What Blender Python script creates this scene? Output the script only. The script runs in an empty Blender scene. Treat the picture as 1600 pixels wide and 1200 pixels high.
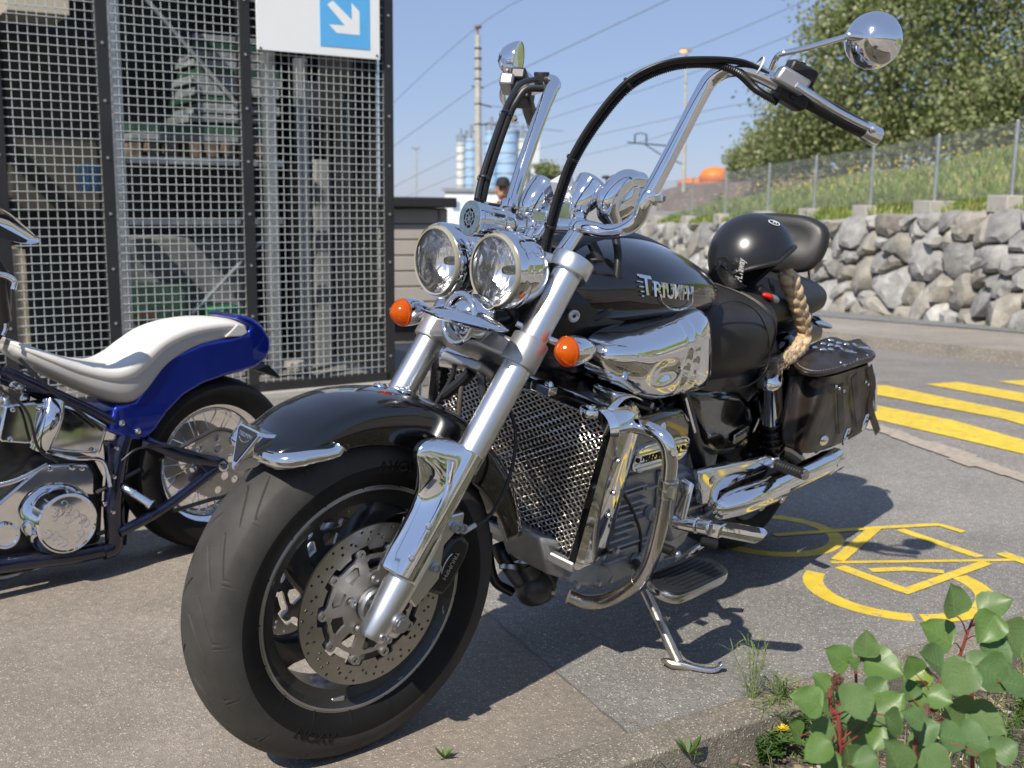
import bpy, math, random
import numpy as np
from mathutils import Matrix, Vector, noise
sc = bpy.context.scene
COL = sc.collection
R = math.radians

# ---------------------------------------------------------------- camera
FPX = 1719.6                                   # focal length in pixels of a 1600 px wide frame
CAM = np.array([3.1366, 1.5367, 1.0874])
YAW, PIT, ROL = 3.78752, -0.168887, 0.0117992
_f = np.array([math.cos(PIT)*math.cos(YAW), math.cos(PIT)*math.sin(YAW), math.sin(PIT)])
_r = np.cross(_f, [0, 0, 1]); _r /= np.linalg.norm(_r); _u = np.cross(_r, _f)
CR = math.cos(ROL)*_r + math.sin(ROL)*_u; CU = -math.sin(ROL)*_r + math.cos(ROL)*_u; CF = _f
cd = bpy.data.cameras.new('camera'); cam = bpy.data.objects.new('camera', cd); COL.objects.link(cam)
cam.matrix_world = Matrix(((CR[0], CU[0], -CF[0], CAM[0]), (CR[1], CU[1], -CF[1], CAM[1]), (CR[2], CU[2], -CF[2], CAM[2]), (0, 0, 0, 1)))
cd.sensor_width = 36; cd.lens = FPX/1600*36; cd.clip_start = .05; cd.clip_end = 3000
cd.dof.use_dof = True; cd.dof.focus_distance = 2.15; cd.dof.aperture_fstop = 6.0
sc.camera = cam
# ---------------------------------------------------------------- sky, sun, exposure
SUN_AZ, SUN_EL = R(10), R(44)
w = bpy.data.worlds.new('World'); sc.world = w; w.use_nodes = True
nt = w.node_tree; bg = nt.nodes['Background']
sky = nt.nodes.new('ShaderNodeTexSky'); sky.sky_type = 'NISHITA'; sky.sun_disc = False
sky.sun_elevation = SUN_EL; sky.sun_rotation = math.pi/2 - SUN_AZ
sky.altitude = 900; sky.air_density = 1.0; sky.dust_density = .35; sky.ozone_density = 4.0
tint = nt.nodes.new('ShaderNodeMix'); tint.data_type = 'RGBA'; tint.blend_type = 'MULTIPLY'; tint.inputs[0].default_value = 1; tint.inputs[7].default_value = (1.03, .96, 1.04, 1)
hz_ = nt.nodes.new('ShaderNodeMix'); hz_.data_type = 'RGBA'; hz_.inputs[0].default_value = .72; hz_.inputs[7].default_value = (2.25, 2.95, 4.5, 1)   # thin summer haze evens the sky out
nt.links.new(sky.outputs[0], tint.inputs[6]); nt.links.new(tint.outputs[2], hz_.inputs[6]); nt.links.new(hz_.outputs[2], bg.inputs[0]); bg.inputs[1].default_value = .105
ld = bpy.data.lights.new('sun', 'SUN'); lo = bpy.data.objects.new('sun', ld); COL.objects.link(lo)
ld.energy = 4.6; ld.angle = R(.53); ld.color = (1, .935, .83)
sd = Vector((math.cos(SUN_EL)*math.cos(SUN_AZ), math.cos(SUN_EL)*math.sin(SUN_AZ), math.sin(SUN_EL)))
lo.rotation_euler = sd.to_track_quat('Z', 'Y').to_euler(); lo.location = (20, 8, 40)
sc.view_settings.view_transform = 'Standard'; sc.view_settings.look = 'None'
sc.view_settings.exposure = 0.4; sc.view_settings.gamma = 1; sc.view_settings.use_curve_mapping = False
sc.cycles.max_bounces = 8; sc.cycles.transparent_max_bounces = 24
sc.cycles.caustics_reflective = False; sc.cycles.caustics_refractive = False

# ---------------------------------------------------------------- measuring helpers
def ray(px, py):
    return CAM, CF + CR*(px-800)/FPX - CU*(py-600)/FPX
LEAN = .205498; STEER = -.229065; WB = 1.695; RK = R(32)
U = np.array([-math.sin(RK), 0, math.cos(RK)]); V = np.array([math.cos(RK), 0, math.sin(RK)])
P0 = np.array([WB+.152, 0, 0]); H = np.array([WB, 0, .336])
_c, _s = math.cos(-LEAN), math.sin(-LEAN); ML = np.array([[1, 0, 0], [0, _c, -_s], [0, _s, _c]])
def _axrot(u, a):
    K = np.array([[0, -u[2], u[1]], [u[2], 0, -u[0]], [-u[1], u[0], 0]])
    return np.eye(3)+math.sin(a)*K+(1-math.cos(a))*K@K
MS = _axrot(U, STEER)
def _hit(o, d, x, y, z):
    if y is not None: t = (y-o[1])/d[1]
    elif x is not None: t = (x-o[0])/d[0]
    else: t = (z-o[2])/d[2]
    return o+t*d
def B(px, py, y=None, x=None, z=None):         # a point of the leaning motorcycle's own frame
    o, d = ray(px, py); return _hit(ML.T@o, ML.T@d, x, y, z)
def F(px, py, y=None, x=None, z=None):         # a point of its steering assembly
    o, d = ray(px, py); o = ML.T@o; d = ML.T@d
    return _hit(MS.T@(o-P0)+P0, MS.T@d, x, y, z)
def W(px, py, D):                              # a point of the place, D metres deep
    o, d = ray(px, py); return o+d*D
def G(x, y):                                   # the ground falls away gently beyond the parking area
    s = x+y+2.5
    return 0.0 if s > 0 else .0438*max(s, -42)
def GP(px, py, dz=0):
    o, d = ray(px, py)
    if d[2] >= -1e-4: return None
    t = (dz-o[2])/d[2]; X = o+t*d
    if X[0]+X[1]+2.5 < 0:                      # z = .0438(x+y+2.5)+dz
        t = (.0438*(o[0]+o[1]+2.5)+dz-o[2])/(d[2]-.0438*(d[0]+d[1])); X = o+t*d
    return X
MF = np.eye(4); MF[:3, :3] = MS; MF[:3, 3] = P0-MS@P0   # steering matrix
def onplane(px, py, a, n):
    o, d = ray(px, py); t = ((a-o)@n)/(d@n); return o+t*d

# ---------------------------------------------------------------- object helpers
def tag(o, label=None, cat=None, group=None, kind=None):
    if label: o['label'] = label
    if cat: o['category'] = cat
    if group: o['group'] = group
    if kind: o['kind'] = kind
    return o
def empty(name, loc=(0, 0, 0), rot=(0, 0, 0), label=None, cat=None, group=None):
    o = bpy.data.objects.new(name, None); COL.objects.link(o); o.empty_display_size = .1
    o.location = loc; o.rotation_euler = rot
    return tag(o, label, cat, group)
def link(name, me, mat=None, parent=None, ang=35):
    o = bpy.data.objects.new(name, me); COL.objects.link(o)
    if parent is not None: o.parent = parent
    if mat is not None and not me.materials: me.materials.append(mat)
    return o
def unit(v):
    v = np.array(v, float); return v/np.linalg.norm(v)
def perp(a):
    a = unit(a); t = np.array([0, 0, 1.]) if abs(a[2]) < .9 else np.array([1., 0, 0])
    u = unit(np.cross(t, a)); return u, np.cross(a, u)
def spline(P, k=8, closed=False):
    P = np.array(P, float); n = len(P)
    if n < 3 and not closed:
        return np.array([P[0]+(P[-1]-P[0])*i/k for i in range(k+1)])
    out = []
    for i in range(n if closed else n-1):
        if closed: a, b, c, d = P[(i-1) % n], P[i], P[(i+1) % n], P[(i+2) % n]
        else:
            b, c = P[i], P[i+1]; a = P[i-1] if i else 2*b-c; d = P[i+2] if i+2 < n else 2*c-b
        for j in range(k):
            t = j/k
            out.append(.5*((2*b)+(c-a)*t+(2*a-5*b+4*c-d)*t*t+(3*b-a-3*c+d)*t**3))
    if not closed: out.append(P[-1])
    return np.array(out)
class MB:
    def __init__(s): s.v = []; s.f = []; s.m = []; s.cur = 0
    def add(s, v, f):
        n = len(s.v); s.v.extend([tuple(map(float, p)) for p in v])
        s.f.extend([tuple(i+n for i in q) for q in f]); s.m.extend([s.cur]*len(f)); return s
    def box(s, c, d, X=(1, 0, 0), Y=(0, 1, 0), Z=(0, 0, 1)):
        c = np.array(c, float); X, Y, Z = [np.array(a, float) for a in (X, Y, Z)]
        v = [c+X*d[0]/2*i+Y*d[1]/2*j+Z*d[2]/2*k for i in (-1, 1) for j in (-1, 1) for k in (-1, 1)]
        return s.add(v, [(0, 1, 3, 2), (4, 6, 7, 5), (0, 4, 5, 1), (2, 3, 7, 6), (0, 2, 6, 4), (1, 5, 7, 3)])
    def tube(s, P, r, n=12, caps=True, closed=False, k=0, flat=None, wave=None):
        if k: 
            rr = r if np.isscalar(r) else np.interp(np.linspace(0, len(P)-1, (len(P)-1)*k+1), range(len(P)), r)
            P = spline(P, k, closed); r = rr
        P = np.array(P, float); m = len(P)
        r = np.full(m, float(r)) if np.isscalar(r) else np.array(r, float)
        T = np.gradient(P, axis=0) if not closed else np.roll(P, -1, 0)-np.roll(P, 1, 0)
        T /= np.linalg.norm(T, axis=1)[:, None]+1e-12
        u, _ = perp(T[0]); v = []
        for i in range(m):
            u = u-T[i]*(u@T[i]); u /= np.linalg.norm(u); w_ = np.cross(T[i], u)
            for j in range(n):
                a = 2*math.pi*j/n
                v.append(P[i]+r[i]*(math.cos(a)*u+math.sin(a)*w_*(flat or 1)))
        f = []
        for i in range(m if closed else m-1):
            i2 = (i+1) % m
            for j in range(n):
                f.append((i*n+j, i*n+(j+1) % n, i2*n+(j+1) % n, i2*n+j))
        if caps and not closed:
            f.append(tuple(range(n-1, -1, -1))); f.append(tuple((m-1)*n+j for j in range(n)))
        return s.add(v, f)
    def cyl(s, a, b, r, r2=None, n=20):
        return s.tube([a, b], [r, r if r2 is None else r2], n)
    def lathe(s, prof, o=(0, 0, 0), ax=(0, 0, 1), n=48, a0=0, a1=2*math.pi, close=False):
        o = np.array(o, float); ax = unit(ax); u, w_ = perp(ax); full = abs(a1-a0-2*math.pi) < 1e-6
        m = n if full else n+1; v = []
        for i in range(m):
            a = a0+(a1-a0)*i/n
            for (r, h) in prof: v.append(o+ax*h+r*(math.cos(a)*u+math.sin(a)*w_))
        f = []; k = len(prof); kk = k if close else k-1
        for i in range(n):
            i2 = (i+1) % m
            for j in range(kk):
                j2 = (j+1) % k
                f.append((i*k+j, i2*k+j, i2*k+j2, i*k+j2))
        return s.add(v, f)
    def ball(s, c, r, X=(1, 0, 0), Y=(0, 1, 0), Z=(0, 0, 1), n=24, m=14):
        c = np.array(c, float); r = (r,)*3 if np.isscalar(r) else r
        X, Y, Z = [np.array(a, float) for a in (X, Y, Z)]; v = []; f = []
        for i in range(m+1):
            t = math.pi*i/m
            for j in range(n):
                a = 2*math.pi*j/n
                v.append(c+X*r[0]*math.sin(t)*math.cos(a)+Y*r[1]*math.sin(t)*math.sin(a)+Z*r[2]*math.cos(t))
        for i in range(m):
            for j in range(n): f.append((i*n+j, (i+1)*n+j, (i+1)*n+(j+1) % n, i*n+(j+1) % n))
        return s.add(v, f)
    def grid(s, P, cv=False, cu=False, flip=False):
        P = np.array(P, float); a, b = P.shape[:2]; f = []
        for i in range(a if cu else a-1):
            for j in range(b if cv else b-1):
                i2, j2 = (i+1) % a, (j+1) % b
                q = (i*b+j, i2*b+j, i2*b+j2, i*b+j2); f.append(q[::-1] if flip else q)
        return s.add(P.reshape(-1, 3), f)
    def loft(s, S, caps=True):                     # S: list of closed rings
        P = np.array(S, float); a, b = P.shape[:2]; n0 = len(s.v); s.grid(P, cv=True)
        if caps: 
            s.f.append(tuple(n0+j for j in range(b))); s.m.append(s.cur)
            s.f.append(tuple(n0+(a-1)*b+j for j in range(b-1, -1, -1))); s.m.append(s.cur)
        return s
    def prism(s, pts, t, o=(0, 0, 0), X=(1, 0, 0), Y=(0, 1, 0), N=None):
        o = np.array(o, float); X = np.array(X, float); Y = np.array(Y, float); N = np.cross(X, Y) if N is None else np.array(N, float)
        n = len(pts); v = [o+X*a+Y*b-N*t/2 for a, b in pts]+[o+X*a+Y*b+N*t/2 for a, b in pts]
        f = [tuple(range(n-1, -1, -1)), tuple(range(n, 2*n))]+[(i, (i+1) % n, n+(i+1) % n, n+i) for i in range(n)]
        return s.add(v, f)
    def build(s, name, mat, parent=None, T=None, smooth=True, ang=35, bevel=0, sub=0, solid=0, label=None, kind=None, seg=2):
        me = bpy.data.meshes.new(name); v = np.array(s.v)
        if T is not None: v = v@T[:3, :3].T+T[:3, 3]
        me.from_pydata(v.tolist(), [], s.f)
        mats = mat if isinstance(mat, (list, tuple)) else [mat]
        for m in mats: me.materials.append(m)
        if len(mats) > 1: me.polygons.foreach_set('material_index', s.m)
        if smooth:
            me.polygons.foreach_set('use_smooth', [True]*len(me.polygons))
            if not sub: me.set_sharp_from_angle(angle=R(ang))
        me.update()
        o = bpy.data.objects.new(name, me); COL.objects.link(o)
        if parent is not None: o.parent = parent
        if solid:
            q = o.modifiers.new('solid', 'SOLIDIFY'); q.thickness = abs(solid); q.offset = -1 if solid > 0 else 1
        if bevel:
            q = o.modifiers.new('bevel', 'BEVEL'); q.width = bevel; q.segments = seg; q.limit_method = 'ANGLE'; q.angle_limit = R(40); q.harden_normals = False
        if sub:
            q = o.modifiers.new('sub', 'SUBSURF'); q.levels = sub; q.render_levels = sub
        if label: o['label'] = label
        if kind: o['kind'] = kind
        return o
def surf(C, ku=6, kv=6, cv=False, cu=False):       # Catmull-Rom patch through a grid of points
    C = np.array(C, float)
    A = np.array([spline(row, kv, cv) for row in C])
    return np.array([spline(A[:, j], ku, cu) for j in range(A.shape[1])]).transpose(1, 0, 2)
def sring(c, a, b1, b2, e=2.3, n=40, X=(0, 1, 0), Y=(0, 0, 1)):   # super-ellipse ring, up b1 / down b2
    c = np.array(c, float); X = np.array(X, float); Y = np.array(Y, float); o = []
    for i in range(n):
        t = 2*math.pi*i/n; cs, sn = math.cos(t), math.sin(t)
        x = a*math.copysign(abs(cs)**(2/e), cs); y = math.copysign(abs(sn)**(2/e), sn)*(b1 if sn > 0 else b2)
        o.append(c+X*x+Y*y)
    return np.array(o)
def rings(st, k=5, n=40, **kw):                    # st: (centre, a, up, down, exponent) interpolated along
    A = np.array([[*c, a, b, d, e] for (c, a, b, d, e) in st], float); A = spline(A, k)
    return [sring(q[:3], max(q[3], 1e-4), max(q[4], 1e-4), max(q[5], 1e-4), q[6], n, **kw) for q in A]
def plate(name, loops, depth, mat, parent, M, bevel=0, T=None, label=None):
    """flat plate with real holes: loops[0] outer outline, the rest holes; M maps (x, y, 0)"""
    cu = bpy.data.curves.new(name, 'CURVE'); cu.dimensions = '2D'; cu.fill_mode = 'BOTH'
    cu.extrude = depth/2; cu.bevel_depth = bevel; cu.bevel_resolution = 1
    for L in loops:
        sp = cu.splines.new('POLY'); sp.points.add(len(L)-1)
        for i, p in enumerate(L): sp.points[i].co = (p[0], p[1], 0, 1)
        sp.use_cyclic_u = True
    tmp = bpy.data.objects.new('tmp', cu); COL.objects.link(tmp)
    me = bpy.data.meshes.new_from_object(tmp.evaluated_get(bpy.context.evaluated_depsgraph_get()))
    bpy.data.objects.remove(tmp); bpy.data.curves.remove(cu)
    M = np.array(M, float); M = T@M if T is not None else M
    me.transform(Matrix(M.tolist())); me.name = name
    me.materials.clear(); me.materials.append(mat)
    me.polygons.foreach_set('use_smooth', [True]*len(me.polygons)); me.set_sharp_from_angle(angle=R(30))
    o = bpy.data.objects.new(name, me); COL.objects.link(o)
    if parent is not None: o.parent = parent
    if label: o['label'] = label
    return o
def text(name, body, size, depth, mat, parent, M, T=None, bend=None, bevel=0, shear=0, sx=1, bold=0, align='CENTER'):
    cu = bpy.data.curves.new(name, 'FONT'); cu.body = body; cu.size = size; cu.extrude = depth; cu.align_x = align; cu.align_y = 'CENTER'
    cu.shear = shear; cu.offset = bold; cu.bevel_depth = bevel; cu.resolution_u = 4
    tmp = bpy.data.objects.new('tmp', cu); COL.objects.link(tmp)
    me = bpy.data.meshes.new_from_object(tmp.evaluated_get(bpy.context.evaluated_depsgraph_get()))
    bpy.data.objects.remove(tmp); bpy.data.curves.remove(cu)
    n = len(me.vertices); v = np.zeros(n*3); me.vertices.foreach_get('co', v); v = v.reshape(-1, 3); v[:, 0] *= sx
    if bend: v = np.array([bend(*q) for q in v])
    M = np.array(M, float); M = T@M if T is not None else M
    v = v@M[:3, :3].T+M[:3, 3]; me.vertices.foreach_set('co', v.ravel()); me.update()
    me.name = name; me.materials.clear(); me.materials.append(mat)
    o = bpy.data.objects.new(name, me); COL.objects.link(o)
    if parent is not None: o.parent = parent
    return o
def mat4(o, X, Y, Z=None):
    X = np.array(X, float); Y = np.array(Y, float); Z = np.cross(X, Y) if Z is None else np.array(Z, float)
    M = np.eye(4); M[:3, 0] = X; M[:3, 1] = Y; M[:3, 2] = Z; M[:3, 3] = o; return M
def circ(r, n=32, c=(0, 0), a0=0):
    return [(c[0]+r*math.cos(a0+2*math.pi*i/n), c[1]+r*math.sin(a0+2*math.pi*i/n)) for i in range(n)]
def copy_tree(o, parent=None):
    c = o.copy(); COL.objects.link(c); c.parent = parent
    for ch in [x for x in bpy.data.objects if x.parent == o]: copy_tree(ch, c)
    return c

# ---------------------------------------------------------------- materials
def mat(name, col=(.5, .5, .5), rough=.5, metal=0, coat=0, bump=None, var=None, **kw):
    """bump=(scale, strength, distance) noise relief; var=(scale, amount) soft colour variation"""
    m = bpy.data.materials.new(name); m.use_nodes = True; t = m.node_tree; p = t.nodes['Principled BSDF']
    p.inputs['Base Color'].default_value = (*col, 1); p.inputs['Roughness'].default_value = rough
    p.inputs['Metallic'].default_value = metal; p.inputs['Coat Weight'].default_value = coat
    p.inputs['Coat Roughness'].default_value = kw.get('coatr', .03)
    for k, a in (('trans', 'Transmission Weight'), ('ior', 'IOR'), ('spec', 'Specular IOR Level'), ('sss', 'Subsurface Weight'), ('sheen', 'Sheen Weight')):
        if k in kw: p.inputs[a].default_value = kw[k]
    tc = t.nodes.new('ShaderNodeTexCoord')
    def noise_(s, d=4, r=.6):
        n = t.nodes.new('ShaderNodeTexNoise'); n.inputs['Scale'].default_value = s; n.inputs['Detail'].default_value = d; n.inputs['Roughness'].default_value = r
        t.links.new(tc.outputs['Object'], n.inputs['Vector']); return n
    if var:
        n = noise_(var[0]); mr = t.nodes.new('ShaderNodeMapRange'); mr.inputs[1].default_value = .3; mr.inputs[2].default_value = .7
        mr.inputs[3].default_value = 1-var[1]; mr.inputs[4].default_value = 1+var[1]; t.links.new(n.outputs[0], mr.inputs[0])
        mx = t.nodes.new('ShaderNodeVectorMath'); mx.operation = 'SCALE'; mx.inputs[0].default_value = col
        t.links.new(mr.outputs[0], mx.inputs['Scale']); t.links.new(mx.outputs[0], p.inputs['Base Color'])
    if 'rvar' in kw:
        n = noise_(kw['rvar'][0], 5, .65); mr = t.nodes.new('ShaderNodeMapRange'); mr.inputs[1].default_value = .35; mr.inputs[2].default_value = .7
        mr.inputs[3].default_value = rough; mr.inputs[4].default_value = kw['rvar'][1]; t.links.new(n.outputs[0], mr.inputs[0]); t.links.new(mr.outputs[0], p.inputs['Roughness'])
    if bump:
        n = noise_(bump[0], 6, .6); b = t.nodes.new('ShaderNodeBump'); b.inputs['Strength'].default_value = bump[1]; b.inputs['Distance'].default_value = bump[2]
        t.links.new(n.outputs[0], b.inputs['Height']); t.links.new(b.outputs[0], p.inputs['Normal'])
    return m
M_ = {}
M_['chrome'] = mat('chrome', (.84, .85, .87), .035, 1, rvar=(9, .09))
M_['chrome_dull'] = mat('worn_chrome', (.62, .61, .6), .12, 1, rvar=(14, .32), var=(8, .12))
M_['chrome_rust'] = mat('stained_chrome', (.55, .5, .43), .2, 1, rvar=(20, .45), var=(12, .25))
M_['alu'] = mat('satin_aluminium', (.74, .75, .76), .27, 1, rvar=(3, .33))
M_['alu_dull'] = mat('cast_aluminium', (.44, .44, .44), .42, .85, bump=(300, .15, .001), var=(9, .15))
M_['engine'] = mat('grey_engine_casting', (.36, .365, .37), .45, .35, bump=(420, .25, .001), var=(14, .22))
M_['engine_dirty'] = mat('dark_greasy_casting', (.075, .075, .075), .4, .5, bump=(180, .3, .001), var=(14, .4))
M_['disc'] = mat('brushed_disc_steel', (.45, .435, .415), .3, 1, var=(20, .12))
M_['carrier'] = mat('disc_carrier_alloy', (.44, .42, .4), .42, .9, var=(30, .12))
M_['steel'] = mat('zinc_steel', (.55, .56, .58), .33, 1, rvar=(30, .45))
M_['blackgloss'] = mat('black_lacquer', (.0035, .0036, .005), .16, 0, 1, coatr=.02)
M_['wheel'] = mat('anthracite_wheel_paint', (.045, .044, .042), .38, .35, .2, var=(6, .2))
M_['rimlip'] = mat('machined_rim_edge', (.4, .39, .38), .34, .9, var=(12, .15))
M_['black'] = mat('black_plastic', (.013, .013, .014), .45, bump=(350, .12, .0006), var=(12, .25))
M_['blackmetal'] = mat('black_painted_metal', (.012, .012, .013), .33, .0, .15)
M_['hose'] = mat('black_hose', (.014, .014, .015), .38)
M_['tread'] = mat('tyre_tread_rubber', (.045, .042, .039), .65, spec=.3, bump=(260, .35, .0008), var=(14, .22))
M_['sidewall'] = mat('tyre_sidewall_rubber', (.0095, .009, .0088), .62, spec=.22, bump=(160, .15, .0005), var=(10, .3))
M_['leather'] = mat('black_seat_leather', (.019, .018, .018), .42, bump=(230, .5, .0008), var=(6, .4), rvar=(5, .6))
M_['bag'] = mat('dark_brown_bag_leather', (.021, .015, .0125), .34, bump=(120, .6, .0012), var=(9, .5), rvar=(7, .55))
M_['whiteleather'] = mat('white_tooled_leather', (.7, .67, .62), .5, bump=(60, .25, .0015), var=(9, .05))
M_['greyleather'] = mat('grey_seat_edge', (.5, .49, .47), .5)
M_['blue'] = mat('blue_metallic_paint', (.007, .028, .34), .26, .75, 1, coatr=.02, var=(300, .2))
M_['darkblue'] = mat('dark_blue_frame_paint', (.006, .008, .03), .22, .3, 1)
M_['helmet'] = mat('satin_black_helmet_shell', (.012, .012, .013), .3, 0, .25, coatr=.25, var=(5, .2))
M_['white'] = mat('white_print', (.75, .75, .75), .5)
M_['red'] = mat('red_plastic', (.6, .02, .015), .35)
M_['cream'] = mat('aged_clear_plastic_rim', (.30, .285, .23), .3, 0, .4)
M_['galv'] = mat('galvanised_steel', (.42, .44, .45), .42, .8, var=(9, .15))
M_['wire'] = mat('galvanised_mesh_wire', (.52, .56, .55), .5, .3, var=(3, .1))
M_['post'] = mat('dark_steel_post', (.017, .017, .018), .5, var=(4, .3))
M_['concrete'] = mat('concrete', (.38, .36, .32), .85, bump=(60, .4, .004), var=(3, .18))
M_['shed'] = mat('grey_brown_shed_panel', (.36, .33, .295), .7, var=(2, .08))
M_['signwhite'] = mat('sign_white', (.78, .8, .8), .4, var=(2, .03))
M_['signblue'] = mat('sign_light_blue', (.11, .42, .78), .4, var=(6, .04))
M_['yellow'] = mat('yellow_road_paint', (.70, .50, .04), .65, bump=(250, .6, .002), var=(14, .16))
def wear(m, scale=26, lo=.36, hi=.43, under=(.3, .285, .26)):
    t = m.node_tree; p = t.nodes['Principled BSDF']; L = t.links.new; src = p.inputs['Base Color'].links[0].from_socket
    tc = t.nodes.new('ShaderNodeTexCoord'); n = t.nodes.new('ShaderNodeTexNoise'); n.inputs['Scale'].default_value = scale; n.inputs['Detail'].default_value = 9; n.inputs['Roughness'].default_value = .75; L(tc.outputs['Object'], n.inputs['Vector'])
    n2 = t.nodes.new('ShaderNodeTexNoise'); n2.inputs['Scale'].default_value = 260; n2.inputs['Detail'].default_value = 2; L(tc.outputs['Object'], n2.inputs['Vector'])
    a = t.nodes.new('ShaderNodeMath'); a.operation = 'MULTIPLY_ADD'; a.inputs[1].default_value = .35; L(n2.outputs[0], a.inputs[0]); L(n.outputs[0], a.inputs[2])
    r = t.nodes.new('ShaderNodeMapRange'); r.inputs[1].default_value = lo+.17; r.inputs[2].default_value = hi+.17; L(a.outputs[0], r.inputs[0])
    x = t.nodes.new('ShaderNodeMix'); x.data_type = 'RGBA'; L(r.outputs[0], x.inputs[0]); x.inputs[6].default_value = (*under, 1); L(src, x.inputs[7]); L(x.outputs[2], p.inputs['Base Color']); return m
wear(M_['yellow'])
def glass(name, col=(1, 1, 1), base=.06, rough=.0):
    m = bpy.data.materials.new(name); m.use_nodes = True; t = m.node_tree
    t.nodes.remove(t.nodes['Principled BSDF']); out = t.nodes['Material Output']
    tr = t.nodes.new('ShaderNodeBsdfTransparent'); gl = t.nodes.new('ShaderNodeBsdfGlossy'); mx = t.nodes.new('ShaderNodeMixShader')
    tr.inputs[0].default_value = (*col, 1); gl.inputs['Roughness'].default_value = rough
    fr = t.nodes.new('ShaderNodeFresnel'); fr.inputs[0].default_value = 1.45; ad = t.nodes.new('ShaderNodeMath'); ad.operation = 'ADD'; ad.inputs[1].default_value = base
    t.links.new(fr.outputs[0], ad.inputs[0]); t.links.new(ad.outputs[0], mx.inputs[0])
    t.links.new(tr.outputs[0], mx.inputs[1]); t.links.new(gl.outputs[0], mx.inputs[2]); t.links.new(mx.outputs[0], out.inputs[0])
    return m
M_['glass'] = glass('clear_lens')
M_['visor'] = glass('clear_visor', (.8, .82, .82), .06)
def facet_mat():
    m = mat('faceted_reflector', (.98, .98, .98), .23, 1); t = m.node_tree; p = t.nodes['Principled BSDF']
    tc = t.nodes.new('ShaderNodeTexCoord'); vo = t.nodes.new('ShaderNodeTexVoronoi'); vo.inputs['Scale'].default_value = 55; vo.distance = 'CHEBYCHEV'
    mp = t.nodes.new('ShaderNodeMapping'); mp.inputs['Scale'].default_value = (1, 1.6, .5)
    b = t.nodes.new('ShaderNodeBump'); b.inputs['Strength'].default_value = .55; b.inputs['Distance'].default_value = .004
    t.links.new(tc.outputs['Object'], mp.inputs[0]); t.links.new(mp.outputs[0], vo.inputs[0]); t.links.new(vo.outputs['Distance'], b.inputs['Height']); t.links.new(b.outputs[0], p.inputs['Normal'])
    return m
M_['facet'] = facet_mat()
def amber():
    m = mat('amber_lens', (1, .19, .003), .12, 0, 1); t = m.node_tree; p = t.nodes['Principled BSDF']; out = t.nodes['Material Output']
    tr = t.nodes.new('ShaderNodeBsdfTransparent'); tr.inputs[0].default_value = (1, .30, .01, 1); tl = t.nodes.new('ShaderNodeBsdfTranslucent'); tl.inputs[0].default_value = (1, .25, .005, 1)
    a = t.nodes.new('ShaderNodeMixShader'); a.inputs[0].default_value = .40; b = t.nodes.new('ShaderNodeMixShader'); b.inputs[0].default_value = .35
    t.links.new(tr.outputs[0], a.inputs[1]); t.links.new(tl.outputs[0], a.inputs[2]); t.links.new(a.outputs[0], b.inputs[1]); t.links.new(p.outputs[0], b.inputs[2]); t.links.new(b.outputs[0], out.inputs[0]); return m
M_['amber'] = amber()
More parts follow.
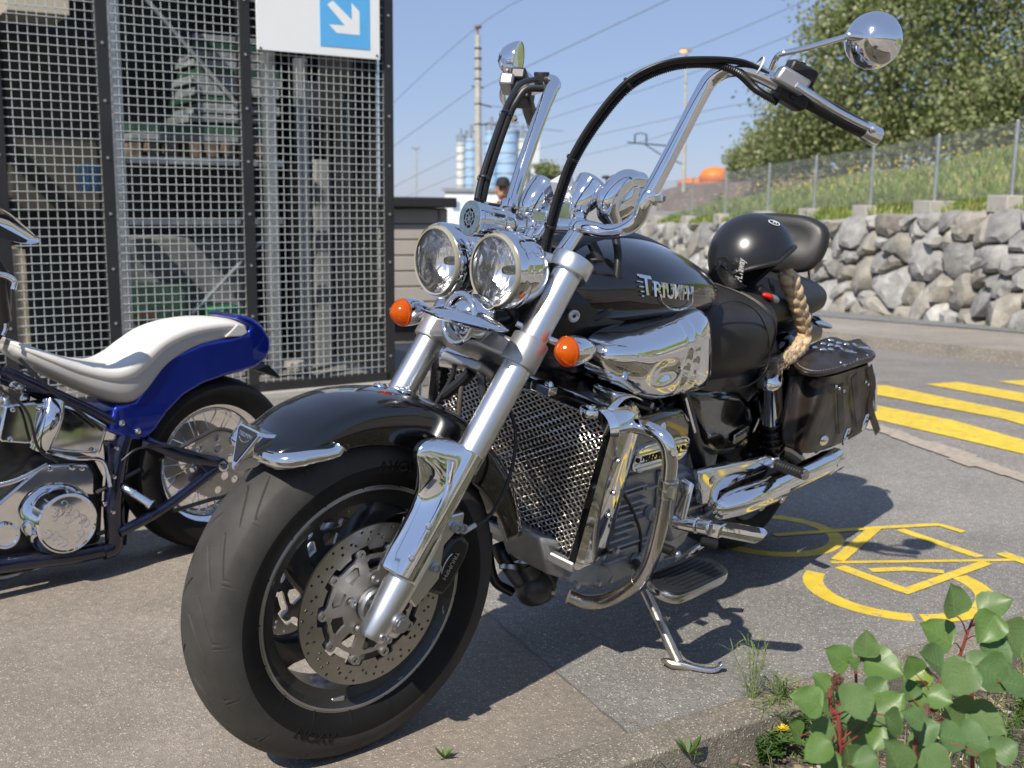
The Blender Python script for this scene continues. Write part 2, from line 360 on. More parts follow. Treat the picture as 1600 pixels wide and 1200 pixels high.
# ================================================================= THE PLACE
rng = np.random.default_rng(7); random.seed(7)
def ground_mat(name, col, col2, spk, scale=260, big=.9, relief=.7, stain=.25):
    m = mat(name, col, .82); t = m.node_tree; p = t.nodes['Principled BSDF']; L = t.links.new
    tc = t.nodes.new('ShaderNodeTexCoord')
    def N(s, d=5, r=.6):
        n = t.nodes.new('ShaderNodeTexNoise'); n.inputs['Scale'].default_value = s; n.inputs['Detail'].default_value = d; n.inputs['Roughness'].default_value = r; L(tc.outputs['Object'], n.inputs['Vector']); return n
    def ramp(src, a, b, c0, c1):
        r = t.nodes.new('ShaderNodeValToRGB'); r.color_ramp.elements[0].position = a; r.color_ramp.elements[1].position = b
        r.color_ramp.elements[0].color = (*c0, 1); r.color_ramp.elements[1].color = (*c1, 1); L(src, r.inputs[0]); return r
    def mul(a, b, f=1):
        x = t.nodes.new('ShaderNodeMix'); x.data_type = 'RGBA'; x.blend_type = 'MULTIPLY'; x.inputs[0].default_value = f; L(a, x.inputs[6]); L(b, x.inputs[7]); return x.outputs[2]
    vo = t.nodes.new('ShaderNodeTexVoronoi'); vo.inputs['Scale'].default_value = scale; L(tc.outputs['Object'], vo.inputs[0])
    sep = t.nodes.new('ShaderNodeSeparateColor'); L(vo.outputs['Color'], sep.inputs[0])
    base = ramp(N(big, 6, .65).outputs[0], .3, .7, col, col2)
    sp = ramp(sep.outputs[0], .25, .98, (1-spk,)*3, (1+0*spk,)*3)
    lt = ramp(sep.outputs[1], .94, .98, (0, 0, 0), (1, 1, 1))
    c = mul(base.outputs[0], sp.outputs[0])
    st = ramp(N(3.1, 7, .7).outputs[0], .28, .62, (1-stain,)*3, (1, 1, 1)); c = mul(c, st.outputs[0])
    big_ = ramp(N(.55, 4, .6).outputs[0], .36, .62, (.84, .84, .85), (1.06, 1.05, 1.04)); c = mul(c, big_.outputs[0])
    vs = t.nodes.new('ShaderNodeTexVoronoi'); vs.inputs['Scale'].default_value = 1.7; L(tc.outputs['Object'], vs.inputs[0]); spot = ramp(vs.outputs['Distance'], .03, .13, (.62, .61, .60), (1, 1, 1)); c = mul(c, spot.outputs[0], .6)
    fine = ramp(N(45, 3, .7).outputs[0], .3, .7, (.8, .8, .8), (1.1, 1.1, 1.1)); c = mul(c, fine.outputs[0])
    x = t.nodes.new('ShaderNodeMix'); x.data_type = 'RGBA'; L(lt.outputs[0], x.inputs[0]); L(c, x.inputs[6]); x.inputs[7].default_value = (min(1, col2[0]*1.5), min(1, col2[1]*1.5), min(1, col2[2]*1.48), 1)
    L(x.outputs[2], p.inputs['Base Color'])
    b = t.nodes.new('ShaderNodeBump'); b.inputs['Strength'].default_value = relief; b.inputs['Distance'].default_value = .003
    L(vo.outputs['Distance'], b.inputs['Height']); b2 = t.nodes.new('ShaderNodeBump'); b2.inputs['Strength'].default_value = .35; b2.inputs['Distance'].default_value = .01
    L(N(35, 5).outputs[0], b2.inputs['Height']); L(b.outputs[0], b2.inputs['Normal']); L(b2.outputs[0], p.inputs['Normal'])
    return m
A_brown = ground_mat('brown_worn_asphalt', (.285, .243, .197), (.355, .307, .255), .2, 340, relief=.45)
A_grey = ground_mat('coarse_grey_asphalt', (.315, .297, .268), (.395, .374, .342), .36, 330, relief=.7)
A_road = ground_mat('road_asphalt', (.29, .268, .24), (.34, .315, .285), .3, 200)
A_path = ground_mat('path_asphalt', (.25, .255, .26), (.29, .29, .29), .2, 200)
A_walk = ground_mat('pale_pavement', (.36, .32, .27), (.42, .38, .32), .2, 150)
C_kerb = ground_mat('exposed_aggregate_kerb', (.27, .235, .185), (.36, .32, .26), .4, 330, relief=.5)
SOIL = ground_mat('stony_soil', (.13, .1, .075), (.22, .18, .14), .6, 120, relief=2)

def clip(poly, a, b, c):
    out = []; n = len(poly)
    for i in range(n):
        p, q = poly[i], poly[(i+1) % n]; dp = a*p[0]+b*p[1]+c; dq = a*q[0]+b*q[1]+c
        if dp >= 0: out.append(p)
        if (dp > 0) != (dq > 0) and abs(dp-dq) > 1e-12:
            t = dp/(dp-dq); out.append((p[0]+t*(q[0]-p[0]), p[1]+t*(q[1]-p[1])))
    return out
CREASE = ((1, 1, 2.5), (-1, -1, -2.5), (-1, -1, -44.5))
def drape(mb, poly, dz=0, thick=0):
    """lay a polygon on the ground, folded where the ground folds"""
    parts = [clip(poly, 1, 1, 2.5)]; q = clip(poly, -1, -1, -2.5)
    if q: parts += [clip(q, 1, 1, 44.5), clip(q, -1, -1, -44.5)]
    for s in parts:
        if len(s) > 2:
            ar = sum(s[i][0]*s[(i+1) % len(s)][1]-s[(i+1) % len(s)][0]*s[i][1] for i in range(len(s)))
            if abs(ar) < 1e-7: continue
            if ar < 0: s = s[::-1]
            mb.add([(x, y, G(x, y)+dz) for x, y in s], [tuple(range(len(s)))])
def dirv(a): return np.array([math.cos(R(a)), math.sin(R(a))])
KD = unit([1.4-.07, .435-.95]); KN = np.array([-KD[1], KD[0]])  # kerb direction / normal to the planting bed side
if KN[1] < 0: KN = -KN
KA = np.array([1.40, .435]); kc = -(KN@KA)
def kside(off): return (KN[0], KN[1], kc-off)                   # >=0 on the bed side of the kerb line shifted by off
neg = lambda l: tuple(-x for x in l)
BIG = [(-900, -900), (900, -900), (900, 900), (-900, 900)]
SA, SB = np.array([1.0, -.105]), np.array([1.306, .472]); sdv = unit(SB-SA); sn = (sdv[1], -sdv[0])   # seam between the two asphalts
sl = (sn[0], sn[1], -(sn[0]*SA[0]+sn[1]*SA[1]))                 # >=0 on the +x (brown) side
g = MB(); near = clip(BIG, *neg(kside(0)))
drape(g, clip(near, *sl)); g.cur = 1
rest = clip(near, *neg((sl[0], sl[1], sl[2]+.0003)))
drape(g, rest); far = clip(BIG, *kside(1.55)); g.cur = 0; drape(g, far)
g.build('ground', [A_brown, A_grey], kind='structure', smooth=False)
g = MB(); bed = clip(clip(BIG, *kside(0.0)), *neg(kside(1.55)))
bed = [p for p in bed]; g.add([(x, y, -.075) for x, y in bed], [tuple(range(len(bed)))]); 
for off, s in ((0.0, 1), (1.55, -1)):
    a = KA+KN*off-KD*60; b = KA+KN*off+KD*60; g.add([(*a, 0), (*b, 0), (*b, -.075), (*a, -.075)], [(0, 1, 2, 3)])
g.build('planting_bed_soil', SOIL, kind='structure', smooth=False)
# seam filler
g = MB(); 
ch = [SA+sdv*t+np.array(sn)*.003*math.sin(t*40) for t in np.linspace(-3, 1.0, 60)]
for i in range(len(ch)-1):
    w_ = .0022+.0010*math.sin(i*1.7); a, b = ch[i], ch[i+1]; n_ = np.array(sn)
    drape(g, [tuple(a-n_*w_), tuple(b-n_*w_), tuple(b+n_*w_), tuple(a+n_*w_)], .0015)
g.build('asphalt_seam', mat('bitumen_seam', (.12, .11, .10), .7, bump=(200, .5, .002)), kind='structure', smooth=False)
# kerb: concrete edging blocks, each a stone of its own
kerb = empty('kerb'); tag(kerb, kind='structure')
kr = random.Random(2)
for i in range(-6, 7):
    a = KA+KD*(i*1.0+.35)+KD*.004; m_ = MB(); c = a+KD*.496+KN*.052
    m_.box((c[0], c[1], -.042+kr.uniform(-.002, .002)), (.988, .096, .11), (*KD, 0), (*KN, 0))
    m_.build('kerb_stone', C_kerb, kerb, bevel=.008)
# road, pavement beyond, paint
dR = dirv(-127); nR = np.array([-dR[1], dR[0]])
def strip(pa, pb, dz, name, m, L0=-60, L1=60, rot=0):
    a = GP(*pa)[:2] if len(pa) == 2 else np.array(pa[:2]); b = GP(*pb)[:2]; g = MB()
    drape(g, [tuple(a-dR*L0*-1), tuple(a+dR*L1), tuple(b+dR*L1), tuple(b+dR*L0)], dz); return g.build(name, m, kind='structure', smooth=False)
strip((1405, 682), (1480, 560), .004, 'road', A_road, -25, 60)
g = MB(); e0 = GP(1405, 682)[:2]; rr = random.Random(5)
for i in range(140):                          # ragged sandy joint along the near edge of the road
    a = e0+dR*(-9+i*.15); w_ = .05+.03*rr.random(); o_ = rr.uniform(-.015, .015)
    q = [a-nR*(w_+o_), a+dR*.15-nR*(w_+o_), a+dR*.15+nR*(w_-o_), a+nR*(w_-o_)]; drape(g, [tuple(p) for p in q], .006)
g.build('road_edge_joint', mat('sandy_joint', (.36, .31, .25), .9, bump=(60, .6, .004), var=(25, .2)), kind='structure', smooth=False)
kf = GP(1480, 558)[:2]; kt = kf-0*nR
sgn = 1 if (GP(1480, 520)[:2]-kf)@nR > 0 else -1; nR = nR*sgn     # nR now points away from us
def bandz(name, o0, o1, z, m, kind='structure'):
    g = MB(); a = kf+nR*o0; b = kf+nR*o1; drape(g, [tuple(a-dR*25), tuple(a+dR*60), tuple(b+dR*60), tuple(b-dR*25)], z); return g.build(name, m, kind=kind, smooth=False)
far_kerb = empty('far_kerb'); tag(far_kerb, kind='structure')
for i in range(-9, 26):
    a = kf+dR*(i*1.0+.01); b = a+dR*.985; m_ = MB(); c0 = a; c1 = b
    v = []
    for q in (c0, c1, c1+nR*.15, c0+nR*.15): v.append((*q, G(*q)-.05))
    for q in (c0+nR*.01, c1+nR*.01, c1+nR*.15, c0+nR*.15): v.append((*q, G(*q)+.11))
    m_.add(v, [(3, 2, 1, 0), (4, 5, 6, 7), (0, 1, 5, 4), (1, 2, 6, 5), (2, 3, 7, 6), (3, 0, 4, 7)]); m_.build('kerb_stone', A_walk, far_kerb)
bandz('sidewalk', .15, 1.75, .11, A_walk)
bandz('footpath', 1.75, 3.1, .118, A_path)
# zebra crossing bars
def paintpoly(mb, pts, dz=.008): drape(mb, [tuple(GP(*p)[:2]) for p in pts], dz)
crossing = empty('zebra_crossing'); tag(crossing, kind='structure')
for q in ([(1340, 631), (1362, 634), (1600, 690), (1660, 704), (1660, 728), (1600, 712), (1362, 657), (1340, 652)],
          [(1340, 604), (1385, 604), (1600, 648), (1660, 660), (1660, 680), (1600, 666), (1366, 618), (1340, 612)],
          [(1446, 602), (1497, 598.5), (1600, 616), (1660, 626), (1660, 641), (1600, 630.5)],
          [(1558, 597.5), (1600, 595.5), (1660, 604), (1660, 613), (1600, 604.5)]):
    m_ = MB(); paintpoly(m_, q); m_.build('crossing_bar', M_['yellow'], crossing, smooth=False)
# bicycle symbol on the cycle lane
bk = MB()
def stroke(pts, w_, dz=.004):
    dz = .0015+(dz-.004)*.28
    P = [GP(*p)[:2] for p in pts]
    for i in range(len(P)-1):
        d = unit(P[i+1]-P[i]); n_ = np.array([-d[1], d[0]])*w_/2; e = d*w_*.15
        drape(bk, [tuple(P[i]-n_), tuple(P[i+1]+e-n_), tuple(P[i+1]+e+n_), tuple(P[i]+n_)], dz+.00012*i)
def arc(c, r0, r1, a0, a1, n=36, dz=.0012, sx=1.0):
    for i in range(n):
        t0, t1 = R(a0+(a1-a0)*i/n), R(a0+(a1-a0)*(i+1)/n); f = lambda r, t: (c[0]+r*math.cos(t), c[1]+sx*r*math.sin(t))
        drape(bk, [f(r0, t0), f(r1, t0), f(r1, t1), f(r0, t1)], dz)
ca = (.075, .615)
def ang(c, px, py): q = GP(px, py)[:2]; return math.degrees(math.atan2(q[1]-c[1], q[0]-c[0]))
a1 = ang(ca, 1337, 900); a2 = ang(ca, 1429, 970)
arc(ca, .205, .262, ang(ca, 1332, 905), ang(ca, 1429, 970) if ang(ca, 1429, 970) > ang(ca, 1332, 905) else ang(ca, 1429, 970)+360)
t0 = ang(ca, 1441, 967); t1 = ang(ca, 1495, 902); t1 += 360 if t1 < t0 else 0; arc(ca, .205, .262, t0, t1)
arc((-.167, .12), .185, .232, 0, 360, 60)
stroke([(1298, 879.5), (1562, 876), (1600, 875)], .022, .006); stroke([(1309, 876), (1367, 826)], .042, .0072)
stroke([(1210, 837), (1322, 829), (1374, 825.5), (1467, 820.5), (1504, 832)], .03, .0085); stroke([(1406, 828), (1529, 870)], .04, .0062)
stroke([(1312, 886), (1406, 921)], .045, .0068); stroke([(1410, 927), (1541, 880)], .036, .0078)
stroke([(1360, 892), (1412, 889.5), (1472, 894)], .034, .0064); stroke([(1564, 865), (1612, 882)], .05, .0094)
bk.build('bicycle_marking', M_['yellow'], kind='structure', smooth=False)

# ---------------------------------------------------------------- boulder wall
WD = [(1590, 530, 11.8), (1450, 514, 13.7), (1290, 499, 16.5), (1131, 480, 21), (1030, 468, 25.5)]
wb = [W(a, b, D) for a, b, D in WD]; wb = [wb[0]+(wb[0]-wb[1])*k for k in (5.5, 3, 1)]+wb
wb[0][2] = wb[1][2] = -.12; wb[2][2] = -.25; wb.append(wb[-1]+(wb[-1]-wb[-2])*.5)
wb = np.array(wb); wl = np.concatenate([[0], np.cumsum(np.linalg.norm(np.diff(wb[:, :2], axis=0), axis=1))])
wh = np.interp(range(len(wb)), [0, 2, 3, 7, 8], [1.3, 1.4, 1.42, 1.76, 1.8])
wz = wb[:, 2]; wz[3:] = [G(*p[:2]) + .06 for p in wb[3:]]
wtop = np.array([wz[0]+1.25, wz[1]+1.3, 1.1, *[W(a, b, D)[2] for a, b, D in ((1590, 322, 11.8), (1450, 329, 13.7), (1290, 338, 16.5), (1131, 344, 21), (1030, 349, 25.5))], .5])
def wallpt(s, h, out=0):
    x = np.interp(s, wl, wb[:, 0]); y = np.interp(s, wl, wb[:, 1]); z0 = np.interp(s, wl, wz); z1 = np.interp(s, wl, wtop)
    i = min(max(int(np.searchsorted(wl, s)), 1), len(wl)-1); d = unit(wb[i][:2]-wb[i-1][:2]); n_ = np.array([-d[1], d[0]])
    if n_@(CAM[:2]-wb[i][:2]) < 0: n_ = -n_
    q = np.array([x, y])+n_*(out-.28*h); return np.array([q[0], q[1], z0+(z1-z0)*h]), n_
def stone_mat(name, c):
    m = mat(name, c, .85, bump=(9, .7, .03)); t = m.node_tree; p = t.nodes['Principled BSDF']; L = t.links.new
    oi = t.nodes.new('ShaderNodeObjectInfo'); tc = t.nodes.new('ShaderNodeTexCoord'); n = t.nodes.new('ShaderNodeTexNoise'); n.noise_dimensions = '4D'
    n.inputs['Scale'].default_value = 6; n.inputs['Detail'].default_value = 8; n.inputs['Roughness'].default_value = .68; L(tc.outputs['Object'], n.inputs['Vector'])
    mu = t.nodes.new('ShaderNodeMath'); mu.operation = 'MULTIPLY'; mu.inputs[1].default_value = 50; L(oi.outputs['Random'], mu.inputs[0]); L(mu.outputs[0], n.inputs['W'])
    r = t.nodes.new('ShaderNodeValToRGB'); e = r.color_ramp.elements; e[0].position = .3; e[1].position = .72
    e[0].color = (c[0]*.55, c[1]*.55, c[2]*.55, 1); e[1].color = (min(1, c[0]*1.35), min(1, c[1]*1.35), min(1, c[2]*1.35), 1); L(n.outputs[0], r.inputs[0])
    hv = t.nodes.new('ShaderNodeMapRange'); hv.inputs[3].default_value = .72; hv.inputs[4].default_value = 1.2; L(oi.outputs['Random'], hv.inputs[0])
    s = t.nodes.new('ShaderNodeVectorMath'); s.operation = 'SCALE'; L(r.outputs[0], s.inputs[0]); L(hv.outputs[0], s.inputs['Scale']); L(s.outputs[0], p.inputs['Base Color']); return m
STM = [stone_mat('grey_limestone', (.33, .322, .308)), stone_mat('warm_limestone', (.30, .278, .24)), stone_mat('pale_limestone', (.43, .42, .40))]
wall = empty('stone_wall', label='long retaining wall of rough grey boulders across the road', cat='wall')
SS = wl[-1]; pts = []
sr = random.Random(11); Hm = 1.6
tries = 0
while tries < 9000 and len(pts) < 290:
    tries += 1; s = sr.uniform(.2, SS-.2); h = sr.uniform(.0, Hm); rad = sr.choice((.2, .25, .3, .36, .42, .48))
    if tries > 5500: rad = .17
    if s > 22: rad *= 1.15
    if all((s-a)**2+((h-b)*1.25)**2 > (rad*.62+c*.62)**2*1.35 for a, b, c in pts): pts.append((s, h, rad))
for i, (s, h, rad) in enumerate(pts):
    poly = [(s-1.1, max(h-1, -.08)), (s+1.1, max(h-1, -.08)), (s+1.1, min(h+1, Hm+sr.uniform(-.06, .05))), (s-1.1, min(h+1, Hm+sr.uniform(-.06, .05)))]
    for j, (a, b, c) in enumerate(pts):
        if j != i and abs(a-s) < 2.2:
            dx, dy = s-a, h-b; L2 = dx*dx+dy*dy; t = .5+.5*(c*c-rad*rad)/L2*.6     # weighted bisector
            mx_, my_ = a+dx*t, b+dy*t; poly = clip(poly, dx, dy, -(dx*mx_+dy*my_))
            if len(poly) < 3: break
    if len(poly) < 3: continue
    cx_ = sum(p[0] for p in poly)/len(poly); cy_ = sum(p[1] for p in poly)/len(poly)
    # cut long corners, jitter
    q = []
    for k in range(len(poly)):
        a, b = poly[k], poly[(k+1) % len(poly)]
        q.append((a[0]*.82+b[0]*.18, a[1]*.82+b[1]*.18))
        if math.hypot(b[0]-a[0], b[1]-a[1]) > .16: q.append((a[0]*.22+b[0]*.78, a[1]*.22+b[1]*.78))
    size = math.sqrt(max(p[0] for p in q)-min(p[0] for p in q)); n = len(q); m_ = MB(); v = []
    dep = sr.uniform(.08, .17); tx, ty = sr.uniform(-.35, .35), sr.uniform(-.35, .35)
    for sc_, d in ((.97, -.25), (.985, -.02), (.90, dep*.6), (.55, dep)):
        for (a, b) in q:
            jx, jy = sr.uniform(-.014, .014), sr.uniform(-.014, .014); u_ = cx_+(a-cx_)*sc_+jx; h_ = cy_+(b-cy_)*sc_+jy
            o_ = d+(tx*(u_-cx_)+ty*(h_-cy_) if d > 0 else 0)+sr.uniform(-.02, .02)*(d > 0)
            P, nn = wallpt(u_, h_/Hm, o_); v.append(P)
    c0, nn = wallpt(cx_, cy_/Hm, dep+sr.uniform(-.02, .03)); v.append(c0)
    f = []
    for r_ in range(3):
        for k in range(n): f.append((r_*n+k, r_*n+(k+1) % n, (r_+1)*n+(k+1) % n, (r_+1)*n+k))
    for k in range(n): f.append((3*n+k, 3*n+(k+1) % n, 4*n))
    o0 = wallpt(cx_, cy_/Hm, 0)[0]; m_.add([p-o0 for p in v], f)
    ob = m_.build('stone', STM[sr.choice((0, 0, 1, 2, 0, 1))], wall, smooth=True, ang=28); ob.location = o0
m_ = MB(); rows = []
for s in np.linspace(0, SS, 40): rows.append([wallpt(s, -.1, -.12)[0], wallpt(s, .97, -.12)[0], wallpt(s, .99, -.9)[0]])
m_.grid(rows).build('earth_backing', mat('dark_earth', (.05, .042, .033), .95, bump=(9, .8, .05)), wall, smooth=False)

# ---------------------------------------------------------------- grassy bank behind the wall
def bank(s, t):
    """s along the wall, t metres behind it"""
    P, n_ = wallpt(s, 1.0, 0); k = min(1, max(0, (s-4)/30))
    rise = 2.1-1.15*k; z = P[2]+rise*(1-math.exp(-max(0, t)/3.2))+.10*math.sin(s*.9)*min(1, t)*.5-.06
    return np.array([P[0]-n_[0]*t, P[1]-n_[1]*t, z])
TT = [0, .2, .5, 1, 1.6, 2.4, 3.4, 5, 7, 10, 15, 25, 45]
gb = mat('bank_earth_and_grass', (.17, .2, .065), .95, bump=(12, .8, .05), var=(1.2, .35))
m_ = MB(); m_.grid([[bank(s, t) for t in TT] for s in np.linspace(0, SS+25, 70)]).build('embankment', gb, kind='structure')
def blades(name, base, hgt, width, mats, lean_=.35, label=None, nrm=None):
    """one mesh of upright tapering blades: base (N,3), hgt (N,)"""
    N = len(base); a = rng.uniform(0, 2*math.pi, N); dv = np.stack([np.cos(a), np.sin(a), 0*a], 1); w_ = dv*(width if np.isscalar(width) else width[:, None])/2
    b = rng.uniform(0, 2*math.pi, N); ln = np.stack([np.cos(b), np.sin(b), 0*b], 1)*(hgt*rng.uniform(0, lean_*2, N))[:, None]; up = np.array([0, 0, 1.])
    mid = base+ln*.35+up*(hgt*.6)[:, None]; tip = base+ln+up*hgt[:, None]*.96
    V_ = np.stack([base-w_, base+w_, mid+w_*.7, mid-w_*.7, tip], 1).reshape(-1, 3)
    k = np.arange(N)*5; Fq = np.stack([k, k+1, k+2, k+3], 1); Ft = np.stack([k+3, k+2, k+4], 1)
    me = bpy.data.meshes.new(name); me.vertices.add(len(V_)); me.vertices.foreach_set('co', V_.ravel())
    li = np.concatenate([Fq.ravel(), Ft.ravel()]); me.loops.add(len(li)); me.loops.foreach_set('vertex_index', li)
    me.polygons.add(2*N); ls = np.concatenate([np.arange(N)*4, 4*N+np.arange(N)*3]); me.polygons.foreach_set('loop_start', ls)
    for m in mats: me.materials.append(m)
    mi = rng.integers(0, len(mats), N); me.polygons.foreach_set('material_index', np.concatenate([mi, mi]).astype(np.int32))
    me.update(calc_edges=True); o = bpy.data.objects.new(name, me); COL.objects.link(o); return o
def leafmat(name, c, tr=.35, rough=.5):
    m = mat(name, c, rough, var=(30, .2)); t = m.node_tree; p = t.nodes['Principled BSDF']; out = t.nodes['Material Output']
    tl = t.nodes.new('ShaderNodeBsdfTranslucent'); tl.inputs[0].default_value = (c[0]*1.5, c[1]*1.7, c[2]*.8, 1); mx = t.nodes.new('ShaderNodeMixShader'); mx.inputs[0].default_value = tr
    t.links.new(p.outputs[0], mx.inputs[1]); t.links.new(tl.outputs[0], mx.inputs[2]); t.links.new(mx.outputs[0], out.inputs[0]); return m
GR = [leafmat('grass_green', (.19, .25, .05)), leafmat('grass_deep', (.12, .18, .04)), leafmat('grass_dry', (.4, .36, .16)), leafmat('grass_light', (.26, .33, .08))]
base = []; hg = []
for i in range(30000):
    s = rng.uniform(1.5, SS); t = rng.exponential(1.6) if rng.random() < .7 else rng.uniform(0, 7)
    if t > 9: continue
    q = bank(s, t); base.append(q); k = noise.noise(Vector(q*.9)); hg.append(max(.03, (.09+.10*k+.05*rng.random())*(1+.015*s)))
o = blades('embankment_grass', np.array(base), np.array(hg), .012+.0011*np.array([np.linalg.norm(q-CAM) for q in base]), GR, .4)
tag(o, 'long summer grass covering the bank above the boulder wall', 'grass', kind='stuff')
base = []; hg = []
for i in range(16000):
    s = rng.uniform(.5, SS); P, n_ = wallpt(s, 0, 0); t = rng.uniform(-.1, .55); x, y = P[0]+n_[0]*t, P[1]+n_[1]*t
    base.append((x, y, max(G(x, y), P[2]-.15)+.02)); hg.append(rng.uniform(.04, .14)*(1-.5*abs(t)))
o = blades('verge_grass', np.array(base), np.array(hg), .02, [GR[0], GR[3], GR[1]], .4); tag(o, 'low green grass strip at the foot of the boulder wall', 'grass', kind='stuff')
m_ = MB(); m_.grid([[wallpt(s, 0, .65)[0]+np.array([0, 0, -.07]), wallpt(s, 0, -.1)[0]+np.array([0, 0, .03])] for s in np.linspace(0, SS, 50)]).build('grass_verge', gb, kind='structure')
fl = MB()
for i in range(420):
    s = rng.uniform(3, SS); t = rng.uniform(.6, 6.5); q = bank(s, t)+np.array([0, 0, rng.uniform(.18, .42)]); D = np.linalg.norm(q-CAM); r = .012+.0009*D
    fl.box(q, (r, r, r*.5))
o = fl.build('wild_flowers', mat('yellow_petals', (.75, .6, .03), .6), smooth=False); tag(o, 'tiny yellow wild flowers scattered through the bank grass', 'wildflowers', kind='stuff')

# ---------------------------------------------------------------- chain link fence on top of the wall
fence = empty('chain_link_fence', label='galvanised chain link fence standing on top of the boulder wall', cat='fence')
def s_at(px, py):
    o, d = ray(px, py); best = min(np.linspace(.5, SS, 1500), key=lambda s: abs((wallpt(s, 1, -.15)[0]-CAM)@CR/((wallpt(s, 1, -.15)[0]-CAM)@CF)-(px-800)/FPX)); return best
FP = [(1577, 168), (1457, 188), (1357, 208), (1269, 224), (1197, 240), (1131, 257), (1079, 265), (1030, 272)]
fs = [s_at(a, b) for a, b in FP]; tops = []
fs = [fs[0]-2.1, *fs]; FPz = [(1700, 140)]+FP
fs = [fs[0]-2.1, *fs]; FPz = [(1860, 105)]+FPz
for s, (a, b) in zip(fs, FPz):
    P, n_ = wallpt(s, 1, -.17); D = (P-CAM)@CF; hgt = .98; P[2] += .02
    m_ = MB(); m_.cyl(P+[0, 0, .1], P+[0, 0, hgt], .024, n=12); m_.ball(P+[0, 0, hgt], (.024, .024, .012), n=12, m=6); m_.build('fence_post', M_['galv'], fence)
    m_ = MB(); m_.box(P+[0, 0, .04], (.42, .36, .2), (n_[1], -n_[0], 0), (n_[0], n_[1], 0)); m_.build('concrete_footing', M_['concrete'], fence, bevel=.012)
    tops.append((P+[0, 0, .14], P+[0, 0, hgt-.02]))
for (a0, a1), (b0, b1) in zip(tops[:-1], tops[1:]):
    m_ = MB(); L_ = np.linalg.norm(b0-a0); hh = .84; n_ = int(L_/.058); k = hh/L_
    f_ = lambda u_, v_: a0+(b0-a0)*u_+(a1-a0)*v_+(b1-b0-a1+a0)*u_*v_
    for i in range(-int(hh/.058), n_):
        u0, v0 = i*.058/L_, 0; u1, v1 = u0+hh/L_, 1
        for sg in (0, 1):
            a_, b_ = (u0, u1); va, vb = 0., 1.
            if a_ < 0: va = -a_/(b_-a_); a_ = 0.
            if b_ > 1: vb = va+(1-va)*(1-a_)/(b_-a_) if u0 >= 0 else (1-u0)/(u1-u0); b_ = 1.
            if b_ <= a_: continue
            if sg: va, vb = 1-va, 1-vb
            m_.tube([f_(a_, va), f_(b_, vb)], .0015, 3, caps=False)
    for v_ in (0.02, .5, .99): m_.tube([f_(0, v_), f_(1, v_)], .003, 3, caps=False)
    o = m_.build('wire_netting', M_['galv'], fence, smooth=False, kind='stuff')

# ---------------------------------------------------------------- trees
def quads(name, C, size, mats, parent=None, flat=0.0, mi=None, kind=None, asp=.7):
    N = len(C); a = rng.normal(size=(N, 3)); a[:, 2] *= 1-flat; a /= np.linalg.norm(a, axis=1)[:, None]
    b = np.cross(a, rng.normal(size=(N, 3))); b /= np.linalg.norm(b, axis=1)[:, None]; size = np.asarray(size)*np.ones(N)
    a = a*size[:, None]/2; b = b*size[:, None]/2*asp
    V_ = np.stack([C-a, C+b, C+a, C-b], 1).reshape(-1, 3); me = bpy.data.meshes.new(name); me.vertices.add(4*N); me.vertices.foreach_set('co', V_.ravel())
    me.loops.add(4*N); me.loops.foreach_set('vertex_index', np.arange(4*N)); me.polygons.add(N); me.polygons.foreach_set('loop_start', np.arange(N)*4)
    for m in mats: me.materials.append(m)
    mi = rng.integers(0, len(mats), N) if mi is None else mi; me.polygons.foreach_set('material_index', np.asarray(mi).astype(np.int32)); me.update(calc_edges=True)
    o = bpy.data.objects.new(name, me); COL.objects.link(o); o.parent = parent
    if kind: o['kind'] = kind
    return o
TL = [leafmat('poplar_leaf_olive', (.23, .25, .12)), leafmat('poplar_leaf_pale', (.33, .34, .19)), leafmat('poplar_leaf_dark', (.13, .15, .07)), leafmat('poplar_leaf_fresh', (.2, .25, .10))]
BARK = mat('grey_bark', (.16, .14, .12), .9, bump=(30, .6, .02), var=(6, .3))
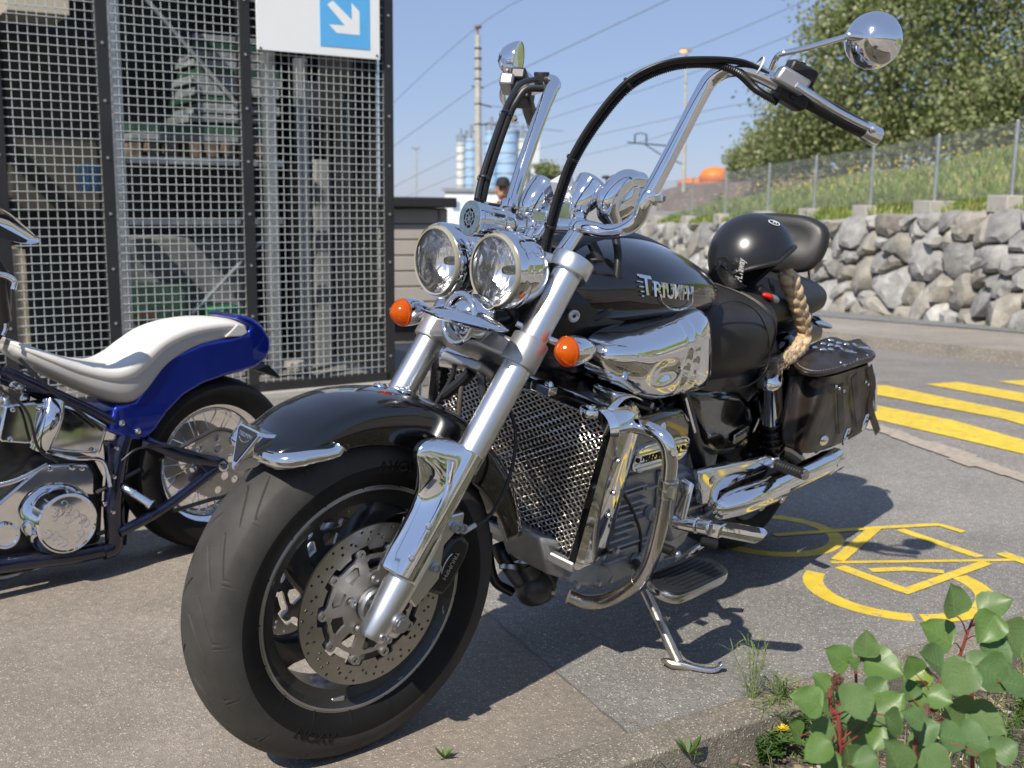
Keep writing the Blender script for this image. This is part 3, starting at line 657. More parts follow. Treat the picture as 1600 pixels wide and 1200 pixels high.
def tree(base, H_, Rc, n, lsz, label, group=None, seed=0, mats=TL, droop=.5, low=.15, name='leafy_tree', cat='tree'):
    r_ = random.Random(seed); T_ = empty(name, tuple(base), label=label, cat=cat, group=group); tr = MB(); tips = []
    spine = [np.array([0, 0, 0.]), np.array([r_.uniform(-.03, .03)*H_, r_.uniform(-.03, .03)*H_, H_*.35]), np.array([r_.uniform(-.05, .05)*H_, r_.uniform(-.05, .05)*H_, H_*.7]), np.array([r_.uniform(-.06, .06)*H_, r_.uniform(-.06, .06)*H_, H_*.93])]
    sp = spline(spine, 6); tr.tube(sp, np.linspace(H_*.022, H_*.004, len(sp)), 8)
    nb = 26; 
    for i in range(nb):
        t = low+(1-low)*(i+.5)/nb; p = sp[min(int(t*(len(sp)-1)), len(sp)-1)]; a = i*2.4+r_.uniform(-.4, .4)
        prof = math.sin(math.pi*min(1, (t-low)/(1-low)*.86+.13))**.7; L_ = Rc*prof*r_.uniform(.65, 1.1)
        e = p+np.array([math.cos(a)*L_, math.sin(a)*L_, L_*r_.uniform(.15, .6)]); m = (p+e)/2+np.array([0, 0, L_*.12])
        b = spline([p, m, e], 4); tr.tube(b, np.linspace(H_*.008, H_*.0018, len(b)), 5)
        for q in b[3:]: tips.append((q, L_))
    tips.append((sp[-1], Rc*.4)); tips.append((sp[-3], Rc*.5))
    tr.build('trunk', BARK, T_)
    C = []; mi = []
    per = int(n/len(tips)/5)+1
    for (q, L_) in tips:
        for k in range(5):
            c = q+np.array([r_.gauss(0, .16*Rc), r_.gauss(0, .16*Rc), r_.gauss(0, .13*Rc)]); rad = Rc*r_.uniform(.05, .15); base_m = r_.choice((0, 0, 1, 2, 3))
            X = rng.normal(size=(per, 3))*rad*np.array([.8, .8, 1.0+droop]); X[:, 2] -= np.abs(rng.normal(size=per))*rad*droop*1.2
            C.append(c+X); mi.append(np.where(rng.random(per) < .6, base_m, rng.integers(0, 4, per)))
    quads('crown', np.concatenate(C), rng.uniform(.7, 1.3, len(np.concatenate(C)))*lsz, mats, T_, mi=np.concatenate(mi), kind='stuff')
    return T_
TG = 'tall trees on the embankment'
for i, (px, D, ybase, H_, Rc, lab, lo_) in enumerate([
    (1235, 40, 272, 3.9, 1.7, 'slender olive tree standing apart at the left end of the row above the fence', .3),
    (1318, 39, 268, 6.7, 2.4, 'loose crowned olive tree rising behind the round chrome mirror', .12),
    (1400, 38, 258, 8.0, 3.0, 'tall olive green tree behind the left handlebar grip', .1),
    (1490, 36, 246, 7.6, 2.8, 'broad tree between the grip and the right end fence post', .1),
    (1575, 34, 238, 8.4, 3.0, 'fresher green tree at the right edge of the picture', .08),
    (1680, 34, 238, 8.8, 3.2, 'tree standing just beyond the right edge of the picture', .08)]):
    b = W(px, ybase+18, D); tree(b, H_, Rc, 9500 if i else 2600, .155, lab, TG, 20+i, low=lo_)
UL = TL
sh = []
for i, (px, D, y, H_, Rc) in enumerate([(1166, 60, 284, 1.2, 1.3), (1190, 58, 282, 1.6, 1.6), (1215, 50, 280, 1.9, 1.8), (1262, 42, 276, 1.7, 1.7), (1330, 40, 270, 1.5, 2.2), (1430, 37, 262, 1.6, 2.4), (1530, 34, 255, 1.7, 2.4), (856, 90, 300, 1.9, 1.3)]):
    t = tree(W(px, y+5, D), H_*1.25, Rc, 3500, .13+.001*D, ['low round bush at the far left end of the bank bushes', 'dark bush right of the orange domes', 'grey green bush between the second and third fence posts from the left', 'bush at the foot of the slender leftmost tree', 'bush beneath the loose crowned olive tree', 'bush under the tree behind the handlebar grip', 'bush low at the right end of the tree row', 'small distant tree beside the white building behind the chrome instruments'][i], None if i == 7 else 'bushes along the top of the bank', 60+i, low=.02, droop=.1, name='bush' if i < 7 else 'distant_tree', cat='bush' if i < 7 else 'tree')

# ---------------------------------------------------------------- far things
HZ = 300
fb = MB(); a, b = W(1020, 305, 62), W(1335, 262, 44)
P = [W(1030, 306, 62), W(1040, 297, 62), W(1200, 279, 52), W(1330, 262, 44), W(1345, 275, 44)]
fb.grid([[W(1025, 330, 62), W(1300, 330, 44)], [W(1036, 297.5, 62), W(1335, 262, 44)], [W(1060, 290, 80), W(1360, 262, 60)]]).build('gravel_slope', ground_mat('rusty_ballast', (.2, .15, .12), (.27, .2, .16), .3, 8), kind='structure')
for i, (px, D, y0, y1, hw, lab) in enumerate([(1116, 90, 292, 262, 24, 'larger orange dome tank behind the gravel slope'), (1088, 92, 293, 278, 31, 'lower wider orange dome tank beside the larger one')]):
    T_ = empty('dome_tank', tuple(W(px, y0, D)), label=lab, cat='tank', group='orange dome tanks'); k = D/FPX; m_ = MB(); r = hw*k; h = (y0-y1)*k
    m_.lathe([(r*.93, -1), (r*.93, h*.35), (r, h*.36), (r, h*.55), (r*.96, h*.58)], n=40); m_.build('tank_wall', mat('orange_paint', (.66, .17, .03), .5), T_)
    m_ = MB(); m_.lathe([(r*.96, h*.58), (r*.8, h*.83), (r*.5, h*.97), (r*.12, h*1.02), (0, h*1.02)], n=40); m_.build('dome', mat('orange_paint', (.68, .2, .04), .5), T_)
# silos
SG = 'silos of the concrete works'
SW, SBl = mat('silo_white', (.62, .63, .6), .6), mat('silo_pale_blue', (.3, .46, .66), .6)
for i, (px, hw, yt, m, lab) in enumerate([(720, 7, 225, SW, 'narrow beige white silo at the left end of the group'), (736, 10, 219, SBl, 'pale blue silo second from the left, left of the concrete mast'), (767, 10, 207, SBl, 'pale blue silo just right of the concrete mast'), (792, 17, 205, SBl, 'widest pale blue silo behind the black cables'), (816, 8, 219, SW, 'beige silo behind the lower handlebar tube')]):
    D = 150; k = D/FPX; b = W(px, 303, D+i*.0); T_ = empty('silo', tuple(b), label=lab, cat='silo', group=SG); h = (303-yt)*k; r = hw*k
    m_ = MB(); m_.lathe([(r, -3), (r, h), (0, h)], n=28); m_.build('silo_shell', m, T_)
    for j in range(1, 7):
        m_ = MB(); z = h*j/6.3; m_.lathe([(r*1.0, z-.1), (r*1.02, z-.1), (r*1.02, z+.1), (r, z+.1)], n=28); m_.build('hoop', M_['galv'], T_)
    m_ = MB(); m_.lathe([(r*.95, h+.9), (r*1.0, h+.9), (r, h+1.05), (r*.95, h+1.05)], n=20)
    for j in range(8): a = j*.785; m_.cyl((r*.97*math.cos(a), r*.97*math.sin(a), h), (r*.97*math.cos(a), r*.97*math.sin(a), h+1), .06, n=5)
    m_.cyl((0, 0, h), (0, 0, h+1.9), r*.22, n=10); m_.build('railing', M_['galv'], T_)
# white building
T_ = empty('low_building', tuple(W(770, 320, 95)), label='long low white hall with a grey roof edge behind the man in a cap', cat='building'); o0 = W(770, 320, 95)
Ax = CR.copy(); Ax[2] = 0; Ax = unit(Ax); Ay = np.array([-Ax[1], Ax[0], 0])
m_ = MB(); wd, ht = 150*95/FPX, 5; 
if Ay@CF < 0: Ay = -Ay
zt = W(770, 299, 95)[2]-o0[2]
m_.box(Ay*4+np.array([0, 0, zt-ht/2]), (wd, 8, ht), Ax, Ay).build('wall', mat('hall_white', (.72, .74, .76), .6), T_)
m_ = MB(); m_.box(Ay*4+np.array([0, 0, zt+.12]), (wd+.5, 8.5, .3), Ax, Ay).build('roof_edge', M_['galv'], T_)
for i in range(6):
    m_ = MB(); m_.box(Ax*(i-2.5)*1.25+np.array([0, 0, zt-1.3])-Ay*.01, (.6, .06, .8), Ax, Ay).build('window', mat('hall_window', (.2, .3, .4), .1), T_)
m_ = MB(); m_.box(W(832, 260, 152), (20*.088, 4, 90*.088), Ax, Ay); o = m_.build('tower_block', mat('pale_tower', (.55, .58, .6), .7)); tag(o, 'pale grey tower at the right end of the silos', 'tower')
# masts, lamps
def seg(mb, pa, pb, D, wpx, n=10, D2=None): 
    k = D/FPX; mb.cyl(W(*pa, D), W(*pb, D2 or D), wpx*k/2, n=n); return mb
T_ = empty('railway_mast', tuple(W(747, 310, 58)), label='tall tapered concrete railway mast with steel bands left of the mirror', cat='mast'); T_.location = (0, 0, 0)
m_ = MB(); k = 58/FPX; m_.tube([W(747.5, 316, 58), W(746.5, 55, 58)], [6.2*k, 4*k], 14).build('pole', M_['concrete'], T_)
for y in (76, 92, 108, 124, 163, 195):
    m_ = MB(); m_.cyl(W(747, y+.8, 58), W(747, y-.8, 58), 5.9*k, n=14).build('steel_band', M_['post'], T_)
for (x0, y0, x1, y1) in ((737, 135, 756, 137), (744, 48, 750, 42), (752, 163, 768, 167), (752, 195, 766, 193)):
    m_ = MB(); seg(m_, (x0, y0), (x1, y1), 58, 2.6).build('bracket', M_['post'], T_)
m_ = MB(); seg(m_, (746.5, 57), (746.5, 46), 58, 3); m_.ball(W(747, 42, 58), (.2, .2, .1)); m_.build('insulator', mat('rusty_brown', (.2, .1, .06), .6), T_)
T_ = empty('lamp_mast', label='tall thin floodlight mast with a lit orange lamp behind the cable arch', cat='lamp mast')
m_ = MB(); k = 48/FPX; m_.tube([W(1068, 300, 48), W(1072.5, 82, 48)], [3*k, 1.6*k], 10).build('pole', M_['concrete'], T_)
m_ = MB(); m_.box(W(1072, 78, 48), (18*k, .25, 5*k), Ax, Ay).build('lamp_head', M_['galv'], T_)
em = bpy.data.materials.new('sodium_lamp'); em.use_nodes = True; pb_ = em.node_tree.nodes['Principled BSDF']; pb_.inputs['Base Color'].default_value = (1, .45, .1, 1); pb_.inputs['Emission Color'].default_value = (1, .42, .08, 1); pb_.inputs['Emission Strength'].default_value = .9
m_ = MB(); m_.box(W(1067.5, 80.3, 47.7), (9*k, .2, 3*k), Ax, Ay).build('lamp_glass', em, T_)
T_ = empty('small_lamp_post', label='small lamp post on the horizon left of the concrete mast', cat='lamp post')
m_ = MB(); seg(m_, (650, 310), (650, 233), 75, 3.0).build('pole', M_['galv'], T_); m_ = MB(); m_.box(W(649.5, 231.5, 75), (12*75/FPX, .3, .14), Ax, Ay).build('lamp_head', M_['galv'], T_)
T_ = empty('round_lamp', label='dark mushroom shaped lamp peeping above the chrome instruments', cat='lamp post')
m_ = MB(); seg(m_, (948, 320), (948, 279), 40, 2.5).build('pole', M_['blackmetal'], T_); m_ = MB(); m_.ball(W(947, 277, 40), (.17, .17, .07)); m_.build('lamp_hood', M_['blackmetal'], T_)
T_ = empty('railway_cantilever', label='steel catenary bracket on a pole behind the handlebar riser tube', cat='railway mast')
m_ = MB(); seg(m_, (1068.5, 300), (1070, 190), 62, 5).build('pole', M_['galv'], T_)
for (x0, y0, x1, y1, wp) in ((980, 222.5, 1070, 230, 2.2), (1008, 226, 1030, 240, 1.8), (1030, 240, 1069, 258, 1.8)):
    m_ = MB(); seg(m_, (x0, y0), (x1, y1), 62, wp).build('arm', M_['blackmetal'], T_)
for x in (992, 1010):
    m_ = MB(); seg(m_, (x, 223), (x, 210), 62, 2.4); seg(m_, (x, 210), (1001, 208), 62, 1.6); m_.build('insulator', M_['blackmetal'], T_)
WL = [((560, 212, 70), (746, 42, 58), (900, -40, 48)), ((560, 268, 70), (740, 138, 58)), ((756, 136, 58), (1060, -8, 44)), ((770, 196, 62), (880, 153, 58), (1100, 68, 50), (1290, -12, 45)), ((560, 320, 80), (720, 240, 70), (860, 185, 66), (1060, 122, 56), (1400, -10, 44)),
      ((560, 340, 90), (700, 280, 80), (830, 236, 75), (1095, 175, 60), (1180, 160, 55)), ((880, 250, 75), (1000, 222, 70), (1100, 192, 62), (1200, 176, 58)), ((768, 166, 58), (860, 172, 66)), ((766, 194, 58), (880, 205, 66))]
for i, L_ in enumerate(WL):
    m_ = MB(); q = [W(*p) for p in L_]; m_.tube(q, .017 if i != 2 else .02, 5, caps=False, k=6)
    o = m_.build('overhead_wire', mat('grey_cable', (.16, .17, .19), .6)); tag(o, ['overhead wire climbing over the tip of the concrete mast', 'wire running from the left up to the mast crossarm', 'overhead wire rising right from the mast crossarm', 'wire passing behind the upper handlebar and cable arch', 'long wire crossing the sky under the mirror arm', 'low wire crossing behind the handlebar riser', 'lowest wire right of the cable arch', 'short feeder wire at the upper mast bracket', 'short feeder wire at the lower mast bracket'][i], 'wire', 'overhead railway wires')
# distant woodland all round, so that the chrome has a horizon to mirror
C_all = []
for i in range(26):
    a = 2*math.pi*i/26; d = 75+10*math.sin(i*2.1); x, y = CAM[0]+d*math.cos(a), CAM[1]+d*math.sin(a)
    da = (a-YAW+math.pi) % (2*math.pi)-math.pi
    if abs(da) < .62: continue
    C_all.append(rng.normal(size=(1600, 3))*np.array([7.5, 7.5, 2.2])+np.array([x, y, 2.0]))
o = quads('far_woodland', np.concatenate(C_all), .9, TL); tag(o, 'far belt of trees on the horizon behind the photographer', 'woodland', kind='stuff')
T_ = empty('street_lamp', (6.2, 2.6, 0), label='slim lamp post with a flat panel on top, mirrored in the chrome', cat='street lamp')
m_ = MB(); m_.tube([(0, 0, 0), (0, 0, 3.4)], .05, 12).build('pole', M_['galv'], T_); m_ = MB(); m_.box((0, 0, 3.45), (1.1, .7, .05), unit([1, 0, .25]), (0, 1, 0), unit([-.25, 0, 1])); m_.build('solar_panel', M_['post'], T_)
# ================================================================= MESH CLAD STORE, SHED, MAN
EA = W(612, 590, 1)  # direction only
EA = GP(611, 590, .07); EAZ = R(-19.5); EU = np.array([math.cos(EAZ), math.sin(EAZ), 0]); EN = np.array([-math.sin(EAZ), math.cos(EAZ), 0])
if EN@(CAM-EA) < 0: EN = -EN
def E(px, py, back=0):                          # pixel on the mesh plane (or 'back' metres behind): u along, z up
    X = onplane(px, py, EA-EN*back, EN); return (X-EA)@EU, X[2]
def EP(u, z, back=0): return np.array([EA[0], EA[1], 0])+EU*u-EN*back+np.array([0, 0, z])
en = empty('storage_enclosure', label='tall open store clad in square wire mesh between dark steel posts, left behind the motorcycles', cat='enclosure')
zb = EA[2]; ZT = 2.6
uc = [E(607, 300)[0], E(388, 300)[0], E(170, 300)[0], E(2, 300)[0], E(2, 300)[0]+.95, E(2, 300)[0]+2.1]
pw = [.10, .1, .1, .1, .1, .1]
for i, u0 in enumerate(uc):
    m_ = MB(); m_.box(EP(u0, (ZT+zb)/2, .02), (.062, .07, ZT-zb+.06), EU, EN); 
    o = m_.build('steel_post', M_['post'], en, bevel=.003)
    for j in range(11):
        b_ = MB(); b_.lathe([(.0, .006), (.007, .005), (.0085, 0)], EP(u0, zb+.14+j*.29)+EN*.0155, EN, 8).build('rivet', M_['galv'], o)
m_ = MB(); m_.box(EP((uc[0]+uc[-1])/2, zb+.012, .015), (uc[-1]-uc[0], .06, .05), EU, EN).build('bottom_rail', M_['post'], en, bevel=.003)
# return side of the store, running away from the corner
m_ = MB()
for i in range(38): m_.tube([EP(uc[0], zb+.02, .05+i*.0455), EP(uc[0], ZT, .05+i*.0455)], .0026, 4, caps=False)
for i in range(55): m_.tube([EP(uc[0], zb+.03+i*.0455, .05), EP(uc[0], zb+.03+i*.0455, 1.72)], .0026, 4, caps=False)
m_.build('side_wire_mesh', M_['wire'], en, kind='stuff')
m_ = MB(); m_.box(EP(uc[0]-.0+(.03 if True else 0), ZT/2, .9), (.012, 1.62, ZT), EU, EN).build('side_panel', M_['post'], en)
m_ = MB(); m_.box(EP(uc[0], (ZT+zb)/2, 1.72), (.06, .06, ZT-zb), EU, EN).build('steel_post', M_['post'], en)
for a, b in zip(uc[:-1], uc[1:]):
    m_ = MB(); a_, b_ = a+.03, b-.03; p = .0455; n = int(round((b_-a_)/p)); 
    for i in range(n+1):
        u = a_+(b_-a_)*i/n; pts = [EP(u, zb+.02), EP(u, ZT)]; m_.tube(pts, .0022, 5, caps=False)
    z = zb+.03
    while z < ZT: m_.tube([EP(a_, z)+EN*.004, EP(b_, z)+EN*.004], .0022, 5, caps=False); z += p
    m_.build('wire_mesh', M_['wire'], en, kind='stuff')
m_ = MB(); m_.box(EP((uc[0]+uc[-1])/2, zb-.06, .04), (uc[-1]-uc[0]+.3, .2, .09), EU, EN).build('concrete_plinth', M_['concrete'], en, bevel=.006)
# shell: back wall, half roof added for shade, floor, far side
dk = mat('store_dark_wall', (.085, .088, .09), .9, var=(2, .5)); fl_ = mat('store_floor', (.22, .21, .2), .9)
m_ = MB(); m_.box(EP(1.6, 1.5, 1.75), (4.6, .05, 3.3), EU, EN).build('back_wall', dk, en)
m_ = MB(); m_.box(EP(1.6, ZT+.09, 1.2), (4.7, 1.3, .04), EU, EN).build('roof', dk, en)  # out of view, added over the back half to keep sun patches off the interior
for u_ in (0, 1.55, 3.1):
    m_ = MB(); m_.box(EP(u_, ZT+.03, .9), (.08, 1.9, .08), EU, EN).build('roof_beam', M_['post'], en)
m_ = MB(); m_.box(EP(1.6, zb-.04, .85), (4.5, 1.7, .06), EU, EN).build('floor', fl_, en)
m_ = MB(); m_.box(EP(3.85, 1.5, .9), (.05, 1.7, 3.3), EU, EN).build('end_wall', dk, en)
# what stands inside
def stand(name, x0, x1, y0, y1, back, dep, m, label, cat, group=None, parts=None):
    u0, _ = E(x0, (y0+y1)/2, back); u1, _ = E(x1, (y0+y1)/2, back); _, z1 = E((x0+x1)/2, y0, back); _, z0 = E((x0+x1)/2, y1, back)
    m_ = MB(); m_.box(EP((u0+u1)/2, (z0+z1)/2, back+dep/2), (abs(u1-u0), dep, abs(z1-z0)), EU, EN); o = m_.build(name, m, None, bevel=.004); return tag(o, label, cat, group)
SL = 'galvanised uprights inside the store'
for x0, x1, y0, y1, bk_, lab in [(176, 200, -60, 560, .28, 'widest galvanised upright just right of the second dark post'), (420, 437, 80, 590, .35, 'galvanised upright right of the middle dark post'), (470, 486, 90, 590, .5, 'thin grey upright under the blue arrow panel'), (546, 560, 160, 590, .45, 'slim upright nearest the right corner post')]:
    u0, _ = E(x0, 300, bk_); u1, _ = E(x1, 300, bk_); _, z1 = E(x0, y0, bk_); z1 = min(z1, 2.95); m_ = MB(); w_ = abs(u0-u1); c = (u0+u1)/2; zz = (z1+zb)/2; h_ = z1-zb
    m_.box(EP(c, zz, bk_+.03), (w_, .006, h_), EU, EN); m_.box(EP(c-w_/2, zz, bk_+.055), (.006, .05, h_), EU, EN); m_.box(EP(c+w_/2, zz, bk_+.055), (.006, .05, h_), EU, EN)
    m_.box(EP(c, zz, bk_+.02), (w_*.3, .014, h_), EU, EN); o = m_.build('upright', M_['galv']); tag(o, lab, 'steel upright', SL)
o = stand('panel_stack', 496, 532, 250, 590, .75, .5, mat('light_grey_panels', (.24, .24, .24), .6), 'grey stacked boards standing between the right uprights', 'boards')
o = stand('cabinet', 486, 536, 130, 590, .95, .4, mat('dark_blue_cabinet', (.035, .042, .06), .4), 'dark blue grey cabinet behind the right uprights', 'cabinet')
for y, lab in ((249, 'upper grey shelf beam across the middle bay'), (347, 'lower grey shelf beam across the middle bay')):
    u0, z = E(200, y, .5); u1, _ = E(440, y, .5); m_ = MB(); m_.box(EP((u0+u1)/2, z, .5), (u1-u0 if u1 > u0 else u0-u1, .05, .04 if y < 300 else .03), EU, EN); o = m_.build('shelf_beam', M_['galv']); tag(o, lab, 'shelf beam', 'shelf beams')
for (x0, y0, x1, y1, lab) in ((225, -5, 372, 165, 'diagonal brace rising to the upper left in the middle bay'), (300, 490, 420, 365, 'diagonal brace at the bottom of the middle bay')):
    u0, z0 = E(x0, y0, .6); u1, z1 = E(x1, y1, .6); m_ = MB(); m_.cyl(EP(u0, z0, .6), EP(u1, z1, .6), .014, n=8); o = m_.build('brace', M_['galv']); tag(o, lab, 'brace', 'diagonal braces')
pk = [mat('wrapped_grey', (.2, .22, .23), .4, bump=(12, .8, .02), var=(5, .4)), mat('wrapped_green', (.03, .07, .05), .4, bump=(12, .8, .02), var=(5, .4)), mat('pallet_wood', (.17, .13, .09), .8, var=(9, .3))]
pr = random.Random(4); y = 58; k = 0
while y < 222:                                   # wrapped bundles piled on the upper shelf
    h = pr.choice((11, 14, 17)); x0 = 303+pr.uniform(-4, 6); x1 = 433+pr.uniform(-14, 8)
    if 185 < y: x0 = 205; x1 = 430
    o = stand('wrapped_bundle', x0, x1, y, y+h-2.0, .62, .55, pk[(k % 3 == 1)*1], '', ''); bpy.data.objects[o.name]
    for a in ('label', 'category'):
        if a in o: del o[a]
    tag(o, ['topmost', 'second', 'third', 'fourth', 'fifth', 'sixth', 'seventh', 'eighth', 'ninth', 'tenth', 'eleventh', 'twelfth', 'thirteenth', 'fourteenth', 'fifteenth'][k]+(' grey' if k % 3 != 1 else ' green')+' wrapped bundle in the pile on the upper shelf', 'bundle', 'wrapped bundles on the upper shelf')
    y += h; k += 1
for i, x in enumerate((205, 232, 262, 297, 325, 352, 400)):
    o = stand('pallet_block', x, x+17, 223, 246, .55, .5, pk[2], ['wooden pallet block beside the wide upright', 'second pallet block right of the wide upright', 'third pallet block right of the wide upright', 'wooden pallet block in the middle of the upper shelf', 'pallet block third from the right on the upper shelf', 'pallet block just left of the middle dark post', 'pallet block right of the middle dark post'][i], 'pallet block', 'pallet blocks on the upper shelf')
o = stand('green_crate', 215, 300, 445, 500, .7, .5, pk[1], 'green crate low in the middle bay, above the white seat', 'crate')
o = stand('green_crate', 330, 380, 480, 500, .5, .3, mat('green_plastic', (.02, .2, .1), .4), 'bright green flat crate right above the blue rear mudguard', 'crate')
o = stand('beige_carton', 10, 108, -20, 20, .5, .5, mat('beige_carton', (.42, .39, .32), .7), 'large beige carton high in the left bay', 'carton')
o = stand('beige_carton', 15, 45, 390, 560, .6, .4, mat('striped_carton', (.4, .33, .22), .7, var=(12, .3)), 'tall beige carton low in the left bay behind the chrome mirror', 'carton')
o = stand('brown_panel', 12, 150, 60, 330, 1.2, .3, mat('brown_hardboard', (.045, .04, .032), .8), 'dull brown board leaning in the left bay', 'board')
o = stand('blue_drum', 137, 157, 255, 300, .5, .25, mat('blue_plastic', (.02, .06, .12), .4), 'blue drum half hidden by the second dark post', 'drum')
o = stand('orange_tool', 213, 245, 491, 495, .4, .05, mat('orange_handle', (.5, .12, .03), .4), 'thin orange handle lying just above the white seat', 'tool')
o = stand('wooden_offcut', 452, 480, 566, 576, .3, .12, M_['concrete'], 'pale wooden block on the floor behind the mesh', 'wood block')
o = stand('grey_crate', 205, 400, 372, 560, .95, .5, mat('grey_boxes', (.16, .165, .17), .7, var=(6, .5)), 'grey crates filling the lower part of the middle bay', 'crates')
# sign hanging on the mesh
u0, zs = E(398, 80); u1, _ = E(589, 93); zs = (E(398, 80)[1]+E(589, 93)[1])/2
sg = empty('direction_sign', label='white sign board with a light blue square and a white arrow pointing down right', cat='sign')
W_ = abs(u0-u1); hgt = .9; c = EP((u0+u1)/2, zs+hgt/2, -.035)
m_ = MB(); m_.box(c, (W_, .012, hgt), EU, EN).build('board', M_['signwhite'], sg, bevel=.002)
ua, za = E(496, 75); ub, zb2 = E(573, 77); za = (za+zb2)/2; side = abs(ua-ub)
SX = -EU if (CR@EU) < 0 else EU
def SP(u, z, o=0): return EP(u, z, -.0425-o)
c = SP((ua+ub)/2, za+side*.70, .0); m_ = MB(); m_.box(c, (side, .002, side*1.4), EU, EN).build('blue_square', M_['signblue'], sg)
ar = [(506, 8.5), (515, 2.5), (545, 33), (544, 6), (556.5, 19.5), (557, 56.5), (521, 52.8), (509, 39.5), (534, 41.5)]
q = [E(a, b) for a, b in ar]; m_ = MB(); pt = [SP(a, b, .002) for a, b in q]; m_.add(pt+[p-EN*.0015 for p in pt], [tuple(range(9))]); m_.build('arrow', M_['signwhite'], sg, smooth=False)
for (a, b) in ((403, 76), (584, 88)):
    q = E(a, b); m_ = MB(); m_.lathe([(0, .004), (.006, .003), (.007, 0)], SP(*q, .0), EN, 10).build('screw', M_['post'], sg)
# shed right of the store
sh_ = empty('garden_shed', label='low grey shed of horizontal panels with a flat black lid', cat='shed')
A_, B_ = W(560, 400, 10.7), W(691, 400, 11.0); A_[2] = B_[2] = 0; SU = unit(B_-A_); SN = np.array([-SU[1], SU[0], 0]); 
if SN@(CAM-A_) < 0: SN = -SN
gz = G(*A_[:2]); L_ = np.linalg.norm(B_-A_)
def shz(x, y): X = onplane(x, y, A_, SN); return (X-A_)@SU, X[2]
ztop = (shz(615, 322)[1]+shz(688, 328)[1])/2; zbot = shz(640, 496)[1]; npan = 7
sm2 = mat('shed_groove', (.07, .065, .06), .8)
m_ = MB(); m_.box((A_+B_)/2-SN*.55+np.array([0, 0, (ztop+zbot)/2]), (L_-.02, 1.1, ztop-zbot), SU, SN).build('core', sm2, sh_)
for i in range(npan):
    h = (ztop-zbot)/npan; z = zbot+h*(i+.5)
    m_ = MB(); m_.box((A_+B_)/2+np.array([0, 0, z])+SN*.004, (L_-.09, .03, h-.012), SU, SN).build('panel', M_['shed'], sh_, bevel=.006)
    m_ = MB(); m_.box(B_-SN*.55+SU*.004+np.array([0, 0, z]), (.03, 1.0, h-.012), SU, SN).build('panel', M_['shed'], sh_, bevel=.006)
m_ = MB(); m_.box(B_-SN*.0+np.array([0, 0, (ztop+zbot)/2]), (.09, .09, ztop-zbot), SU, SN).build('corner_post', M_['shed'], sh_, bevel=.02)
m_ = MB(); zl = (shz(615, 300)[1]); m_.box((A_+B_)/2-SN*.5+np.array([0, 0, ztop+.055]), (L_+.2, 1.35, .10), SU, SN)
m_.build('lid', mat('black_lid', (.012, .012, .013), .6, bump=(20, .5, .01)), sh_, bevel=.015)
m_ = MB(); m_.box((A_+B_)/2-SN*.6+np.array([0, 0, (zbot+gz)/2-.02]), (L_-.1, 1.0, zbot-gz-.02), SU, SN).build('base_frame', M_['post'], sh_)

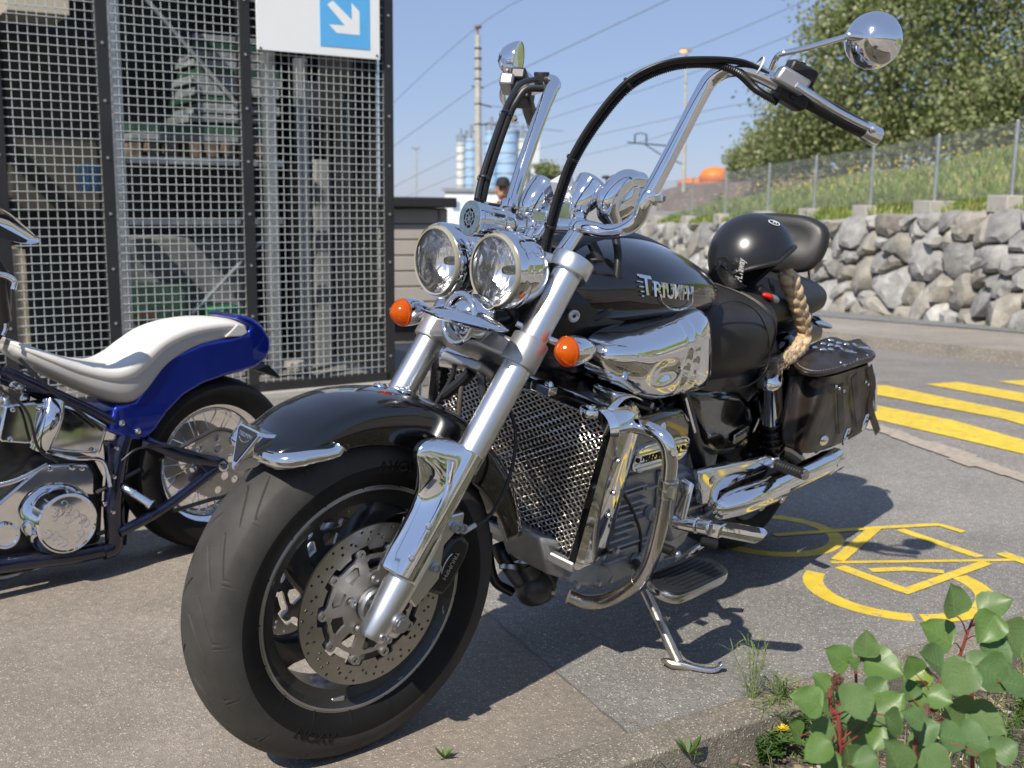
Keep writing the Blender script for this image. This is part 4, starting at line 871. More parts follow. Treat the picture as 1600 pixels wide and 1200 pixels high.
# man in a cap in the distance
def person(px, ytop, D, facing, label, shirt, height=1.77):
    X = W(px, ytop, D); gz = G(X[0], X[1]); k = (X[2]-gz)/1.80 if abs(X[2]-gz-1.78) < .35 else height/1.8
    T_ = empty('person', (X[0], X[1], X[2]-1.80*k if abs(X[2]-gz-1.78) < .35 else gz), (0, 0, facing), label, 'person'); T_.scale = (k, k, k)
    skin = mat('skin', (.42, .22, .15), .5, sss=.1)
    # body skeleton grown as one surface (x forward, y left)
    J = {'pel': (0, 0, .95, .135), 'bel': (.01, 0, 1.1, .135), 'che': (0, 0, 1.3, .15), 'nk': (0, 0, 1.5, .062), 'hd0': (.01, 0, 1.56, .058),
         'sl': (0, .17, 1.43, .065), 'el': (-.02, .24, 1.15, .045), 'wl': (.06, .24, .9, .03), 'sr': (0, -.17, 1.43, .065), 'er': (-.02, -.24, 1.15, .045), 'wr': (.06, -.24, .9, .03),
         'hl': (0, .09, .9, .1), 'kl': (.02, .1, .5, .065), 'al': (-.02, .11, .09, .042), 'fl': (.14, .12, .04, .035), 'hr': (0, -.09, .9, .1), 'kr': (.02, -.1, .5, .065), 'ar': (-.02, -.11, .09, .042), 'fr': (.14, -.12, .04, .035)}
    ks = list(J); Ed = [('pel', 'bel'), ('bel', 'che'), ('che', 'nk'), ('nk', 'hd0'), ('che', 'sl'), ('sl', 'el'), ('el', 'wl'), ('che', 'sr'), ('sr', 'er'), ('er', 'wr'), ('pel', 'hl'), ('hl', 'kl'), ('kl', 'al'), ('al', 'fl'), ('pel', 'hr'), ('hr', 'kr'), ('kr', 'ar'), ('ar', 'fr')]
    me = bpy.data.meshes.new('body'); me.from_pydata([J[q][:3] for q in ks], [(ks.index(a), ks.index(b)) for a, b in Ed], []); o = bpy.data.objects.new('body', me); COL.objects.link(o); o.parent = T_
    md = o.modifiers.new('skin', 'SKIN'); 
    if not me.skin_vertices: 
        bpy.context.view_layer.objects.active = o; o.select_set(True); bpy.ops.object.modifier_remove(modifier='skin'); bpy.ops.object.modifier_add(type='SKIN')
    for i, q in enumerate(ks): me.skin_vertices[0].data[i].radius = (J[q][3]*(1 if i else 1), J[q][3]*(1.15 if q in ('che', 'bel', 'pel') else 1)); me.skin_vertices[0].data[i].use_root = (i == 0)
    s_ = o.modifiers.new('sub', 'SUBSURF'); s_.levels = 1; s_.render_levels = 2
    cl = mat('shirt_and_trousers', shirt, .8); t = cl.node_tree; pp = t.nodes['Principled BSDF']; tc = t.nodes.new('ShaderNodeTexCoord'); sp_ = t.nodes.new('ShaderNodeSeparateXYZ'); rp = t.nodes.new('ShaderNodeValToRGB')
    t.links.new(tc.outputs['Object'], sp_.inputs[0]); mr = t.nodes.new('ShaderNodeMapRange'); mr.inputs[2].default_value = 2; t.links.new(sp_.outputs[2], mr.inputs[0]); t.links.new(mr.outputs[0], rp.inputs[0])
    rp.color_ramp.interpolation = 'CONSTANT'; e = rp.color_ramp.elements; e[0].color = (.02, .025, .05, 1); e[1].position = .48; e[1].color = (*shirt, 1); x = e.new(.742); x.color = (.42, .22, .15, 1)
    t.links.new(rp.outputs[0], pp.inputs['Base Color']); me.materials.append(cl)
    h = MB(); h.loft(rings([((-.0, 0, 1.54), .045, .05, .05, 2), ((.012, 0, 1.575), .062, .085, .06, 2.2), ((.005, 0, 1.62), .072, .095, .085, 2.1), ((0, 0, 1.68), .077, .098, .098, 2), ((-.005, 0, 1.735), .072, .09, .095, 2), ((-.01, 0, 1.79), .03, .04, .04, 2)], 3, 20, X=(0, 1, 0), Y=(1, 0, 0)))
    h.ball((.105, 0, 1.635), (.02, .014, .026), n=10, m=8)
    for s in (-1, 1): h.ball((0, .078*s, 1.635), (.018, .01, .03), n=10, m=8)
    for s in (-1, 1):                              # hands with palm, fingers and thumb
        c = np.array([.07, .24*s, .84]); h.ball(c, (.04, .014, .045), n=12, m=8)
        for f in range(4): h.tube([c+[.028-.018*f, 0, -.03], c+[.034-.018*f, -.004*s, -.07], c+[.028-.018*f, -.016*s, -.1+.008*abs(f-1)]], [.009, .008, .006], 6)
        h.tube([c+[.03, -.008*s, .015], c+[.055, -.012*s, -.02], c+[.055, -.016*s, -.05]], [.011, .009, .006], 6)
    h.build('head_and_hands', skin, T_)
    f_ = MB()
    for s in (-1, 1): f_.ball((.092, .032*s, 1.665), (.009, .014, .007), n=8, m=6)
    f_.box((.1, 0, 1.59), (.006, .045, .006)); f_.build('eyes_and_mouth', mat('dark_features', (.06, .03, .025), .5), T_)
    m_ = MB(); m_.loft(rings([((-.0, 0, 1.695), .083, .104, .104, 2), ((-.003, 0, 1.74), .08, .1, .1, 2), ((-.008, 0, 1.785), .06, .07, .075, 2), ((-.01, 0, 1.80), .02, .02, .02, 2)], 3, 20, X=(0, 1, 0), Y=(1, 0, 0)))
    m_.ball((.115, 0, 1.698), (.07, .075, .012)); m_.build('cap', mat('black_cap', (.015, .015, .016), .8), T_)
    m_ = MB(); m_.ball((-.02, 0, 1.665), (.088, .083, .05), n=16); m_.build('hair', mat('dark_hair', (.03, .025, .02), .8), T_)
    return T_
person(786, 276, 12.6, R(40), 'man in a black cap and navy shirt standing far behind the headlights', (.03, .04, .08))
# ================================================================= THE BLACK MOTORCYCLE: steering assembly
BIKE = empty('motorcycle', (0, 0, 0), (-LEAN, 0, 0), 'black cruiser motorcycle with twin round headlights and high chrome handlebars leaning on its side stand', 'motorcycle')
X3, Y3, Z3 = np.array([1., 0, 0]), np.array([0, 1., 0]), np.array([0, 0, 1.])
C_ = M_['chrome']
# --- front wheel (part) with tyre, discs, hub as sub-parts
def wheel_mesh(name, prof, c, m, parent, n=96, T=MF, **kw):
    b = MB(); b.lathe([(r, h) for r, h in prof], c, Y3, n, close=True); return b.build(name, m, parent, T, **kw)
rim_prof = [(.228, .057), (.2285, .053), (.214, .049), (.212, .040), (.198, .034), (.194, .0), (.198, -.034), (.212, -.040), (.214, -.049), (.2285, -.053), (.228, -.057), (.220, -.058), (.207, -.044), (.188, -.038), (.184, 0), (.188, .038), (.207, .044), (.220, .058)]
fw = wheel_mesh('front_wheel', rim_prof, H, M_['wheel'], BIKE, ang=28)
for s in (1, -1):
    wheel_mesh('rim_edge', [(.2295, .0575*s), (.2295, .0535*s), (.2235, .0590*s), (.2195, .0590*s), (.2185, .0582*s)], H, M_['rimlip'], fw)
# spokes: five swept blades
for k in range(5):
    a0 = 2*math.pi*k/5+.35; rows = []
    for t in np.linspace(0, 1, 12):
        r = .042+t*.152; a = a0+.62*t**1.5-.12; wv = .036+.012*abs(t-.5)*2+(.03*max(0, t-.8)/.2); th = .030-.012*t; y0 = .014+.020*t*(1 if k % 2 else 1)
        c = H+np.array([r*math.cos(a), 0, r*math.sin(a)]); tn = np.array([-math.sin(a), 0, math.cos(a)])
        ring = []
        for (p, q) in ((-1, .6), (-.75, 1), (.75, 1), (1, .6), (1, -.6), (.75, -1), (-.75, -1), (-1, -.6)): ring.append(c+tn*p*wv/1.35+Y3*(q*th))
        rows.append(ring)
    b = MB(); b.loft(rows); b.build('spoke', M_['wheel'], fw, MF, ang=40)
b = MB(); b.lathe([(0, .085), (.03, .085), (.034, .082), (.036, .06), (.052, .05), (.055, .03), (.055, -.03), (.052, -.05), (.036, -.06), (.034, -.082), (0, -.085)], H, Y3, 40); b.build('hub', M_['alu_dull'], fw, MF)
# tyre with cut tread
def tyre(c, Rr, hw, T, parent, name='tyre', nu=900, groove=True, bead=.222, mats=None, dirn=1):
    Hh = Rr-bead; cross = [(-.70, 0), (-.86, .12), (-.985, .30), (-1.0, .42), (-.975, .56), (-.90, .70), (-.80, .80)]
    P = []
    for y, h in cross: P.append((y*hw, bead+h*Hh))
    ny = 110 if groove else 30
    for y in np.linspace(-.76, .76, ny): P.append((y*hw, Rr-(Rr-(bead+.83*Hh))*(abs(y)/.76)**2.25))
    for y, h in cross[::-1]: P.append((-y*hw, bead+h*Hh))
    P = np.array(P); m = len(P); th = np.arange(nu)/nu*2*math.pi
    Yv = np.tile(P[:, 0], (nu, 1)); Rv = np.tile(P[:, 1], (nu, 1)); TH = np.tile(th[:, None], (1, m))
    gmask = np.zeros_like(Rv)
    if groove:
        t = np.abs(Yv)/hw; pitch = 2*math.pi/17; side = np.sign(Yv); 
        for (ph, a, b_, t0, t1, wd) in ((0, .16, .34, .04, .62, .0040), (.5, .10, .42, .34, .86, .0032)):
            cen = ph*pitch+side*pitch*.25+dirn*(a*t+b_*t*t); d = (TH-cen+pitch/2) % pitch-pitch/2
            wloc = wd*np.clip(np.minimum((t-t0)/.12, (t1-t)/.12), 0, 1)
            gmask = np.maximum(gmask, np.clip(1.15-np.abs(d)*Rr/np.maximum(wloc, 1e-5), 0, 1)*(wloc > 2e-4))
        Rv = Rv-gmask*.0045
    V_ = np.stack([c[0]+Rv*np.cos(TH), c[1]+Yv, c[2]+Rv*np.sin(TH)], -1)
    b = MB(); b.grid(V_, cu=True, flip=False); n_ = m-1
    mi = [0 if 3 <= j < m-4 else 1 for i in range(nu) for j in range(n_)]
    b.m = mi; return b.build(name, mats or [M_['tread'], M_['sidewall']], parent, T, ang=50)
ft = tyre(H, .336, .0765, MF, fw, nu=1500, dirn=-1)
def on_ring(a0, r0, y0, s=1):                      # bend text round the wheel
    def f(x, y, z):
        a = a0-s*x/r0; r = r0+y; return (r*math.cos(a), z, r*math.sin(a))
    return f
MH = np.eye(4); MH[:3, 3] = H+Y3*.0760
text('tyre_lettering', 'AVON', .030, .0012, M_['sidewall'], fw, MH, MF, bend=lambda x, y, z: on_ring(R(-66), .268, 0, -1)(x, y, z), sx=1.15)
text('tyre_lettering', 'AVON', .030, .0012, M_['sidewall'], fw, MH, MF, bend=lambda x, y, z: on_ring(R(100), .268, 0, -1)(x, y, z), sx=1.15)
b = MB(); b.box(H+np.array([.03*0+.04, .040, -.207]), (.03, .012, .02)); b.build('balance_weight', M_['steel'], fw, MF, bevel=.003)
# discs
for s in (1, -1):
    MD = mat4(H+Y3*.079*s, (1, 0, 0), (0, 0, 1), (0, 1, 0)); holes = []
    for k in range(14):
        a = 2*math.pi*k/14
        for j, (r, da) in enumerate(((.1525, 0), (.1475, .13), (.1405, .26), (.1345, .09), (.133, .32))):
            holes.append(circ(.0032, 10, (r*math.cos(a+da), r*math.sin(a+da))))
    inner = []
    for i in range(200):
        a = 2*math.pi*i/200; q = (i % 20)/20; inner.append(((.1225 if abs(q-.5) > .24 else .113)*math.cos(a), (.1225 if abs(q-.5) > .24 else .113)*math.sin(a)))
    plate('brake_disc', [circ(.160, 160), inner]+holes, .005, M_['disc'], fw, MD, T=MF)
    out = []
    for i in range(240):
        a = 2*math.pi*i/240; q = ((i+12) % 24)/24; out.append(((.100+.014*math.exp(-((q-.5)/.13)**2))*math.cos(a), (.100+.014*math.exp(-((q-.5)/.13)**2))*math.sin(a)))
    ch = []
    for k in range(10):
        a = 2*math.pi*(k+.5)/10; 
        ch.append([(r*math.cos(a+t), r*math.sin(a+t)) for r, t in ((.067, -.16), (.0885, -.2), (.093, -.12), (.093, .12), (.0885, .2), (.067, .16))])
    plate('disc_carrier', [out, circ(.036, 48)]+ch, .007, M_['carrier'], fw, MD@mat4((0, 0, -.002*s), X3, Y3, Z3), T=MF)
    for k in range(10):
        a = 2*math.pi*k/10; c = H+Y3*.079*s+np.array([.1105*math.cos(a), 0, .1105*math.sin(a)]); b = MB()
        b.lathe([(.0045, -.006), (.0045, .0055), (.0095, .0055), (.0095, -.006)], c, Y3*s, 18, close=True); b.build('bobbin', M_['carrier'], fw, MF)
    for k in range(5):
        a = 2*math.pi*k/5+.3; b = MB(); b.lathe([(0, .004), (.004, .004), (.005, .0075), (.008, .0075), (.0085, 0)], H+Y3*.083*s+np.array([.052*math.cos(a), 0, .052*math.sin(a)]), Y3*s, 14); b.build('disc_bolt', M_['steel'], fw, MF)
    b = MB(); b.lathe([(.030, .0), (.036, .003), (.036, .010), (.031, .013), (.029, .004)], H+Y3*.084*s, Y3*s, 40); b.build('bearing_ring', M_['steel'], fw, MF)
    b = MB(); b.cyl(H+Y3*.085*s, H+Y3*.112*s, .0125, n=20); b.build('axle', M_['steel'], fw, MF)
# --- fork legs
YS = .138
def FK(L, y, off=.012): return H+U*L+V*off+Y3*y
for s in (1, -1):
    y = YS*s; fk = None
    b = MB(); b.tube([FK(.30, y, .016), FK(.765, y, .016)], .0295, 40); fk = b.build('fork_leg', M_['alu'], BIKE, MF)
    b = MB(); b.lathe([(.0295, 0), (.0325, .002), (.033, .012), (.0295, .016)], FK(.286, y, .016), U, 40); b.build('dust_seal', M_['hose'], fk, MF)
    b = MB(); b.tube([FK(.12, y, .016), FK(.30, y, .016)], .0225, 28); b.build('inner_tube', C_, fk, MF)
    b = MB(); b.lathe([(0, -.055), (.024, -.052), (.027, -.045), (.0285, .0), (.0315, .05), (.0325, .14), (.031, .17), (.024, .172)], FK(0, y, .016), U, 36)
    b.build('lower_leg', M_['alu'], fk, MF)
    b = MB(); b.cyl(FK(-.004, y, -.006), FK(-.004, y, -.006)+Y3*s*.036, .0165, n=24); b.cyl(FK(-.004, y, -.006)+Y3*s*.028, FK(-.004, y, -.006)+Y3*s*.0375, .011, n=6); b.build('axle_nut', M_['steel'], fk, MF)
    b = MB(); b.box(FK(-.012, y+s*.004, -.010), (.05, .03, .05), V, Y3, U); b.build('axle_clamp', M_['alu'], fk, MF, bevel=.012)
    for q in (.036, .022):
        b = MB(); c = FK(-.040+.0*q, y+s*.026, .016-(.036-q)*1.2); b.lathe([(.0025, .001), (.003, .005), (.006, .005), (.0065, 0)], c, Y3*s, 14); b.build('pinch_bolt', M_['steel'], fk, MF)
    # caliper bracket and caliper behind the leg
    b = MB(); b.prism([(.0, .05), (.0, .20), (-.05, .235), (-.062, .215), (-.045, .16), (-.075, .10), (-.055, .03)], .014, FK(0, y-s*.012, 0), V, U); b.build('caliper_bracket', M_['alu'], fk, MF, bevel=.004)
    cal = MB(); oc = FK(.132, y-s*.032, -.078); cal.prism([(-.03, -.06), (.010, -.064), (.022, -.045), (.026, .0), (.022, .045), (.006, .062), (-.03, .058), (-.038, .03), (-.038, -.03)], .050, oc, V, U)
    cal = cal.build('brake_caliper', M_['blackmetal'], BIKE, MF, bevel=.009)
    for (a, c2) in ((.20, -.045), (.205, -.058), (.115, -.047)):
        b = MB(); b.lathe([(0, .006), (.005, .006), (.006, .011), (.0095, .011), (.0105, 0)], FK(a, y-s*.004, c2), Y3*s, 14); b.build('caliper_bolt', M_['steel'], fk, MF)
    if s == 1:
        text('caliper_lettering', 'TRIUMPH', .0135, .0005, M_['alu'], cal, mat4(oc+Y3*.0258-V*.008, -U, -V, Y3), MF, sx=1.05)
        b = MB(); q = [FK(.11+.0*t, y-.001, -.088) for t in (0,)]; arc_ = [oc+Y3*.0258+(-U)*(.022*math.sin(t))+V*(.002+.007*math.cos(t)) for t in np.linspace(-1.3, 1.3, 16)]
        b.tube(arc_, .0012, 6); b.build('caliper_swoosh', M_['alu'], cal, MF)
    # chrome guard on the front of the leg
    gd = MB(); rows = []
    for L_, w1, f1, f2 in ((.070, .010, .036, .050), (.09, .020, .036, .054), (.15, .026, .034, .053), (.21, .030, .033, .057), (.25, .036, .033, .080), (.28, .039, .034, .108), (.305, .038, .034, .104), (.328, .033, .034, .072), (.335, .026, .036, .052)):
        c = lambda a, o: FK(L_, y, .016)+Y3*s*a+V*o
        rows.append([c(.0325, -.002), c(.033, .012), c(.030, .024), c(.023, f1), c(.013, (f1+f2)/2), c(.002, f2), c(-.006, f2+.003), c(-.016, f2-.004), c(-.020, f1-.004)])
    gd.grid(surf(rows, 3, 3), flip=(s > 0)); gg_ = gd.build('fork_guard', C_, fk, MF, solid=.003, ang=60)
    b = MB(); b.tube([FK(.075, y+s*.026, .046), FK(.15, y+s*.027, .044), FK(.24, y+s*.028, .046), FK(.30, y+s*.03, .07)], [.004, .0055, .006, .004], 10, k=5); b.build('guard_rib', C_, fk, MF)
    for L_ in (.11, .175):
        b = MB(); b.lathe([(0, .006), (.004, .0055), (.0062, .002), (.0065, 0)], FK(L_, y+s*.030, .048), unit(Y3*s+V*.6), 12); b.build('guard_screw', M_['steel'], fk, MF)
    # cap ring on top
    b = MB(); b.lathe([(0, .009), (.012, .009), (.014, .006), (.0285, .005), (.0285, 0)], FK(.765, y, .016), U, 32); b.build('fork_cap', M_['steel'], fk, MF)
# --- yokes
for nm, L0, th, cr in (('lower_yoke', .555, .060, .0365), ('upper_yoke', .752, .034, .041)):
    b = MB(); pts = [(YS-.012, .026), (.06, .052 if nm[0] == 'l' else .03), (0, .060 if nm[0] == 'l' else .034), (-.06, .052 if nm[0] == 'l' else .03), (-YS+.012, .026), (-YS+.012, -.02), (-.05, -.06), (.05, -.06), (YS-.012, -.02)]
    b.prism(pts, th*.72, FK(L0-(.006 if nm[0] == 'l' else 0), 0, .016), Y3, V, U); yk = b.build(nm, M_['alu_dull'] if nm[0] == 'l' else M_['alu'], BIKE, MF, bevel=.008)
    for s in (1, -1):
        b = MB(); b.lathe([(.0297, -th/2), (cr, -th/2), (cr+.001, -th/2+.002), (cr+.001, th/2-.002), (cr, th/2), (.0297, th/2)], FK(L0, YS*s, .016), U, 48, close=True); b.build('yoke_clamp', M_['alu_dull'] if nm[0] == 'l' else M_['alu'], yk, MF, ang=40)
b = MB(); b.tube([FK(.50, 0, -.05), FK(.72, 0, -.05)], .03, 24); b.build('steering_stem', M_['blackmetal'], BIKE, MF)
b = MB(); b.tube([FK(.49, .02, .01), FK(.47, .0, .0), FK(.43, -.04, -.01)], .012, 10, k=5); b.tube([FK(.49, .05, .01), FK(.45, .07, -.01), FK(.42, .10, -.03)], .008, 8, k=5); b.tube([FK(.50, -.03, .02), FK(.46, -.035, .0), FK(.36, -.07, -.02), FK(.30, -.09, -.03)], .005, 8, k=6)
b.build('brake_hoses', M_['hose'], BIKE, MF)
b = MB(); b.box(FK(.50, .0, .01), (.05, .12, .02), V, Y3, U); b.build('splitter_bracket', M_['alu_dull'], BIKE, MF, bevel=.006)
# thin hose from the splitter to the left caliper
b = MB(); b.tube([FK(.46, .07, -.03), F(770, 600, y=.09), F(803, 660, y=.11), F(800, 730, y=.125), F(770, 800, y=.13), F(722, 832, y=.13)], .0038, 10, k=8); b.build('caliper_hose', M_['hose'], BIKE, MF)
b = MB(); b.tube([F(742, 820, y=.131), F(722, 832, y=.131)], .0058, 10); b.build('hose_ferrule', M_['steel'], BIKE, MF)
b = MB(); b.tube([F(738, 560, y=.0), F(722, 600, y=.0), F(716, 660, y=-.01), F(712, 700, y=-.02)], .005, 8, k=6); b.build('speedometer_cable', mat('dusty_cable', (.10, .08, .065), .7), BIKE, MF)
# --- mudguard
fc = H+np.array([-.004, 0, .012]); rows = []
a_list = [(61.5, .378, .5), (70, .383, .75), (85, .384, .95), (105, .383, 1), (125, .382, 1), (145, .382, 1), (160, .385, 1), (170, .387, .95)]
for (ad, rr, k) in [(52, .379, .36), (54, .380, .55), (57, .381, .75)]+[(a, r, 1) for a, r, k in a_list]:
    a = R(ad); wv = .092*(k**.35 if k < 1 else 1); row = []
    skirt = float(np.interp(ad, [52, 56, 62, 70, 90, 118, 150, 170], [.012, .022, .040, .062, .085, .103, .080, .06]))
    for (q, dr) in ((-1, -skirt), (-1.01, -skirt*.6), (-.985, -.026), (-.90, -.010), (-.7, -.002), (-.38, .004), (0, .006), (.38, .004), (.7, -.002), (.90, -.010), (.985, -.026), (1.01, -skirt*.6), (1, -skirt)):
        row.append(fc+np.array([(rr+dr)*math.cos(a), q*wv, (rr+dr)*math.sin(a)]))
    rows.append(row)
b = MB(); b.grid(surf(rows, 5, 4), flip=True); fd = b.build('front_mudguard', M_['blackgloss'], BIKE, MF, solid=.003, ang=70)
for (px, py) in ((608, 643), (640, 640), (622, 655)):
    q = F(px, py, y=.02); q = fc+unit((q-fc)*[1, 0, 1])*.389+Y3*.02*(1 if py > 650 else -1)
    b = MB(); b.lathe([(.004, .001), (.005, .004), (.010, .005), (.014, .0015), (.0145, 0)], q, unit((q-fc)*[1, 0, 1]), 18); b.build('mudguard_bolt', C_, fd, MF)
# chrome trim round the mudguard tip with a triangular badge
tr_ = MB(); path = []
for t in np.linspace(-1, 1, 41):
    tt = abs(t); ad = float(np.interp(tt, [0, .3, .6, .85, 1], [53, 54, 58.5, 65.5, 71])); rdr = float(np.interp(tt, [0, .3, .6, .88, .95, 1], [.366, .364, .353, .331, .327, .334])); wv = float(np.interp(tt, [0, .15, .3, .45, .6, .8, 1], [0, .045, .075, .090, .0965, .099, .099])); path.append(fc+np.array([rdr*math.cos(R(ad)), math.copysign(wv, t), rdr*math.sin(R(ad))]))
rad = [.0150*(1-.30*abs(t)**3)+.001*(abs(t) > .93) for t in np.linspace(-1, 1, 41)]
tr_.tube(path, rad, 14); strake = tr_.build('mudguard_trim', C_, BIKE, MF, ang=70)
bo = fc+np.array([.390*math.cos(R(53)), 0, .390*math.sin(R(53))]); bx = np.array([0, 1., 0]); bz = unit(np.array([math.cos(R(24)), 0, math.sin(R(24))])); by = np.cross(bz, bx)
if by[2] < 0: by = -by
tri = [(-.036, .026), (.036, .026), (.040, .020), (.004, -.052), (-.004, -.052), (-.040, .020)]
b = MB(); b.loft([[bo+bx*x*k+by*(y*k+dy)+bz*z for x, y in tri[::-1]] for k, z, dy in ((.8, -.09, .02), (.85, -.04, .012), (1, -.004, 0), (1, .004, 0), (.93, .008, 0))]); b.build('trim_nose', C_, strake, MF, ang=25)
b = MB(); b.prism([(x*.78, y*.78+.0015) for x, y in tri], .002, bo+bz*.0085, bx, by); b.build('badge_face', M_['post'], strake, MF)
text('badge_text', 'TRIUMPH', .0105, .0004, M_['alu'], strake, mat4(bo+bz*.0098+by*.010, bx, by, bz), MF)
b = MB(); b.tube([bo+bz*.0098+bx*x+by*(.004-.006*(1-(x/.017)**2)) for x in np.linspace(-.017, .017, 12)], .0008, 5); b.build('badge_swoosh', M_['alu'], strake, MF)
# --- headlights
for (px, py, y) in ((774, 423, .095), (683, 408, -.099)):
    o = F(px, py, x=1.462); ax = unit(np.array([1, 0, -.02])); hl = MB()
    prof = [(.0700, .0), (.0745, .001), (.0775, -.006), (.0785, -.016), (.0765, -.024), (.0755, -.03), (.0765, -.032), (.074, -.052), (.066, -.075), (.052, -.094), (.03, -.106), (.012, -.112), (0, -.113)]
    hl.lathe(prof, o, ax, 64); hl = hl.build('headlight', C_, BIKE, MF, ang=30)
    b = MB(); b.lathe([(.0650, .004), (.0650, .0065), (.0680, .0075), (.0705, .004), (.0710, -.002)], o, ax, 64); b.build('lens_rim', M_['cream'], hl, MF)
    b = MB(); b.lathe([(.0662, .004), (.058, .0085), (.045, .013), (.025, .0165), (0, .018)], o, ax, 48); b.build('lens', M_['glass'], hl, MF)
    b = MB(); b.lathe([(.0665, .0), (.063, -.012), (.052, -.032), (.036, -.048), (.016, -.056), (.009, -.057)], o, ax, 48); b.build('reflector', M_['facet'], hl, MF)
    b = MB(); b.lathe([(.009, -.057), (.0095, -.03), (.007, -.022), (0, -.02)], o, ax, 20); b.build('bulb', mat('bulb_shield', (.25, .22, .2), .25, 1), hl, MF)
    for a in (-2.2, -.9, 1.57): 
        u_, w_ = perp(ax); b = MB(); b.lathe([(0, .005), (.003, .004), (.004, 0)], o+ax*(-.001)+(u_*math.cos(a)+w_*math.sin(a))*.0755, ax, 10); b.build('bezel_screw', M_['steel'], hl, MF)
    b = MB(); b.tube([o-ax*.04-Z3*.07, o-ax*.06-Z3*.092, FK(.60, y*.5, .03)], .010, 12, k=5); b.build('lamp_bracket', M_['blackmetal'], hl, MF)
# --- siren above the lights
o = F(735, 341, x=1.47); ax = unit(np.array([1, -.12, .10])); b = MB()
b.lathe([(.0335, .0), (.0350, -.002), (.0352, -.010), (.034, -.012), (.034, -.060), (.031, -.066), (.026, -.070), (.026, -.086), (.021, -.098), (.012, -.106), (0, -.108)], o, ax, 48); hn = b.build('siren', C_, BIKE, MF, ang=28)
u_ = unit(np.cross([0, 0, 1], ax)); v_ = np.cross(ax, u_)
lo_ = [circ(.034, 64)]
for ri, ro, n_, g_ in ((.0135, .0195, 7, .12), (.0045, .0115, 7, .22)):
    for k in range(n_):
        a0 = 2*math.pi*k/n_+(.25 if ri < .01 else 0); a1 = a0+2*math.pi/n_-g_; sk = .35 if ri < .01 else .0
        lo_.append([(ro*math.cos(a+sk), ro*math.sin(a+sk)) for a in np.linspace(a0, a1, 8)]+[(ri*math.cos(a), ri*math.sin(a)) for a in np.linspace(a1, a0, 6)])
plate('siren_grille', lo_, .002, mat('blued_steel_face', (.35, .43, .47), .35, .9, var=(60, .25)), hn, mat4(o+ax*.002, u_, v_, ax), T=MF, bevel=.0003)
b = MB(); b.lathe([(0, 0), (.03, 0)], o-ax*.004, ax, 32); b.build('siren_inside', M_['hose'], hn, MF)
for k in range(14):
    a = 2*math.pi*k/14; c = o-ax*.045+(u_*math.cos(a)+v_*math.sin(a))*.0338; tn = -u_*math.sin(a)+v_*math.cos(a); b = MB()
    b.tube([c-ax*.012, c+ax*.012], [.0032, .0032], 8); b.build('cooling_slot', M_['post'] if k % 2 else C_, hn, MF)
b = MB(); b.tube([o-ax*.06-v_*.03, o-ax*.06-v_*.06, o-ax*.07-v_*.10], .008, 10, k=4); b.build('siren_stalk', M_['blackmetal'], hn, MF)
# --- winged chrome horn on the lower yoke
o = F(728, 500, x=1.515); b = MB()
AX = unit(np.array([1, 0, .12])); UY = Y3; UZ = np.cross(AX, UY)
rows = []
for t in np.linspace(0, 2*math.pi, 48, endpoint=False):
    c_, s_ = math.cos(t), math.sin(t); rows.append([o+UY*(.112*c_*k)+AX*(.050*s_*k+.0)+UZ*z for k, z in ((1, 0), (.97, .004), (.6, .016), (.3, .024), (.0, .027), )])
b.grid(np.array(rows), cu=True)
rows = [[o+UY*(.112*math.cos(t)*k)+AX*(.050*math.sin(t)*k)+UZ*z for k, z in ((1, 0), (.96, -.004), (.6, -.010), (.3, -.016), (0, -.018))] for t in np.linspace(0, 2*math.pi, 48, endpoint=False)]
b.grid(np.array(rows), cu=True, flip=True); hz = b.build('winged_horn', C_, BIKE, MF, ang=50)
b = MB(); b.tube([o+AX*.018+(UY*math.cos(t)*.044+UZ*(math.sin(t)*.047+.002)) for t in np.linspace(0, 2*math.pi, 40, endpoint=False)], .0058, 12, closed=True); b.build('horn_ring', C_, hz, MF)
b = MB(); b.ball(o-AX*.018+UZ*.006, (.046, .044, .046), AX, UY, UZ); b.build('horn_dome', C_, hz, MF)
b = MB(); b.tube([o+AX*.03-UY*.1, o+AX*.05+UY*0, o+AX*.03+UY*.1], .003, 8, k=8); b.tube([o+AX*.008+UZ*.03-UY*.0, o+AX*.036, o+AX*.008-UZ*.03], [.005, .008, .005], 8, k=5); b.build('horn_bars', C_, hz, MF)
# --- turn signals
for (px, py, y, s) in ((890, 549, .205, 1), (632, 488, -.205, -1)):
    o = F(px, py, y=y); ax = unit(np.array([1, 0, -.03])); b = MB()
    b.lathe([(.0290, .004), (.0300, -.001), (.0300, -.010), (.028, -.028), (.023, -.044), (.015, -.056), (.006, -.062), (0, -.063)], o, ax, 40); ts = b.build('turn_signal', C_, BIKE, MF, ang=30)
    b = MB(); b.lathe([(.0292, .0015), (.0300, .0035), (.0300, .0085), (.0285, .0095), (.0275, .013), (.022, .021), (.014, .029), (.006, .034), (0, .0355)], o, ax, 40); b.build('amber_lens', M_['amber'], ts, MF, ang=30)
    b = MB(); b.lathe([(.0275, .0), (.018, -.006), (0, -.008)], o, ax, 24); b.build('lamp_reflector', M_['facet'], ts, MF)
    b = MB(); b.tube([o-ax*.022, o-ax*.022-Y3*s*.03, FK(.60, (YS-.03)*s, .045)], [.011, .008, .007], 14, k=6); b.build('signal_stalk', C_, ts, MF)
